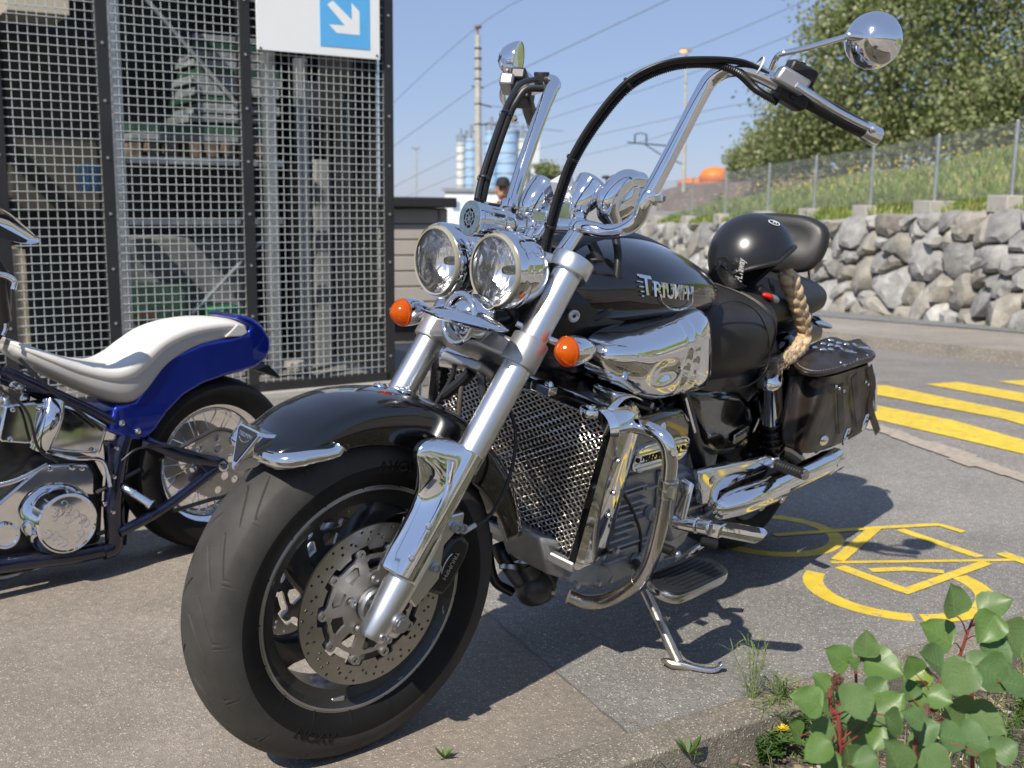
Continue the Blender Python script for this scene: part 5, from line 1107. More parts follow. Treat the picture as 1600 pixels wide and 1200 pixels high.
# --- handlebars
left = [F(838, 352, y=-.055), F(905, 354, y=.062), F(945, 362, y=.115), F(975, 358, y=.158), F(996, 342, y=.182), F(1008, 315, y=.196), F(1030, 275, y=.208), F(1066, 205, y=.225), F(1096, 147, y=.242), F(1113, 122, y=.255), F(1140, 108, y=.285), F(1175, 112, y=.325), F(1230, 138, y=.375), F(1335, 195, y=.46)]
right = [left[0], F(815, 356, y=-.10), F(800, 350, y=-.145), F(795, 335, y=-.178), F(801, 312, y=-.19), F(814, 270, y=-.20), F(836, 205, y=-.215), F(858, 148, y=-.236), F(866, 132, y=-.25)]
rt = right[-1]; g0 = F(1230, 138, y=.375)*[1, -1, 1]+[0, 0, -.03]; g1 = F(1335, 195, y=.46)*[1, -1, 1]+[0, 0, -.03]
right += [rt+[0-.012, -.03, .008], (rt+g0)/2+[0, 0, .008], g0, g1]
b = MB(); b.tube(left, .0158, 24, k=7); hb = b.build('handlebar', C_, BIKE, MF, ang=60)
b = MB(); b.tube(right, .0158, 24, k=7); b.build('handlebar', C_, BIKE, MF, ang=60)
def along(path, f):
    P = spline(path, 8); return P[int(f*(len(P)-1))]
for path, s, nm in ((left, 1, 'left'), (right, -1, 'right')):
    a, c = path[-2], path[-1]; d = unit(c-a); pu = unit(np.cross(d, [0, 0, 1])); 
    if pu[0] < 0: pu = -pu
    pv = np.cross(pu, d); 
    if pv[2] < 0: pv = -pv
    if s > 0: st = a+d*.045
    else: st = a+d*.02
    b = MB(); b.lathe([(.0158, 0), (.0175, .001), (.0172, .10), (.0165, .13), (.0158, .131)], st, d, 28); b.build('grip', M_['hose'], BIKE, MF)
    b = MB(); b.lathe([(.0165, 0), (.0185, .001), (.019, .012), (.0185, .032), (.015, .037), (0, .038)], st+d*.130, d, 28); b.build('bar_end', M_['chrome_dull'] if s < 0 else C_, BIKE, MF)
    b = MB(); b.prism([(-.03, -.026), (.03, -.03), (.036, -.02), (.034, .02), (.01, .026), (-.02, .024), (-.034, .01)], .048, st-d*.035, d, pv); sw = b.build('switch_housing', M_['black'], BIKE, MF, bevel=.006)
    for q in ((.01, .0), (-.012, .008), (.0, -.014)):
        m_ = MB(); m_.box(st-d*(.035-q[0])+pv*q[1]+pu*.027, (.01, .008, .008), d, pu, pv); m_.build('switch', M_['post'], sw, MF, bevel=.002)
    b = MB(); b.prism([(-.034, -.014), (.03, -.017), (.034, .016), (-.03, .018)], .034, st-d*.055+pu*.034+pv*.008, d, pv); mc = b.build('lever_clamp', M_['alu_dull'], BIKE, MF, bevel=.006)
    b = MB(); b.prism([(-.03, -.018), (.03, -.018), (.036, .0), (.028, .018), (-.028, .02)], .03, st-d*.04+pu*.012+pv*.034, d, pu); b.build('reservoir', M_['black'], mc, MF, bevel=.006)
    b = MB(); b.lathe([(0, .004), (.004, .004), (.006, 0)], st-d*.045+pu*.02+pv*.051, pv, 12); b.build('reservoir_screw', M_['steel'], mc, MF)
    b = MB(); lev = [st-d*.045+pu*.046+pv*.004, st-d*.0+pu*.056-pv*.002, st+d*.05+pu*.052-pv*.004, st+d*.10+pu*.046-pv*.002, st+d*.128+pu*.048]
    b.tube(lev, [.0085, .0075, .0065, .0065, .006], 12, k=5); b.ball(lev[-1], .0088, n=14, m=10); b.build('lever', C_, mc, MF)
# mirrors
def mirror(c, stem, r, fd, nm):
    b = MB(); fd = unit(fd)
    b.lathe([(0, -.046), (r*.30, -.0435), (r*.58, -.035), (r*.8, -.022), (r*.95, -.007), (r, .003), (r*.985, .008), (r*.93, .0085)], c, -fd, 64); mi = b.build('mirror', C_, BIKE, MF, ang=50)
    b = MB(); b.lathe([(r*.93, .0078), (0, .0068)], c, -fd, 40); b.build('mirror_glass', M_['chrome'], mi, MF)
    b = MB(); b.tube(stem, [.0055]*len(stem), 14, k=6); b.ball(stem[-1], .0075); b.build('mirror_stem', C_, mi, MF)
    b = MB(); b.tube([stem[-1], stem[-1]*.6+(c+fd*.03)*.4, c+fd*.03], [.0075, .009, .0105], 12, k=4); b.build('mirror_socket', C_, mi, MF)
mc_ = F(1364, 63, y=.50)
mirror(mc_, [F(1205, 108, y=.375), F(1212, 92, y=.385), F(1222, 84, y=.40), F(1260, 75, y=.43), F(1320, 58, y=.472), F(1336, 58, y=.485)+[.018, 0, 0]], .0525, (1, .42, .02), 'l')
mr_ = F(806, 94, y=-.50)
mirror(mr_, [F(838, 135, y=-.36), F(832, 124, y=-.375), F(820, 113, y=-.41), F(797, 104, y=-.45), F(789, 103, y=-.47)+[.01, 0, 0]], .0475, (.62, -1.0, .06), 'r')
b = MB(); b.lathe([(.004, .0), (.0165, .002), (.0185, .03), (.0175, .034), (0, .034)], F(846, 136, y=-.30), (.1, 0, 1), 24); b.build('fluid_reservoir', M_['black'], BIKE, MF)
# cables: left arch
def cable(pts, r, nm='cable', ribs=0, m='hose'):
    P = spline(pts, 14); b = MB()
    if ribs:
        L_ = np.concatenate([[0], np.cumsum(np.linalg.norm(np.diff(P, axis=0), axis=1))]); n = int(L_[-1]/.0022); s_ = np.linspace(0, L_[-1], n); P = np.stack([np.interp(s_, L_, P[:, i]) for i in range(3)], 1)
        rr = r*(1+.13*np.sin(np.arange(n)*math.pi/1.0+.5*math.pi)); b.tube(P, rr, 10)
    else: b.tube(P, r, 12)
    return b.build(nm, M_[m], BIKE, MF, ang=50)
cl = [(848, 460, .03), (848, 400, .05), (858, 350, .065), (872, 300, .085), (893, 245, .11), (930, 185, .15), (980, 128, .20), (1040, 99, .25), (1100, 93, .285), (1160, 98, .32), (1200, 118, .35)]
cable([F(a, c, y=y) for a, c, y in cl], .0062)
cable([F(a+5, c+7, y=y-.004) for a, c, y in cl[:9]]+[F(1150, 112, y=.315), F(1182, 140, y=.33), F(1215, 160, y=.36)], .0075, 'ribbed_conduit', 1)
cable([F(a+1, c-3, y=y+.006) for a, c, y in cl[3:]], .003)
for f in (2, 4, 6): 
    q0 = F(*cl[f][:2], y=cl[f][2]-.002); q1 = F(cl[f][0]+4, cl[f][1]+5, y=cl[f][2]-.002); dd_ = unit(F(*cl[f+1][:2], y=cl[f+1][2])-F(*cl[f-1][:2], y=cl[f-1][2])); b = MB(); b.lathe([(.0125, -.003), (.0132, -.0015), (.0132, .0015), (.0125, .003)], (q0+q1)/2, dd_, 20); b.build('cable_tie', M_['hose'], BIKE, MF)
b = MB(); b.lathe([(.0195, -.002), (.0205, 0), (.0195, .002)], F(1185, 104, y=.335), unit(left[-1]-left[-2]), 24); b.build('cable_tie', M_['white'], BIKE, MF)
cr = [(745, 312, -.11), (752, 280, -.13), (768, 230, -.16), (786, 180, -.20), (800, 150, -.23), (815, 130, -.26), (838, 124, -.29)]
cable([F(a, c, y=y) for a, c, y in cr], .0066)
cable([F(a+9, c+2, y=y) for a, c, y in cr[:4]]+[F(806, 160, y=-.22), F(822, 140, y=-.25), F(850, 138, y=-.27)], .0075, 'ribbed_conduit', 1)
for f in (1, 3):
    b = MB(); b.lathe([(.014, -.003), (.0147, 0), (.014, .003)], F(cr[f][0]+4, cr[f][1], y=cr[f][2]), unit(F(*cr[f+1][:2], y=cr[f+1][2])-F(*cr[f][:2], y=cr[f][2])), 20); b.build('cable_tie', M_['hose'], BIKE, MF)
# risers, clamps, gauges
for s in (1, -1):
    q = (left[1] if s > 0 else left[0])*1.0; b = MB(); b.tube([FK(.765, .055*s, -.02), q+U*0-[0, 0, .005]], [.019, .016], 24); b.ball(q, (.024, .02, .022)); b.build('riser', C_, BIKE, MF)
    b = MB(); b.lathe([(0, .014), (.006, .013), (.0105, .006), (.011, 0)], q+[0, 0, .018], (0, 0, 1), 6); b.build('riser_bolt', C_, BIKE, MF)
for pth, px, py, y, d in ((left, 1015, 308, .198, 1), (right, 797, 322, -.186, -1)):
    q = F(px, py, y=y); dd_ = unit((F(1030, 275, y=.208)-F(1008, 315, y=.196)) if d > 0 else (F(814, 270, y=-.20)-F(795, 335, y=-.178))); b = MB(); b.lathe([(.0165, -.009), (.0215, -.009), (.0225, -.006), (.0225, .006), (.0215, .009), (.0165, .009)], q, dd_, 28, close=True); cp = b.build('bar_clamp', C_, BIKE, MF)
    b = MB(); b.box(q+Y3*.027*d, (.014, .022, .016)); b.build('clamp_lug', C_, cp, MF, bevel=.003)
def gauge(px, py, y, r, ln, tilt, nm='gauge', hood=.0, ex=0):
    o = F(px, py, y=y); ax = unit(np.array([-math.cos(tilt), 0, math.sin(tilt)])); b = MB()   # face looks back and up at the rider
    b.lathe([(0, -ln), (r*.35, -ln*.97), (r*.68, -ln*.78), (r*.9, -ln*.45), (r*.98, -ln*.2), (r, 0), (r*1.04, .003), (r*1.04, .010), (r*.98, .013), (r*.9, .012)], o, ax, 48); g_ = b.build(nm, C_, BIKE, MF, ang=40)
    b = MB(); b.lathe([(r*.92, .009), (0, .009)], o, ax, 32); b.build('gauge_face', M_['white'], g_, MF)
    b = MB(); b.lathe([(0, .004), (.006, .004), (.0075, .001), (.0085, -.002), (.012, -.004)], o-ax*ln*.86-[0, 0, r*.25], unit(-ax+[0, 0, -.1]), 16); b.build('gauge_screw', C_, g_, MF); return g_
gauge(922, 295, .035, .036, .070, R(48))
gauge(975, 302, .075, .043, .080, R(46))
gauge(850, 300, -.075, .038, .078, R(44))
b = MB(); b.tube([F(958, 348, y=.085), F(950, 315, y=.09), F(975, 283, y=.10), F(1000, 282, y=.10)], [.019, .024, .023, .018], 24, k=6); b.ball(F(958, 348, y=.085), .019); b.ball(F(1000, 282, y=.10), .018); b.build('chrome_gauge_shroud', C_, BIKE, MF, ang=60)
b = MB(); b.tube([F(905, 335, y=.05), F(912, 318, y=.04), F(935, 300, y=.03)], [.016, .022, .02], 20, k=5); b.build('gauge_bracket', C_, BIKE, MF, ang=60)
b = MB(); b.box(F(893, 330, y=.02), (.05, .05, .045)); b.box(F(858, 338, y=-.03), (.06, .05, .03)); b.tube([F(838, 372, y=-.02), F(880, 318, y=.0)], .011, 16); b.build('instrument_mount', C_, BIKE, MF, bevel=.006)
o = F(880, 292, y=.0); b = MB(); b.box(o, (.035, .036, .040), unit([1, 0, -.5]), Y3, unit([.5, 0, 1])); b.box(o+[-.01, .015, -.03], (.04, .03, .045), unit([1, .3, -.5]), Y3, unit([.5, 0, 1])); b.build('clear_plastic_sensor', mat('clear_block', (.75, .76, .78), .12, .35, 0), BIKE, MF, bevel=.003)
# ================================================================= THE BLACK MOTORCYCLE: body
def NT(*a): return np.array(a, float)
# --- tank
st = [((1.285, 0, .925), .075, .045, .06, 2.6), ((1.25, 0, .925), .125, .068, .07, 2.6), ((1.17, 0, .925), .165, .095, .075, 2.5), ((1.05, 0, .922), .192, .112, .065, 2.4), ((.92, 0, .915), .195, .108, .055, 2.4), ((.80, 0, .905), .180, .088, .045, 2.4), ((.71, 0, .895), .150, .060, .035, 2.4), ((.655, 0, .885), .10, .035, .025, 2.3), ((.64, 0, .882), .05, .015, .012, 2.2)]
b = MB(); b.loft(rings(st, 7, 64)); tank = b.build('fuel_tank', M_['blackgloss'], BIKE, ang=60)
def tank_side(x, z):                                # y of the tank's left flank at (x, z)
    A = np.array([[c[0], c[2], a, u1, d1, e] for c, a, u1, d1, e in st])[::-1]; q = [np.interp(x, A[:, 0], A[:, i]) for i in range(1, 6)]
    h = (z-q[0])/(q[2] if z > q[0] else q[3]); return q[1]*max(0, 1-abs(h)**q[4])**(1/q[4])
pa, pb = B(988, 449, y=.183), B(1083, 457, y=.175)
tx = unit(pb-pa); mid = (pa+pb)/2
def on_tank(x, y, z):                               # x along badge, y up -> tank surface
    x = x*.86+.004; y = y*.93; q = mid+tx*x+Z3*y; return (q[0], tank_side(q[0], q[2])+.0065+z, q[2])
ID = np.eye(4)
cap_s = .052
bd = text('tank_badge', 'RIUMPH', .046, .0022, C_, tank, ID, bend=lambda x, y, z: on_tank(x+.022, y, z), sx=1.12, bold=.0008)
b_ = text('tank_badge', 'T', .059, .0022, C_, tank, ID, bend=lambda x, y, z: on_tank(x-.092, y+.004, z), sx=1.15, bold=.0008)
m_ = MB(); P = [on_tank(x, -.014-.026*math.sqrt(max(0, 1-((x-.035)/.078)**2)), .001) for x in np.linspace(-.043, .113, 34)]; m_.tube(P, [.0012+.0016*math.sin(math.pi*i/33) for i in range(34)], 8); m_.build('badge_swoosh', C_, tank)
m_ = MB()
for i in range(4): m_.tube([on_tank(x, .012-.010*i+.0*x, .0005) for x in np.linspace(-.124+.004*i, -.104, 6)], .0015, 6)
m_.build('badge_wing', C_, tank)
b = MB(); b.lathe([(0, .012), (.022, .012), (.028, .008), (.031, .0), (.031, -.01)], B(1003, 378, y=.0)-[0, 0, .006], (-.05, 0, 1), 32); b.build('filler_cap', C_, tank)
rows = [[NT(x, y, z) for (y, z) in ((-.05, zt-.004), (-.03, zt+.006), (.03, zt+.006), (.05, zt-.004))] for x, zt in ((1.24, 1.0), (1.15, 1.022), (1.03, 1.035), (.92, 1.024), (.80, .995))]
b = MB(); b.grid(surf(rows, 5, 3), flip=True); b.build('tank_console', M_['black'], tank, solid=.004)
# dark frame covers, wiring and hoses below the bars
b = MB(); b.loft(rings([((1.36, 0, .90), .05, .05, .10, 3), ((1.30, 0, .89), .10, .07, .12, 3), ((1.20, 0, .88), .145, .07, .14, 3), ((1.0, 0, .85), .15, .05, .14, 3), ((.75, 0, .83), .14, .03, .12, 3)], 4, 40)); fr = b.build('frame_cover', M_['blackmetal'], BIKE, ang=60)
m_ = MB(); m_.lathe([(.004, .001), (.0095, .003), (.013, .001), (.0135, -.002)], B(897, 494, y=.13), (.5, 1, 0), 20); m_.build('cover_bolt', M_['steel'], fr)
for nm, pts, r in (('ribbed_conduit', [(962, 372, .10), (966, 400, .125), (963, 440, .14), (958, 475, .145), (940, 492, .14), (905, 500, .11), (870, 497, .07)], .0085), ('hose', [(925, 380, .07), (940, 420, .10), (930, 470, .10), (900, 520, .08)], .011), ('hose', [(885, 400, .05), (910, 430, .08), (915, 500, .09), (900, 560, .06)], .009)):
    m_ = MB(); P = spline([B(a, c, y=y) for a, c, y in pts], 10); m_.tube(P, r, 12); m_.build(nm, M_['hose'], fr)
m_ = MB(); m_.box(B(955, 545, y=.15), (.08, .03, .05)); m_.build('coil_pack', M_['black'], fr, bevel=.01); m_ = MB(); m_.box(B(905, 545, y=.10), (.09, .05, .09)); m_.build('coil_pack', M_['black'], fr, bevel=.01)
m_ = MB(); m_.prism([(-.05, .0), (.03, .03), (.05, .0), (.0, -.05)], .02, B(945, 470, y=.12), X3, Z3, Y3); m_.build('clear_tube_guard', M_['black'], fr, bevel=.008)
# --- chrome airbox cover on the left flank
ol = [(1000, 513), (1050, 496), (1090, 483), (1101, 510), (1102, 560), (1098, 590), (1078, 607), (1045, 614), (1010, 622), (978, 616), (955, 600), (941, 582), (938, 560), (948, 538), (970, 523)]
O3 = np.array([B(a, c, y=.195) for a, c in ol]); O3 = spline(O3, 10, True); cen = O3.mean(0); cen[2] += .0
b = MB(); rows = []
r1 = B(1037, 582, y=.25); r2 = B(1073, 560, y=.25); r3 = B(1088, 545, y=.25)
for k in (1, 1.0, .992, .98, .965, .945, .92, .89, .855, .815, .77, .72, .67, .62, .56, .5, .44, .38, .32, .26, .2, .14, .08, .02):
    i = len(rows); dep = -.045 if i == 0 else .062*(1-k**3.2)**.55
    rr_w = []
    for q in O3:
        p_ = cen+(q-cen)*k; e_ = 0
        if i: e_ = -.016*math.exp(-(((p_[0]-r1[0])/.042)**2+((p_[2]-r1[2])/.024)**2)**1.6)-.009*math.exp(-((p_[0]-r2[0])/.008)**2)-.008*math.exp(-((p_[0]-r3[0])/.007)**2)
        rr_w.append(p_+Y3*(dep+e_*min(1, (1-k)*12+.15)))
    rows.append(rr_w)
b.grid(np.array(rows), cv=True); pn = b.build('chrome_airbox_cover', C_, BIKE, ang=50)
for (px, py, rx_, rz_, rot, yy) in ():
    c = B(px, py, y=yy); u_ = unit(NT(-math.cos(rot), 0, math.sin(rot))); w_ = unit(NT(math.sin(rot), 0, math.cos(rot)))
    m_ = MB(); m_.loft([[c+u_*rx_*k*math.cos(t)+w_*rz_*k*math.sin(t)+Y3*d for t in np.linspace(0, 2*math.pi, 40, endpoint=False)] for k, d in ((1.12, -.012), (1.06, .004), (1.0, .008), (.94, .006), (.90, -.004))], caps=False); m_.build('raised_oval', C_, pn, ang=60)
for i, (x0, y0, x1, y1) in enumerate(()):
    m_ = MB(); m_.tube([B(x0, y0, y=.238), B((x0+x1)/2+4, (y0+y1)/2, y=.250), B(x1, y1, y=.238)], .0075, 12, k=6); m_.build('cover_rib', C_, pn)
# throttle bodies and clutter below the cover
m_ = MB()
for (px, py, y, s) in ((1000, 640, .14, .035), (1035, 650, .15, .03), (1068, 640, .15, .03), (985, 655, .12, .04), (1050, 625, .12, .05)):
    m_.box(B(px, py, y=y), (s, s, s*.8), unit([1, .2, 0]), unit([-.2, 1, 0]))
bl = m_.build('injection_clutter', M_['blackmetal'], BIKE, bevel=.006, kind='stuff')
for (px, py, y) in ((997, 655, .17), (1020, 640, .17), (975, 645, .16), (1012, 632, .165)):
    m_ = MB(); c = B(px, py, y=y); m_.cyl(c-Y3*.015, c+Y3*.012, .0085, n=14); m_.build('sensor_plug', M_['alu_dull'], BIKE)
for pts, r in (([(960, 610, .14), (990, 632, .17), (1030, 640, .17), (1060, 622, .15)], .006), ([(935, 600, .12), (952, 640, .15), (955, 665, .14)], .009), ([(1015, 600, .12), (1040, 640, .16), (1062, 660, .13)], .005)):
    m_ = MB(); m_.tube([B(a, c, y=y) for a, c, y in pts], r, 10, k=7); m_.build('hose', M_['hose'], BIKE)
m_ = MB(); m_.tube([B(938, 620, y=.15), B(952, 628, y=.16), B(957, 645, y=.16), B(948, 660, y=.155)], .006, 10, k=6); m_.build('lifting_hook', M_['alu_dull'], BIKE)
# --- radiator: chrome cowl, woven grille, core
XR = 1.255
def rr_(w0, z0, z1, rad, n=6, taper=.018):
    o = []
    for (sy, sz, a0) in ((1, 1, 0), (-1, 1, 90), (-1, -1, 180), (1, -1, 270)):
        z = z1 if sz > 0 else z0; w_ = w0 if sz > 0 else w0-taper; r = rad if sz > 0 else rad*.5
        for i in range(n+1):
            a = R(a0+90*i/n); o.append((sy*(w_-r)+r*math.cos(a), z-sz*r+r*math.sin(a)))
    return o
zr0, zr1 = .352, .712
o_out, o_in = rr_(.259, zr0, zr1+.012, .05), rr_(.224, zr0+.020, zr1-.018, .035)
b = MB(); ring = lambda o, x, k=1, dz=0: [NT(x, y*k, z+dz) for y, z in o]
b.grid(np.array([ring(o_in, XR-.035), ring(o_in, XR+.002), ring(rr_(.230, zr0+.014, zr1-.010, .04), XR+.010), ring(rr_(.246, zr0+.003, zr1+.004, .047), XR+.010), ring(o_out, XR-.002), ring(rr_(.264, zr0, zr1+.014, .052), XR-.03), ring(rr_(.258, zr0, zr1+.014, .052), XR-.095), ring(rr_(.245, zr0+.01, zr1+.0, .052), XR-.12)]), cv=True, flip=True)
rad = b.build('radiator_cowl', C_, BIKE, ang=35)
b = MB(); b.box((XR-.05, 0, (zr0+zr1)/2), (.03, .44, zr1-zr0-.04)); b.build('radiator_core', mat('radiator_core', (.012, .012, .012), .55, .2, bump=(240, .8, .002)), rad)
b = MB(); b.box((XR+.004, 0, zr0+.011), (.02, .452, .024)); b.build('cowl_sill', M_['alu_dull'], rad, bevel=.005)
b = MB(); pit = .0225; w_, h_ = .215, (zr1-zr0-.045)/2; zc = (zr0+zr1)/2+.002; n = int((w_+h_)*2/pit)+2
for sg in (1, -1):
    for i in range(-n, n):
        c = i*pit*1.0; pts = []; L0 = None
        for t in np.arange(-.42, .42, pit/8):
            y = t*.82+c*.5*1.0; z = sg*t*.57
            y = c*.82+t*.82; z = sg*t*.57
            if abs(y) < w_ and abs(z) < h_ and not (z < -h_*.0 and abs(y) > w_-.018*(-z/h_)):
                ph = (t/pit)*math.pi*2; pts.append(NT(XR-.012+.0020*math.sin(ph+(0 if sg > 0 else math.pi)+i*math.pi), y, zc+z))
        if len(pts) > 3: b.tube(pts, .0017, 5, caps=False)
b.build('woven_grille', mat('grille_wire', (.62, .58, .53), .3, 1), rad, kind='stuff')
b = MB(); rows = [[NT(x, y, z) for x, z in ((XR-.0, .722), (XR-.035, .742+.01*(1-(y/.25)**2)), (XR-.075, .742+.01*(1-(y/.25)**2)), (XR-.12, .728))] for y in (-.235, -.17, -.08, 0, .08, .17, .235)]
b.grid(surf(rows, 4, 4), flip=False); b.build('radiator_top_cover', C_, rad, solid=.003)
c = B(924, 637, y=.185); b = MB(); b.lathe([(0, .013), (.010, .012), (.012, .006), (.021, .005), (.024, .0), (.024, -.01)], c-[0, 0, .004], (.1, 0, 1), 28); b.build('radiator_cap', C_, rad)
b = MB(); b.lathe([(0, .010), (.008, .009), (.010, .004), (.013, 0)], B(858, 601, y=.10), (.2, 0, 1), 6); b.box(B(850, 606, y=.09), (.03, .05, .02)); b.build('hose_union', C_, rad, bevel=.003)
b = MB(); b.tube([B(690, 562, y=-.17), B(740, 570, y=-.10), B(800, 590, y=-.02), B(860, 612, y=.06)], [.016, .018, .018, .016], 16, k=6); b.build('chrome_water_pipe', C_, rad)
for px, py, y in ((966, 720, .262), (959, 770, .258), (951, 805, .254)):
    b = MB(); b.lathe([(0, .005), (.005, .004), (.006, 0)], B(px, py, y=y), Y3, 14); b.build('cowl_bolt', M_['steel'], rad)
# --- engine
EG = M_['engine']
def blk(nm, pts, y0, y1, m=EG, par=None, bev=.012):      # outline in pixels taken at y1, pushed inward to y0
    P = [B(a, c, y=y1) for a, c in pts]; b = MB(); n = len(P); Q = [NT(q[0], y0, q[2]) for q in P]
    b.add(Q+P, [tuple(range(n-1, -1, -1)), tuple(range(n, 2*n))]+[(i, (i+1) % n, n+(i+1) % n, n+i) for i in range(n)])
    import bmesh; o = b.build(nm, m, par or ENG, bevel=bev); bm = bmesh.new(); bm.from_mesh(o.data); bmesh.ops.recalc_face_normals(bm, faces=bm.faces); bm.to_mesh(o.data); bm.free(); return o
b = MB(); b.box((.90, 0, .42), (.44, .33, .34)); b.box((.62, 0, .42), (.3, .3, .26)); ENG = b.build('engine', EG, BIKE, bevel=.02)
blk('crankcase_cover', [(905, 890), (905, 800), (945, 755), (985, 742), (1060, 722), (1090, 735), (1098, 790), (1070, 850), (1035, 880), (985, 905), (940, 922)], .08, .185)
er = random.Random(8)
for i in range(11):                                   # cast ribs of uneven length
    y0 = 768+i*11+er.uniform(-2, 2); x0 = 964-i*2.6+er.uniform(0, 6); ln_ = er.choice((34, 44, 60)); m_ = MB(); a, c_ = B(x0, y0, y=.188), B(x0+ln_, y0-ln_/3, y=.188); d = unit(c_-a); L_ = np.linalg.norm(c_-a)
    m_.box((a+c_)/2, (L_, er.uniform(.018, .034), .0058), d, Y3, np.cross(d, Y3)); m_.build('cooling_rib', EG, ENG, bevel=.002)
for i in range(4):
    y0 = 760+i*17; m_ = MB(); a, c_ = B(1054, y0, y=.196), B(1090, y0-12, y=.196); d = unit(c_-a); m_.box((a+c_)/2, (np.linalg.norm(c_-a), .05, .010), d, Y3, np.cross(d, Y3)); m_.build('cooling_rib', EG, ENG, bevel=.003)
for (px, py, r, d_) in ((1012, 800, .016, .02), (1018, 838, .012, .018), (1030, 770, .012, .016), (990, 872, .012, .02), (1004, 760, .009, .014)):
    m_ = MB(); c = B(px, py, y=.188); m_.lathe([(0, d_), (r*.45, d_), (r*.55, d_-.004), (r, d_-.006), (r*1.15, 0)], c, Y3, 20); m_.build('casting_boss', EG, ENG)
m_ = MB(); m_.tube([B(a, c, y=.19) for a, c in ((1030, 735), (1026, 790), (1012, 840), (990, 890))], .006, 8, k=5); m_.build('case_seam', EG, ENG)
m_ = MB(); m_.tube([B(a, c, y=.2) for a, c in ((965, 758), (985, 790), (1000, 830), (1000, 862))], .004, 8, k=6); m_.build('wiring', M_['hose'], ENG)
blk('gear_cover', [(1042, 752), (1078, 738), (1096, 750), (1096, 800), (1070, 836), (1050, 850), (1040, 820)], .15, .205)
blk('front_cover', [(846, 840), (905, 850), (925, 812), (945, 800), (958, 860), (952, 905), (930, 918), (900, 912), (862, 900)], .03, .165, bev=.014)
blk('lower_cover', [(905, 885), (950, 880), (962, 900), (940, 922), (893, 912)], .1, .19, bev=.01)
for (px, py, y) in ((899, 913, .19), (932, 911, .19), (940, 868, .19), (952, 905, .18), (960, 860, .2)):
    m_ = MB(); m_.lathe([(0, .006), (.004, .006), (.005, .009), (.0085, .009), (.009, 0)], B(px, py, y=y), Y3, 14); m_.build('cover_bolt', M_['steel'], ENG)
m_ = MB(); c = B(880, 860, y=.10); ax = unit([1, .55, -.1]); m_.lathe([(0, .012), (.010, .012), (.0115, .006), (.018, .006), (.02, .0), (.048, -.004), (.052, -.016), (.052, -.05)], c, ax, 36); m_.build('crank_end_cover', M_['engine_dirty'], ENG)
m_ = MB(); m_.tube([c+ax*(-.002)+(perp(ax)[0]*math.cos(t)+perp(ax)[1]*math.sin(t))*.054 for t in np.linspace(0, 2*math.pi, 32, endpoint=False)], .004, 8, closed=True); m_.build('oring', M_['hose'], ENG)
# water pump and hoses low at the front
wp = B(835, 915, y=.08); m_ = MB(); ax = unit([1, .35, -.12]); m_.lathe([(0, .05), (.016, .047), (.034, .036), (.043, .018), (.045, .0), (.050, -.003), (.050, -.012), (.042, -.02), (.04, -.06)], wp, ax, 36); m_.build('water_pump', M_['engine_dirty'], ENG, ang=40)
for a in (0, 1.6, 3.1, 4.6):
    u_, w_ = perp(ax); m_ = MB(); m_.lathe([(0, .008), (.005, .008), (.007, .0)], wp-ax*.002+(u_*math.cos(a)+w_*math.sin(a))*.047, ax, 12); m_.build('pump_bolt', M_['steel'], ENG)
for nm, pts, r, m in (('coolant_hose', [(795, 825, .03), (806, 855, .05), (822, 885, .07)], .021, 'hose'), ('coolant_hose', [(778, 850, .0), (785, 868, .02), (800, 890, .045)], .018, 'hose'), ('pump_elbow', [(822, 880, .07), (832, 900, .085)], .022, 'engine_dirty'), ('pump_elbow', [(795, 885, .04), (810, 905, .06), (828, 915, .07)], .018, 'engine_dirty')):
    m_ = MB(); m_.tube([B(a, c_, y=y) for a, c_, y in pts], r, 18, k=5); m_.build(nm, M_[m], ENG)
for (px, py, y, dx) in ((818, 876, .068, (.3, .3, -1)), (796, 886, .04, (.4, .4, -1))):
    m_ = MB(); m_.lathe([(.0225, -.006), (.0240, -.005), (.0240, .005), (.0225, .006)], B(px, py, y=y), dx, 24); m_.build('hose_clamp', M_['steel'], ENG)
m_ = MB(); m_.tube([B(760, 770, y=-.03), B(762, 850, y=-.02), B(772, 905, y=.0), B(800, 925, y=.03)], .012, 12, k=6); m_.build('front_frame_tube', M_['blackmetal'], BIKE)
m_ = MB(); m_.tube([B(1060, 600, y=.16), B(1078, 660, y=.175), B(1095, 735, y=.18), B(1110, 800, y=.15)], .018, 16, k=6); m_.build('frame_tube', M_['blackmetal'], BIKE)
m_ = MB(); a, c_ = B(1071, 622, y=.19), B(1086, 676, y=.195); m_.box((a+c_)/2, (np.linalg.norm(a-c_), .004, .009), unit(c_-a), Y3, np.cross(unit(c_-a), Y3)); m_.build('frame_trim', C_, BIKE, bevel=.0015)
# black head cover with the chrome lettering plate
hc = blk('head_cover', [(968, 690), (985, 668), (1010, 655), (1040, 645), (1072, 640), (1082, 655), (1080, 700), (1068, 718), (1010, 742), (975, 752), (962, 735)], .05, .205, M_['blackgloss'], bev=.02)
oc = (B(985, 722, y=.208)+B(1076, 696, y=.208))/2; tx_ = unit(B(1076, 696, y=.208)-B(985, 722, y=.208)); tz_ = np.cross(Y3, tx_)
tz_ = tz_ if tz_[2] > 0 else -tz_
sl_ = lambda w_, h_: [(w_*math.copysign(abs(math.cos(t))**.5, math.cos(t)), h_*math.copysign(abs(math.sin(t))**.7, math.sin(t))) for t in np.linspace(0, 2*math.pi, 40, endpoint=False)]
m_ = MB(); m_.loft([[oc+tx_*a*k+tz_*c*k+Y3*d for a, c in sl_(.128, .033)] for k, d in ((1.06, -.012), (1.03, .004), (.98, .005), (.95, .002))]); pl = m_.build('lettering_plate', C_, hc, ang=30)
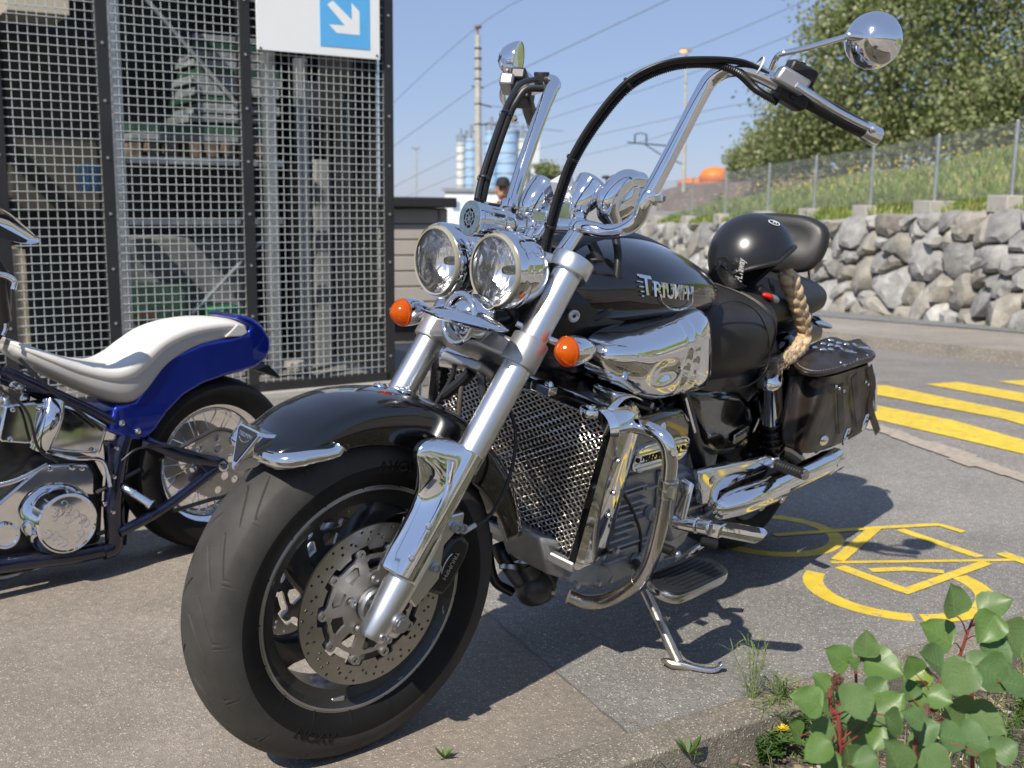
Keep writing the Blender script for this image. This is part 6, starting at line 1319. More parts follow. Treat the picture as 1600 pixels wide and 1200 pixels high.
for i in range(5):
    m_ = MB(); zz = (i-2)*.0118; hw = .118*(1-(abs(zz)/.03)**3*.25); m_.box(oc+tz_*zz+Y3*.0045, (hw*2, .004, .004), tx_, Y3, tz_)
    if i != 2: m_.build('plate_rib', C_, pl, bevel=.0012)
text('plate_text', 'FUEL INJECTION', .023, .0014, M_['post'], pl, mat4(oc+Y3*.0058, tx_, tz_, Y3), sx=.98)
for s in (-1, 1): m_ = MB(); m_.lathe([(0, .004), (.005, .003), (.006, 0)], oc+tx_*s*.108+Y3*.003, Y3, 12); m_.build('plate_screw', M_['post'], pl)
c = B(1027, 660, y=.19); m_ = MB(); m_.lathe([(0, .01), (.012, .009), (.02, .004), (.024, -.004)], c, (.2, .3, 1), 24); m_.build('oil_filler', C_, hc)
# --- crash bar, highway peg, floorboard, stand
cb = [B(962, 655, y=.20), B(985, 664, y=.245), B(1012, 670, y=.29), B(1036, 684, y=.33), B(1046, 708, y=.35), B(1045, 745, y=.355), B(1036, 800, y=.355), B(1022, 860, y=.345), B(1008, 893, y=.325), B(985, 917, y=.28), B(950, 937, y=.215), B(915, 941, y=.165), B(888, 932, y=.13)]
P = spline(cb, 8); k = int(len(P)*.42); 
m_ = MB(); m_.tube(P[:k+1], .0165, 24); cbr = m_.build('crash_bar', C_, BIKE, ang=60)
m_ = MB(); m_.tube(P[k:int(len(P)*.72)], .0165, 24); m_.build('crash_bar', M_['chrome_dull'], BIKE, ang=60)
m_ = MB(); m_.tube(P[int(len(P)*.72)-1:], .0167, 24); m_.build('crash_bar', M_['chrome_rust'], BIKE, ang=60)
m_ = MB(); q = [B(838-(a-838)*.0+0, 0, y=0) for a in ()]; PR = P*[1, -1, 1]; m_.tube(PR, .0165, 18); m_.build('crash_bar', C_, BIKE, ang=60)
q = B(1043, 762, y=.355); d = unit(P[int(len(P)*.48)]-P[int(len(P)*.42)]); m_ = MB(); m_.lathe([(.017, -.02), (.0205, -.02), (.0215, -.017), (.0215, -.003), (.0205, 0), (.0215, .003), (.0215, .017), (.0205, .02), (.017, .02)], q, d, 28, close=True); m_.box(q+Y3*.0-X3*.0+unit([.6, .8, 0])*.021, (.014, .014, .022)); m_.build('crash_bar_clamp', M_['chrome_dull'], cbr)
a, c_ = B(1062, 815, y=.375), B(1112, 826, y=.45); d = unit(c_-a)
m_ = MB(); m_.box(B(1068, 780, y=.38), (.012, .035, .085), unit([1, -.3, 0]), unit([.3, 1, 0])); m_.build('peg_drop_bracket', C_, BIKE, bevel=.006)
m_ = MB(); m_.cyl(a-d*.012, a+d*.045, .0175, n=24); m_.cyl(a+d*.047, a+d*.075, .0165, n=24); m_.box(a+d*.088, (.03, .026, .03), d, unit(np.cross(Z3, d))); m_.build('peg_clamp', C_, BIKE, bevel=.003)
e0, e1 = B(1112, 824, y=.45), B(1188, 838, y=.535); d = unit(e1-e0); up = unit(np.cross(d, np.cross(Z3, d))); sd_ = np.cross(d, up); L_ = np.linalg.norm(e1-e0)
hp = MB(); rows = []
for t, wd in ((0, .017), (.06, .0185), (.5, .0195), (.86, .0195), (1, .0185)):
    ring_ = []
    for i in range(24):
        th = 2*math.pi*i/24; x_ = math.cos(th); z_ = math.sin(th); zz = z_*.0165 if z_ < .3 else .0125; sk = .012*z_ if t > .9 else 0
        ring_.append(e0+d*(L_*t+sk)+sd_*x_*wd+up*zz)
    rows.append(ring_)
hp.loft(rows); hpg = hp.build('highway_peg', C_, BIKE, ang=35)
for i in (-1, 0, 1): m_ = MB(); m_.box(e0+d*L_*.5+sd_*i*.009+up*.0132, (L_*.94, .0016, .002), d, sd_, up); m_.build('peg_groove', M_['hose'], hpg)
fa, fb_, fc_, fd_ = B(1015, 893, y=.315), B(1095, 872, y=.33), B(1137, 893, y=.425), B(1062, 932, y=.425)
fz = np.mean([q[2] for q in (fa, fb_, fc_, fd_)]); 
m_ = MB(); pts = [B(1012, 905, z=fz), B(1030, 893, z=fz), B(1068, 876, z=fz), B(1098, 872, z=fz), B(1128, 884, z=fz), B(1137, 897, z=fz), B(1120, 908, z=fz), B(1070, 931, z=fz), B(1045, 931, z=fz), B(1022, 920, z=fz)]
PP = [q for q in spline(pts, 4, True)]; n = len(PP); cF = np.mean(PP, axis=0)
m_.loft([[cF+(q-cF)*k+Z3*dz for q in PP] for k, dz in ((.96, -.018), (1, -.012), (1, .0), (.985, .003), (.95, .0035))]); fbd = m_.build('floorboard', M_['chrome_dull'], BIKE, ang=40)
m_ = MB(); m_.loft([[cF+(q-cF)*k+Z3*dz for q in PP] for k, dz in ((.93, .002), (.93, .008), (.90, .0095))]); m_.build('rubber_pad', M_['hose'], fbd)
dl = unit(B(1137, 897, z=fz)-B(1062, 931, z=fz)); dw = np.cross(Z3, dl)
for i in range(-3, 4): m_ = MB(); m_.box(cF+dw*i*.0125+Z3*.0105, (.19-.012*abs(i), .004, .003), dl, dw); m_.build('pad_rib', M_['hose'], fbd, bevel=.001)
m_ = MB(); m_.tube([B(1010, 905, y=.30), B(1000, 890, y=.24), B(990, 875, y=.18)], .012, 12, k=4); m_.tube([B(1098, 880, y=.32), B(1085, 868, y=.25)], .012, 12, k=4); m_.build('floorboard_arm', M_['blackmetal'], BIKE)
m_ = MB(); m_.tube([B(1058, 878, y=.24), B(1080, 862, y=.28), B(1100, 850, y=.30)], [.006, .008, .007], 12, k=4); gl = m_.build('gear_lever', C_, BIKE)
for (px, py, px2, py2, y) in ((1096, 846, 1120, 851, .30), (1035, 855, 1052, 862, .27)):
    p0, p1 = B(px, py, y=y), B(px2, py2, y=y+.03); L_ = np.linalg.norm(p1-p0); m_ = MB(); prof = []
    for i in range(9): prof += [(.0095, L_*i/9), (.0118, L_*(i+.2)/9), (.0118, L_*(i+.8)/9)]
    m_.lathe([(0, 0)]+prof+[(.0095, L_), (0, L_)], p0, unit(p1-p0), 20); m_.build('lever_rubber', M_['hose'], gl)
m_ = MB(); m_.ball(B(1058, 866, y=.27), .010); m_.cyl(B(1040, 872, y=.24), B(1058, 866, y=.27), .006); m_.build('lever_joint', M_['steel'], gl)
s0, s1, s2, s3 = B(1008, 925, y=.22), B(1034, 985, y=.28), B(1062, 1040, y=.335), None
def toground(px, py, dz=.008):
    o, d_ = ray(px, py); t = (dz-o[2])/d_[2]; return ML.T@(o+t*d_)
s2 = toground(1060, 1036, .016); s1 = s0*.45+s2*.55
m_ = MB(); m_.tube([s0, s0*.72+s2*.28, s1, s2], [.013, .0135, .0125, .012], 18, k=4); sst = m_.build('side_stand', M_['chrome_rust'], BIKE)
m_ = MB(); m_.box(s2+ML.T@NT(0, 0, -.004), (.06, .035, .022), unit([-.6, .8, 0])); m_.build('stand_foot', M_['chrome_rust'], sst, bevel=.008)
m_ = MB(); m_.tube([s2, toground(1100, 1046, .010), toground(1118, 1046, .012), toground(1127, 1039, .020)], [.008, .0065, .006, .006], 14, k=6); m_.ball(toground(1127, 1039, .022), .008); m_.build('stand_tang', C_, sst)
m_ = MB(); m_.box(s0*.62+s2*.38+unit([-.6, .7, .3])*.016, (.012, .03, .014)); m_.build('stand_lug', M_['chrome_rust'], sst, bevel=.003)
# --- rear: wheel, side cover, shock, seat, pillion, backrest
HR = NT(0, 0, .323)
rw = MB(); rw.lathe([(.205, .10), (.21, .095), (.19, .09), (.185, .02), (.185, -.02), (.19, -.09), (.21, -.095), (.205, -.10), (.17, -.06), (.168, 0), (.17, .06)], HR, Y3, 64, close=True); rw = rw.build('rear_wheel', M_['wheel'], BIKE)
tyre(HR, .323, .12, None, rw, nu=180, groove=False, bead=.205)
for k in range(5):
    a = 2*math.pi*k/5; m_ = MB(); m_.tube([HR+NT(.04*math.cos(a), 0, .04*math.sin(a)), HR+NT(.18*math.cos(a+.3), 0, .18*math.sin(a+.3))], [.04, .03], 10); m_.build('spoke', M_['wheel'], rw)
rows = []
for ad in (20, 45, 70, 95, 120, 150, 172, 185):
    a = R(ad); rows.append([HR+NT((.365+dr)*math.cos(a), y, (.365+dr)*math.sin(a)) for y, dr in ((-.145, -.06), (-.142, -.02), (-.12, 0), (-.06, .008), (0, .01), (.06, .008), (.12, 0), (.142, -.02), (.145, -.06))])
m_ = MB(); m_.grid(surf(rows, 4, 3), flip=True); m_.build('rear_mudguard', M_['blackgloss'], BIKE, solid=.003, ang=60)
sc_ = blk('side_cover', [(1082, 612), (1120, 612), (1160, 612), (1178, 630), (1182, 650), (1176, 675), (1160, 700), (1145, 712), (1115, 716), (1100, 700), (1090, 660)], .06, .165, M_['blackgloss'], par=BIKE, bev=.03)
oc = B(1156, 679, y=.17); tx_ = unit(B(1175, 668, y=.17)-B(1140, 686, y=.17)); tz_ = np.cross(Y3, tx_); tz_ = tz_ if tz_[2] > 0 else -tz_
m_ = MB(); m_.prism([(-.042, -.010), (-.030, -.020), (.030, -.016), (.042, .006), (.040, .016), (-.044, .010)], .004, oc+Y3*.002, tx_, tz_, Y3); bq = m_.build('side_badge', M_['chrome_dull'], sc_, bevel=.001)
m_ = MB(); m_.prism([(-.024, -.012), (.020, -.012), (.026, -.005), (-.028, -.005)], .002, oc+Y3*.0047, tx_, tz_, Y3); m_.build('badge_flash', mat('badge_gold', (.45, .36, .08), .4, .5), bq)
text('badge_text', 'ROCKET III', .0155, .0006, M_['post'], bq, mat4(oc+Y3*.0046+tz_*.004, tx_, tz_, Y3), sx=.9)
m_ = MB(); m_.loft(rings([((.80, 0, .63), .12, .10, .10, 3), ((.65, 0, .62), .15, .12, .14, 3), ((.45, 0, .62), .15, .12, .16, 3), ((.25, 0, .66), .14, .09, .10, 3), ((.0, 0, .70), .12, .06, .03, 3), ((-.2, 0, .70), .10, .05, .03, 3)], 4, 32)); m_.build('mid_frame', M_['blackmetal'], BIKE, ang=60)
# shock absorber
t0_, t1_ = B(1202, 585, y=.185), B(1208, 718, y=.185); ax = unit(t1_-t0_); L_ = np.linalg.norm(t1_-t0_); m_ = MB()
m_.lathe([(0, 0), (.018, .0), (.034, .014), (.0365, .02), (.0365, .03), (.034, .034), (.0335, L_*.50), (.028, L_*.52)], t0_, ax, 40); sk = m_.build('shock_absorber', C_, BIKE)
P = [t0_+ax*(L_*(.47+.50*t))+(perp(ax)[0]*math.cos(t*2*math.pi*6.2)+perp(ax)[1]*math.sin(t*2*math.pi*6.2))*.030 for t in np.linspace(0, 1, 160)]
m_ = MB(); m_.tube(P, .0056, 10); m_.build('spring', M_['blackmetal'], sk)
m_ = MB(); m_.cyl(t0_+ax*L_*.4, t1_+ax*.02, .018, n=20); m_.build('damper_body', M_['blackmetal'], sk)
m_ = MB(); m_.tube([t0_+X3*.012-Z3*.0+ax*.008, t0_+X3*.004-ax*.02, t0_-X3*.012+ax*.008], .004, 8, k=5); m_.build('shock_eye', M_['alu_dull'], sk)
# seats
ss = [((.845, 0, .80), .06, .05, .05, 2.4), ((.81, 0, .805), .13, .075, .085, 2.6), ((.74, 0, .795), .185, .095, .115, 2.7), ((.64, 0, .785), .212, .102, .125, 2.7), ((.53, 0, .785), .218, .100, .125, 2.7), ((.44, 0, .79), .205, .095, .115, 2.7), ((.37, 0, .80), .17, .085, .085, 2.7), ((.335, 0, .81), .12, .055, .06, 2.5)]
m_ = MB(); m_.loft(rings(ss, 6, 64)); seat = m_.build('rider_seat', M_['leather'], BIKE, ang=70)
for off, r in ((.0, .0028), (.012, .0022)):
    P = []; c0, a_, u1, d1, e_ = ss[5]; 
    for t in np.linspace(-.4, 2.5, 46):
        x = .455-off+.02*math.sin(t*1.2); cs, sn = math.cos(t), math.sin(t); P.append(NT(x, (a_+.003)*math.copysign(abs(cs)**(2/e_), cs), c0[2]+math.copysign(abs(sn)**(2/e_), sn)*((u1+.003) if sn > 0 else d1+.003)))
    m_ = MB(); m_.tube(P, r, 8); m_.build('seat_piping', M_['leather'], seat)
P = [];
for (a, c_, y) in ((1110, 480, .17), (1150, 470, .185), (1185, 490, .20), (1201, 530, .21), (1198, 575, .215), (1170, 602, .21), (1130, 608, .205)): P.append(B(a, c_, y=y+.006))
m_ = MB(); m_.tube(P, .0022, 8, k=6); m_.build('seat_seam', M_['leather'], seat)
ps = [((.40, 0, .84), .10, .05, .05, 2.6), ((.36, 0, .85), .145, .055, .055, 2.8), ((.2, 0, .85), .15, .055, .055, 2.8), ((.02, 0, .85), .145, .055, .05, 2.8), ((-.10, 0, .85), .12, .05, .045, 2.6), ((-.13, 0, .85), .06, .03, .03, 2.4)]
ps = [((c[0], c[1], c[2]-.02), a_, u, d, e) for c, a_, u, d, e in ps]
m_ = MB(); m_.loft(rings(ps, 6, 48)); m_.build('pillion_seat', M_['leather'], BIKE, ang=70)
xb = -.02; bo_ = [(1160, 345), (1172, 335), (1200, 333), (1250, 337), (1278, 348), (1290, 362), (1290, 385), (1281, 408), (1266, 422), (1245, 426), (1200, 422), (1165, 405)]
Pb = np.array([B(a, c_, x=xb) for a, c_ in bo_]); cb_ = Pb.mean(0); Pb = spline(Pb, 5, True)
m_ = MB(); m_.loft([[cb_+(q-cb_)*k+X3*(dx-.18*(q[2]-cb_[2])) for q in Pb] for k, dx in ((.80, -.035), (.96, -.030), (1, -.018), (1.0, .0), (.965, .012), (.86, .019), (.6, .022), (.2, .023))]); bkp = m_.build('backrest_pad', M_['leather'], BIKE, ang=70)
m_ = MB(); m_.tube([B(1263, 412, y=.02), B(1266, 450, y=.03), B(1266, 500, y=.04), B(1262, 530, y=.05)], .0065, 12, k=4); sbk = m_.build('sissy_bar', C_, BIKE)
m_ = MB(); a = B(1258, 412, y=.01); m_.box(B(1259, 455, y=.02), (.012, .014, .11)); m_.build('sissy_bar_strap', M_['blackmetal'], sbk, bevel=.003)
# rear indicator beside the sissy bar
c = B(1285, 507, y=.16); m_ = MB(); m_.tube([B(1262, 500, y=.08), B(1276, 498, y=.12), c], [.012, .009, .008], 14, k=4); m_.ball(c, (.030, .018, .010), unit([-.6, .5, -.1])); m_.build('rear_indicator', C_, BIKE)
m_ = MB(); m_.ball(B(1222, 545, y=.12), (.05, .035, .05)); m_.ball(B(1222, 575, y=.12), (.04, .03, .03)); m_.build('rear_lamp_bracket', M_['blackgloss'], BIKE)
# exhaust, bracket and passenger peg
m_ = MB(); ex = [B(1108, 800, y=.20), B(1120, 793, y=.24), B(1150, 785, y=.27), B(1180, 775, y=.285), B(1215, 762, y=.285)]
m_.tube(ex, [.026, .034, .037, .037, .036], 36, k=6); eb = m_.build('exhaust_elbow_cover', C_, BIKE, ang=60)
m_ = MB(); a, c_ = B(1205, 762, y=.285), B(1305, 717, y=.285); d = unit(c_-a); L_ = np.linalg.norm(c_-a); m_.lathe([(.031, -.03), (.033, 0), (.0345, L_*.84), (.0365, L_*.845), (.0365, L_*.985), (.035, L_), (.031, L_-.002), (.030, L_-.05), (0, L_-.06)], a, d, 40); m_.build('silencer', C_, BIKE, ang=30)
for f in (.35, .85): m_ = MB(); m_.lathe([(.003, .003), (.006, .005), (.010, .003), (.011, 0)], ex[2]*(1-f)+ex[4]*f+unit([.15, .92, -.35])*.0405, unit([.15, .92, -.35]), 16); m_.build('cover_screw', M_['steel'], eb)
bpts = [(1095, 738), (1125, 730), (1165, 722), (1205, 708), (1212, 722), (1195, 738), (1160, 752), (1125, 770), (1120, 788), (1098, 790)]
br = blk('footrest_hanger', bpts, .225, .25, C_, par=BIKE, bev=.008)
for (px, py) in ((1113, 751), (1111, 784)): m_ = MB(); m_.lathe([(0, .005), (.006, .005), (.008, .001), (.012, 0)], B(px, py, y=.251), Y3, 16); m_.build('hanger_bolt', M_['steel'], br)
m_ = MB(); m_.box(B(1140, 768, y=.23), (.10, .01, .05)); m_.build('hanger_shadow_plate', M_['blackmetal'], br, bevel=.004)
p0, p1 = B(1212, 725, y=.27), B(1258, 742, y=.37); d = unit(p1-p0); L_ = np.linalg.norm(p1-p0); m_ = MB(); prof = [(0, 0)]
for i in range(11): prof += [(.0125, L_*i/11), (.0148, L_*(i+.25)/11), (.0148, L_*(i+.75)/11)]
m_.lathe(prof+[(.014, L_), (0, L_)], p0, d, 24); pg = m_.build('passenger_peg', M_['hose'], BIKE, ang=25)
m_ = MB(); m_.lathe([(.0145, 0), (.0135, .003), (0, .003)], p1, d, 20); m_.build('peg_end', C_, pg); m_ = MB(); m_.box(B(1205, 720, y=.262), (.035, .03, .03)); m_.build('peg_hinge', C_, pg, bevel=.004)
m_ = MB(); m_.tube([B(1165, 715, y=.14), B(1215, 700, y=.15), B(1250, 720, y=.1)], .02, 10, k=4); m_.box((.2, .0, .33), (.5, .2, .1)); m_.build('swingarm', M_['blackmetal'], BIKE, bevel=.01)

# ================================================================= saddlebag (strapped on, a thing of its own)
bag = empty('saddlebag', (0, 0, 0), (-LEAN, 0, 0), 'dark brown leather saddlebag with chrome studs hanging behind the black motorcycle seat', 'saddlebag')
xf, xbk = .25, -.12
def bagy(px, py): return B(px, py, x=xf)
TL_, TR_, BR_, BL_ = bagy(1226, 560), bagy(1297, 575), bagy(1264, 706), bagy(1224, 690)
def side(px, py):                                    # on the bag's outer flank, which runs back from the front right edge
    o, d_ = ray(px, py); o = ML.T@o; d_ = ML.T@d_; n_ = unit(np.cross(NT(-.37, -.045, 0), (TR_-BR_))); t = ((TR_-o)@n_)/(d_@n_); return o+t*d_
mid_pts = []
cols_top = [bagy(1224, 585), bagy(1250, 588), bagy(1278, 590), side(1300, 588), side(1330, 578), side(1358, 566)]
cols_u = [bagy(1223, 620), bagy(1250, 622), bagy(1280, 625), side(1300, 622), side(1335, 612), side(1364, 600)]
cols_m = [bagy(1222, 660), bagy(1246, 668), bagy(1266, 672), side(1293, 668), side(1330, 655), side(1360, 640)]
cols_b = [bagy(1224, 690), bagy(1243, 702), bagy(1255, 706), side(1278, 703), side(1315, 690), side(1352, 668)]
cen = np.mean(cols_m, axis=0); 
def puff(row, k): return [q+unit((q-cen)*[1, 1, .1])*k for q in row]
back = lambda row: [row[-1]+NT(-.02, -.10, 0), row[0]+NT(-.30, -.06, 0)]
R_ = [ [*puff(cols_top, -.012), *back(cols_top)], [*cols_u, *back(cols_u)], [*puff(cols_m, .008), *back(cols_m)], [*puff(cols_b, -.0), *back(cols_b)], [ (q*.5+np.mean(cols_b, axis=0)*.5)-Z3*.012 for q in (*cols_b, *back(cols_b))]]
m_ = MB(); m_.grid(surf(R_, 6, 6, cv=True), cv=True, flip=True); m_.build('bag_body', M_['bag'], bag, ang=70)
# lid
lid_px = [(1236, 560), (1262, 543), (1298, 528), (1322, 534), (1342, 531), (1352, 538), (1367, 557), (1345, 566), (1312, 577), (1280, 584), (1258, 582), (1244, 574)]
zl = side(1340, 560)[2]+.010; LP = [B(a, c_, z=zl+.012*(i in (2, 3, 4))) for i, (a, c_) in enumerate(lid_px)]; lc = np.mean(LP, axis=0); LS = spline(LP, 4, True)
m_ = MB(); m_.loft([[lc+(q-lc)*k+Z3*dz for q in LS] for k, dz in ((.97, -.010), (1, -.006), (1.0, .0), (.97, .005), (.7, .012), (.3, .016))]); lid = m_.build('bag_lid', M_['bag'], bag, ang=60)
m_ = MB(); m_.tube([q+Z3*.001 for q in LS], .0028, 8, closed=True); m_.build('lid_piping', M_['bag'], lid)
st_ = MB(); SQ = [lc+(q-lc)*.955+Z3*.0066 for q in spline(LP, 12, True)]
for i in range(0, len(SQ), 2): st_.box(SQ[i], (.0032, .0012, .0012), unit(SQ[(i+1) % len(SQ)]-SQ[i]))
st_.build('lid_stitching', mat('pale_thread', (.5, .48, .44), .7), lid, smooth=False, kind='stuff')
def lidtop(px, py):
    q = B(px, py, z=zl+.026); return q
for (px, py) in ((1272, 544), (1286, 547), (1297, 547), (1285, 538), (1297, 540), (1308, 542), (1298, 533), (1310, 537), (1322, 539)):
    m_ = MB(); m_.ball(lidtop(px, py)+Z3*.002, (.011, .007, .005), unit([-.8, .6, 0]), unit([.6, .8, 0]), n=14, m=8); m_.build('lid_stud', C_, lid)
for (px, py, s) in ((1323, 549, 1), (1345, 543, 1.25)):
    c = lidtop(px, py); a = unit(lidtop(px+14, py-3)-c); bb_ = np.cross(Z3, a); n = 8; m_ = MB(); v = [c-a*.022*s]
    for i in range(n+1):
        t = (i/n-.5)*1.5; v.append(c-a*.022*s+(a*math.cos(t)+bb_*math.sin(t))*(.045 if i % 2 else .039)*s+Z3*(.002+.0016*(i % 2)))
    v[0] = v[0]+Z3*.004; m_.add(v, [(0, i+1, i+2) for i in range(n)]); m_.build('fan_ornament', C_, lid, solid=.0015, smooth=False)
for (px, py) in ((1314, 563), (1320, 567), (1340, 558), (1356, 552)): m_ = MB(); m_.ball(lidtop(px, py)-Z3*.006, .0035, n=10, m=6); m_.build('rivet', C_, lid)
def band(pts, w_, nm, par, th=.003, m='bag', nrm=None):
    P = spline(pts, 6); b = MB(); v = []; n_ = np.array(nrm) if nrm is not None else None
    for i in range(len(P)):
        t = unit(P[min(i+1, len(P)-1)]-P[max(i-1, 0)]); s_ = unit(np.cross(t, n_)); v.append([P[i]-s_*w_/2-n_*th/2, P[i]+s_*w_/2-n_*th/2, P[i]+s_*w_/2+n_*th/2, P[i]-s_*w_/2+n_*th/2])
    b.loft(v); return b.build(nm, M_[m], par, bevel=.0008)
sn_ = unit(np.cross(NT(-.37, -.045, 0), Z3)); sn_ = sn_ if sn_[1] > 0 else -sn_
so = sn_*.012
b1 = band([side(1352, 572)+so, side(1355, 600)+so*1.5, side(1352, 635)+so*1.4, side(1360, 672)+so*2.2], .028, 'hanging_strap', bag, nrm=unit(sn_+X3*.5))
band([side(1328, 585)+so, side(1330, 620)+so*1.2, side(1335, 655)+so*1.2], .026, 'strap', bag, nrm=unit(sn_+X3*.5))
band([bagy(1262, 585)+X3*.012, bagy(1278, 600)+X3*.014, side(1303, 608)+so, side(1320, 606)+so], .022, 'front_strap', bag, nrm=unit([1, .4, .2]))
band([side(1306, 600)+so, side(1306, 640)+so*1.2, side(1308, 672)+so*1.2], .026, 'strap', bag, nrm=unit(sn_+X3*.5))
for (px, py) in ((1297, 601), (1309, 608), (1302, 604), (1344, 594), (1348, 598)): m_ = MB(); m_.ball(side(px, py)+so*1.4, .0052, n=12, m=8); m_.build('rivet', C_, bag)
for (px, py) in ((1311, 678), (1341, 656)):
    c = side(px, py)+so*1.8; ux = unit(side(px+8, py-5)-side(px, py)); uz = np.cross(ux, sn_); P = [c+ux*a*.020+uz*d_*.024 for a, d_ in ((-1, 0), (-.5, 1), (.6, 1), (1, 0), (.6, -1), (-.5, -1))]
    m_ = MB(); m_.tube(P, .0042, 8, closed=True); bk_ = m_.build('buckle', C_, bag); m_ = MB(); m_.tube([c-ux*.004+sn_*.004, c+ux*.016-uz*.018+sn_*.014], .0022, 6); m_.build('buckle_pin', M_['blackmetal'], bk_)
m_ = MB(); c = side(1283, 687)+so*.7; m_.lathe([(0, .006), (.010, .005), (.0155, .001), (.016, -.002)], c, unit(sn_+X3*.6), 24); m_.build('concho', C_, bag)
m_ = MB(); m_.tube([side(1366, 585)+so*.3, side(1366, 640)+so*.3], .006, 10); m_.build('bag_guard_rail', C_, bag)

# ================================================================= helmet and braid
hm = empty('helmet', (0, 0, 0), (-LEAN, 0, 0), 'satin black open face helmet with clear visor resting on the pillion seat', 'helmet')
hc_ = B(1176, 402, y=.06); dn = unit([-.25, .75, -.55])        # direction of the neck opening
fw_ = unit(NT(.75, -.35, -.55)-dn*(NT(.75, -.35, -.55)@dn)); sd2 = np.cross(dn, fw_)                      # face direction, left side
if sd2@NT(1, .3, .5) < 0: sd2 = -sd2
rows = []
for th in np.linspace(.02, 2.05, 26):                          # from crown down to the rim
    row = []
    for j in range(56):
        ph = 2*math.pi*j/56; cf, sf = math.cos(ph), math.sin(ph); tm = th
        # cut the face opening away: the front stays higher
        lim = 2.05-.62*max(0, cf)**1.2; tm = min(th, lim)*1.0 if cf > 0 else th
        rx_, ry_, rz_ = (.124 if cf > 0 else .122), .106, .119
        kk = 1-.10*max(0, tm-1.5)
        row.append(hc_+fw_*rx_*math.sin(tm)*cf*kk+sd2*ry_*math.sin(tm)*sf*kk-dn*rz_*math.cos(tm))
    rows.append(row)
m_ = MB(); m_.grid(np.array(rows), cv=True); hs = m_.build('helmet_shell', M_['helmet'], hm, ang=60, solid=.006)
rim_ = [np.array(r) for r in rows[-1]]; m_ = MB(); m_.tube(rim_, .0068, 10, closed=True); m_.build('rim_trim', M_['black'], hs)
m_ = MB(); m_.grid(np.array([[hc_+(q-hc_)*.90 for q in r] for r in rows[4:]]), cv=True, flip=True); m_.build('helmet_lining', mat('black_lining', (.012, .011, .011), .9, bump=(60, .6, .003)), hs)
m_ = MB(); m_.grid(np.array([[np.array(q)*1.0 for q in rows[-1]], [hc_+(np.array(q)-hc_)*.86+dn*.012 for q in rows[-1]]]), cv=True); m_.build('neck_roll', M_['leather'], hs, ang=60)
rows = []
for th in np.linspace(1.15, 1.95, 10): rows.append([hc_+fw_*.136*math.sin(th)*math.cos(p)+sd2*.112*math.sin(th)*math.sin(p)-dn*.126*math.cos(th) for p in np.linspace(-.62, .62, 22)])
m_ = MB(); m_.grid(np.array(rows)); m_.build('visor', M_['visor'], hm, solid=.0015, ang=80)
def onshell(px, py, out=.0):
    o, d_ = ray(px, py); o = ML.T@o; d_ = ML.T@d_; A_m = np.array([fw_/.124, sd2/.1065, dn/.1195]); oo = A_m@(o-hc_); dd_ = A_m@d_; a = dd_@dd_; b_2 = oo@dd_; c_2 = oo@oo-1; disc = b_2*b_2-a*c_2
    t = (-b_2-math.sqrt(max(disc, 0)))/a; q = o+t*d_; n_ = unit(A_m.T@(A_m@(q-hc_))); return q+n_*out, n_
q, n_ = onshell(1130, 417, .002); m_ = MB(); m_.lathe([(0, .006), (.006, .006), (.008, .004), (.013, .005), (.015, .001), (.028, .0015), (.0295, -.006)], q, n_, 32); m_.build('visor_pivot', M_['black'], hm)
q, n_ = onshell(1157, 422, .0015); uy = unit(onshell(1160, 418)[0]-onshell(1151, 458)[0]); ux = np.cross(uy, n_)
tl, bl_ = onshell(1158, 416, .0015)[0], onshell(1151, 460, .0015)[0]; uu = unit(tl-bl_); vv = unit(np.cross(n_, uu))
text('helmet_lettering', 'FLYaway', .027, .0003, M_['white'], hs, mat4(q+n_*.004, uu, vv, n_), shear=.3, sx=.72, bold=.0005)
q, n_ = onshell(1209, 349, .0015); ux = unit(onshell(1220, 353)[0]-onshell(1198, 346)[0]); vy = np.cross(n_, ux)
lp = [q+n_*.001+ux*.016*math.cos(t)+vy*.0085*math.sin(t) for t in np.linspace(0, 2*math.pi, 28, endpoint=False)]
m_ = MB(); m_.tube(lp, .001, 6, closed=True); m_.build('oval_emblem', M_['white'], hs); text('emblem_letter', 'M', .016, .0003, M_['white'], hs, mat4(q+n_*.0025, ux, vy, n_), shear=.3)
q = B(1200, 463, y=.14); m_ = MB(); m_.ball(q, (.020, .012, .009), unit([-1, .3, -.2])); m_.build('strap_buckle', M_['red'], hm); m_ = MB(); m_.ball(q+NT(-.022, .008, -.006), (.018, .013, .011), unit([-1, .3, -.3])); m_.build('buckle_tip', M_['alu_dull'], hm)
band([q+NT(.02, -.02, .02), q+NT(-.02, .0, .0), q+NT(-.06, -.01, -.004), q+NT(-.085, -.04, .03)], .02, 'chin_strap', hm, m='hose', nrm=unit([.3, 1, .2]))
# braid
br_ = empty('hair_braid', (0, 0, 0), (-LEAN, 0, 0), 'long blond plaited braid hanging out of the black helmet', 'braid')
HAIR = [mat('blond_hair_light', (.66, .49, .29), .5, bump=(300, .9, .003), var=(60, .2), sheen=.3), mat('blond_hair', (.56, .39, .22), .5, bump=(300, .9, .003), var=(60, .25), sheen=.3), mat('blond_hair_warm', (.62, .45, .26), .5, bump=(300, .9, .003), var=(60, .25), sheen=.3)]
bp_ = [(1226, 424, .13), (1236, 445, .15), (1246, 475, .165), (1254, 500, .175), (1256, 525, .18), (1246, 546, .19), (1230, 560, .20), (1222, 565, .20)]
CP = spline([B(a, c_, y=y) for a, c_, y in bp_], 30); N_ = len(CP); vd = unit(ML.T@CF); lens_ = np.concatenate([[0], np.cumsum(np.linalg.norm(np.diff(CP, axis=0), axis=1))]); turns = lens_[-1]/.105
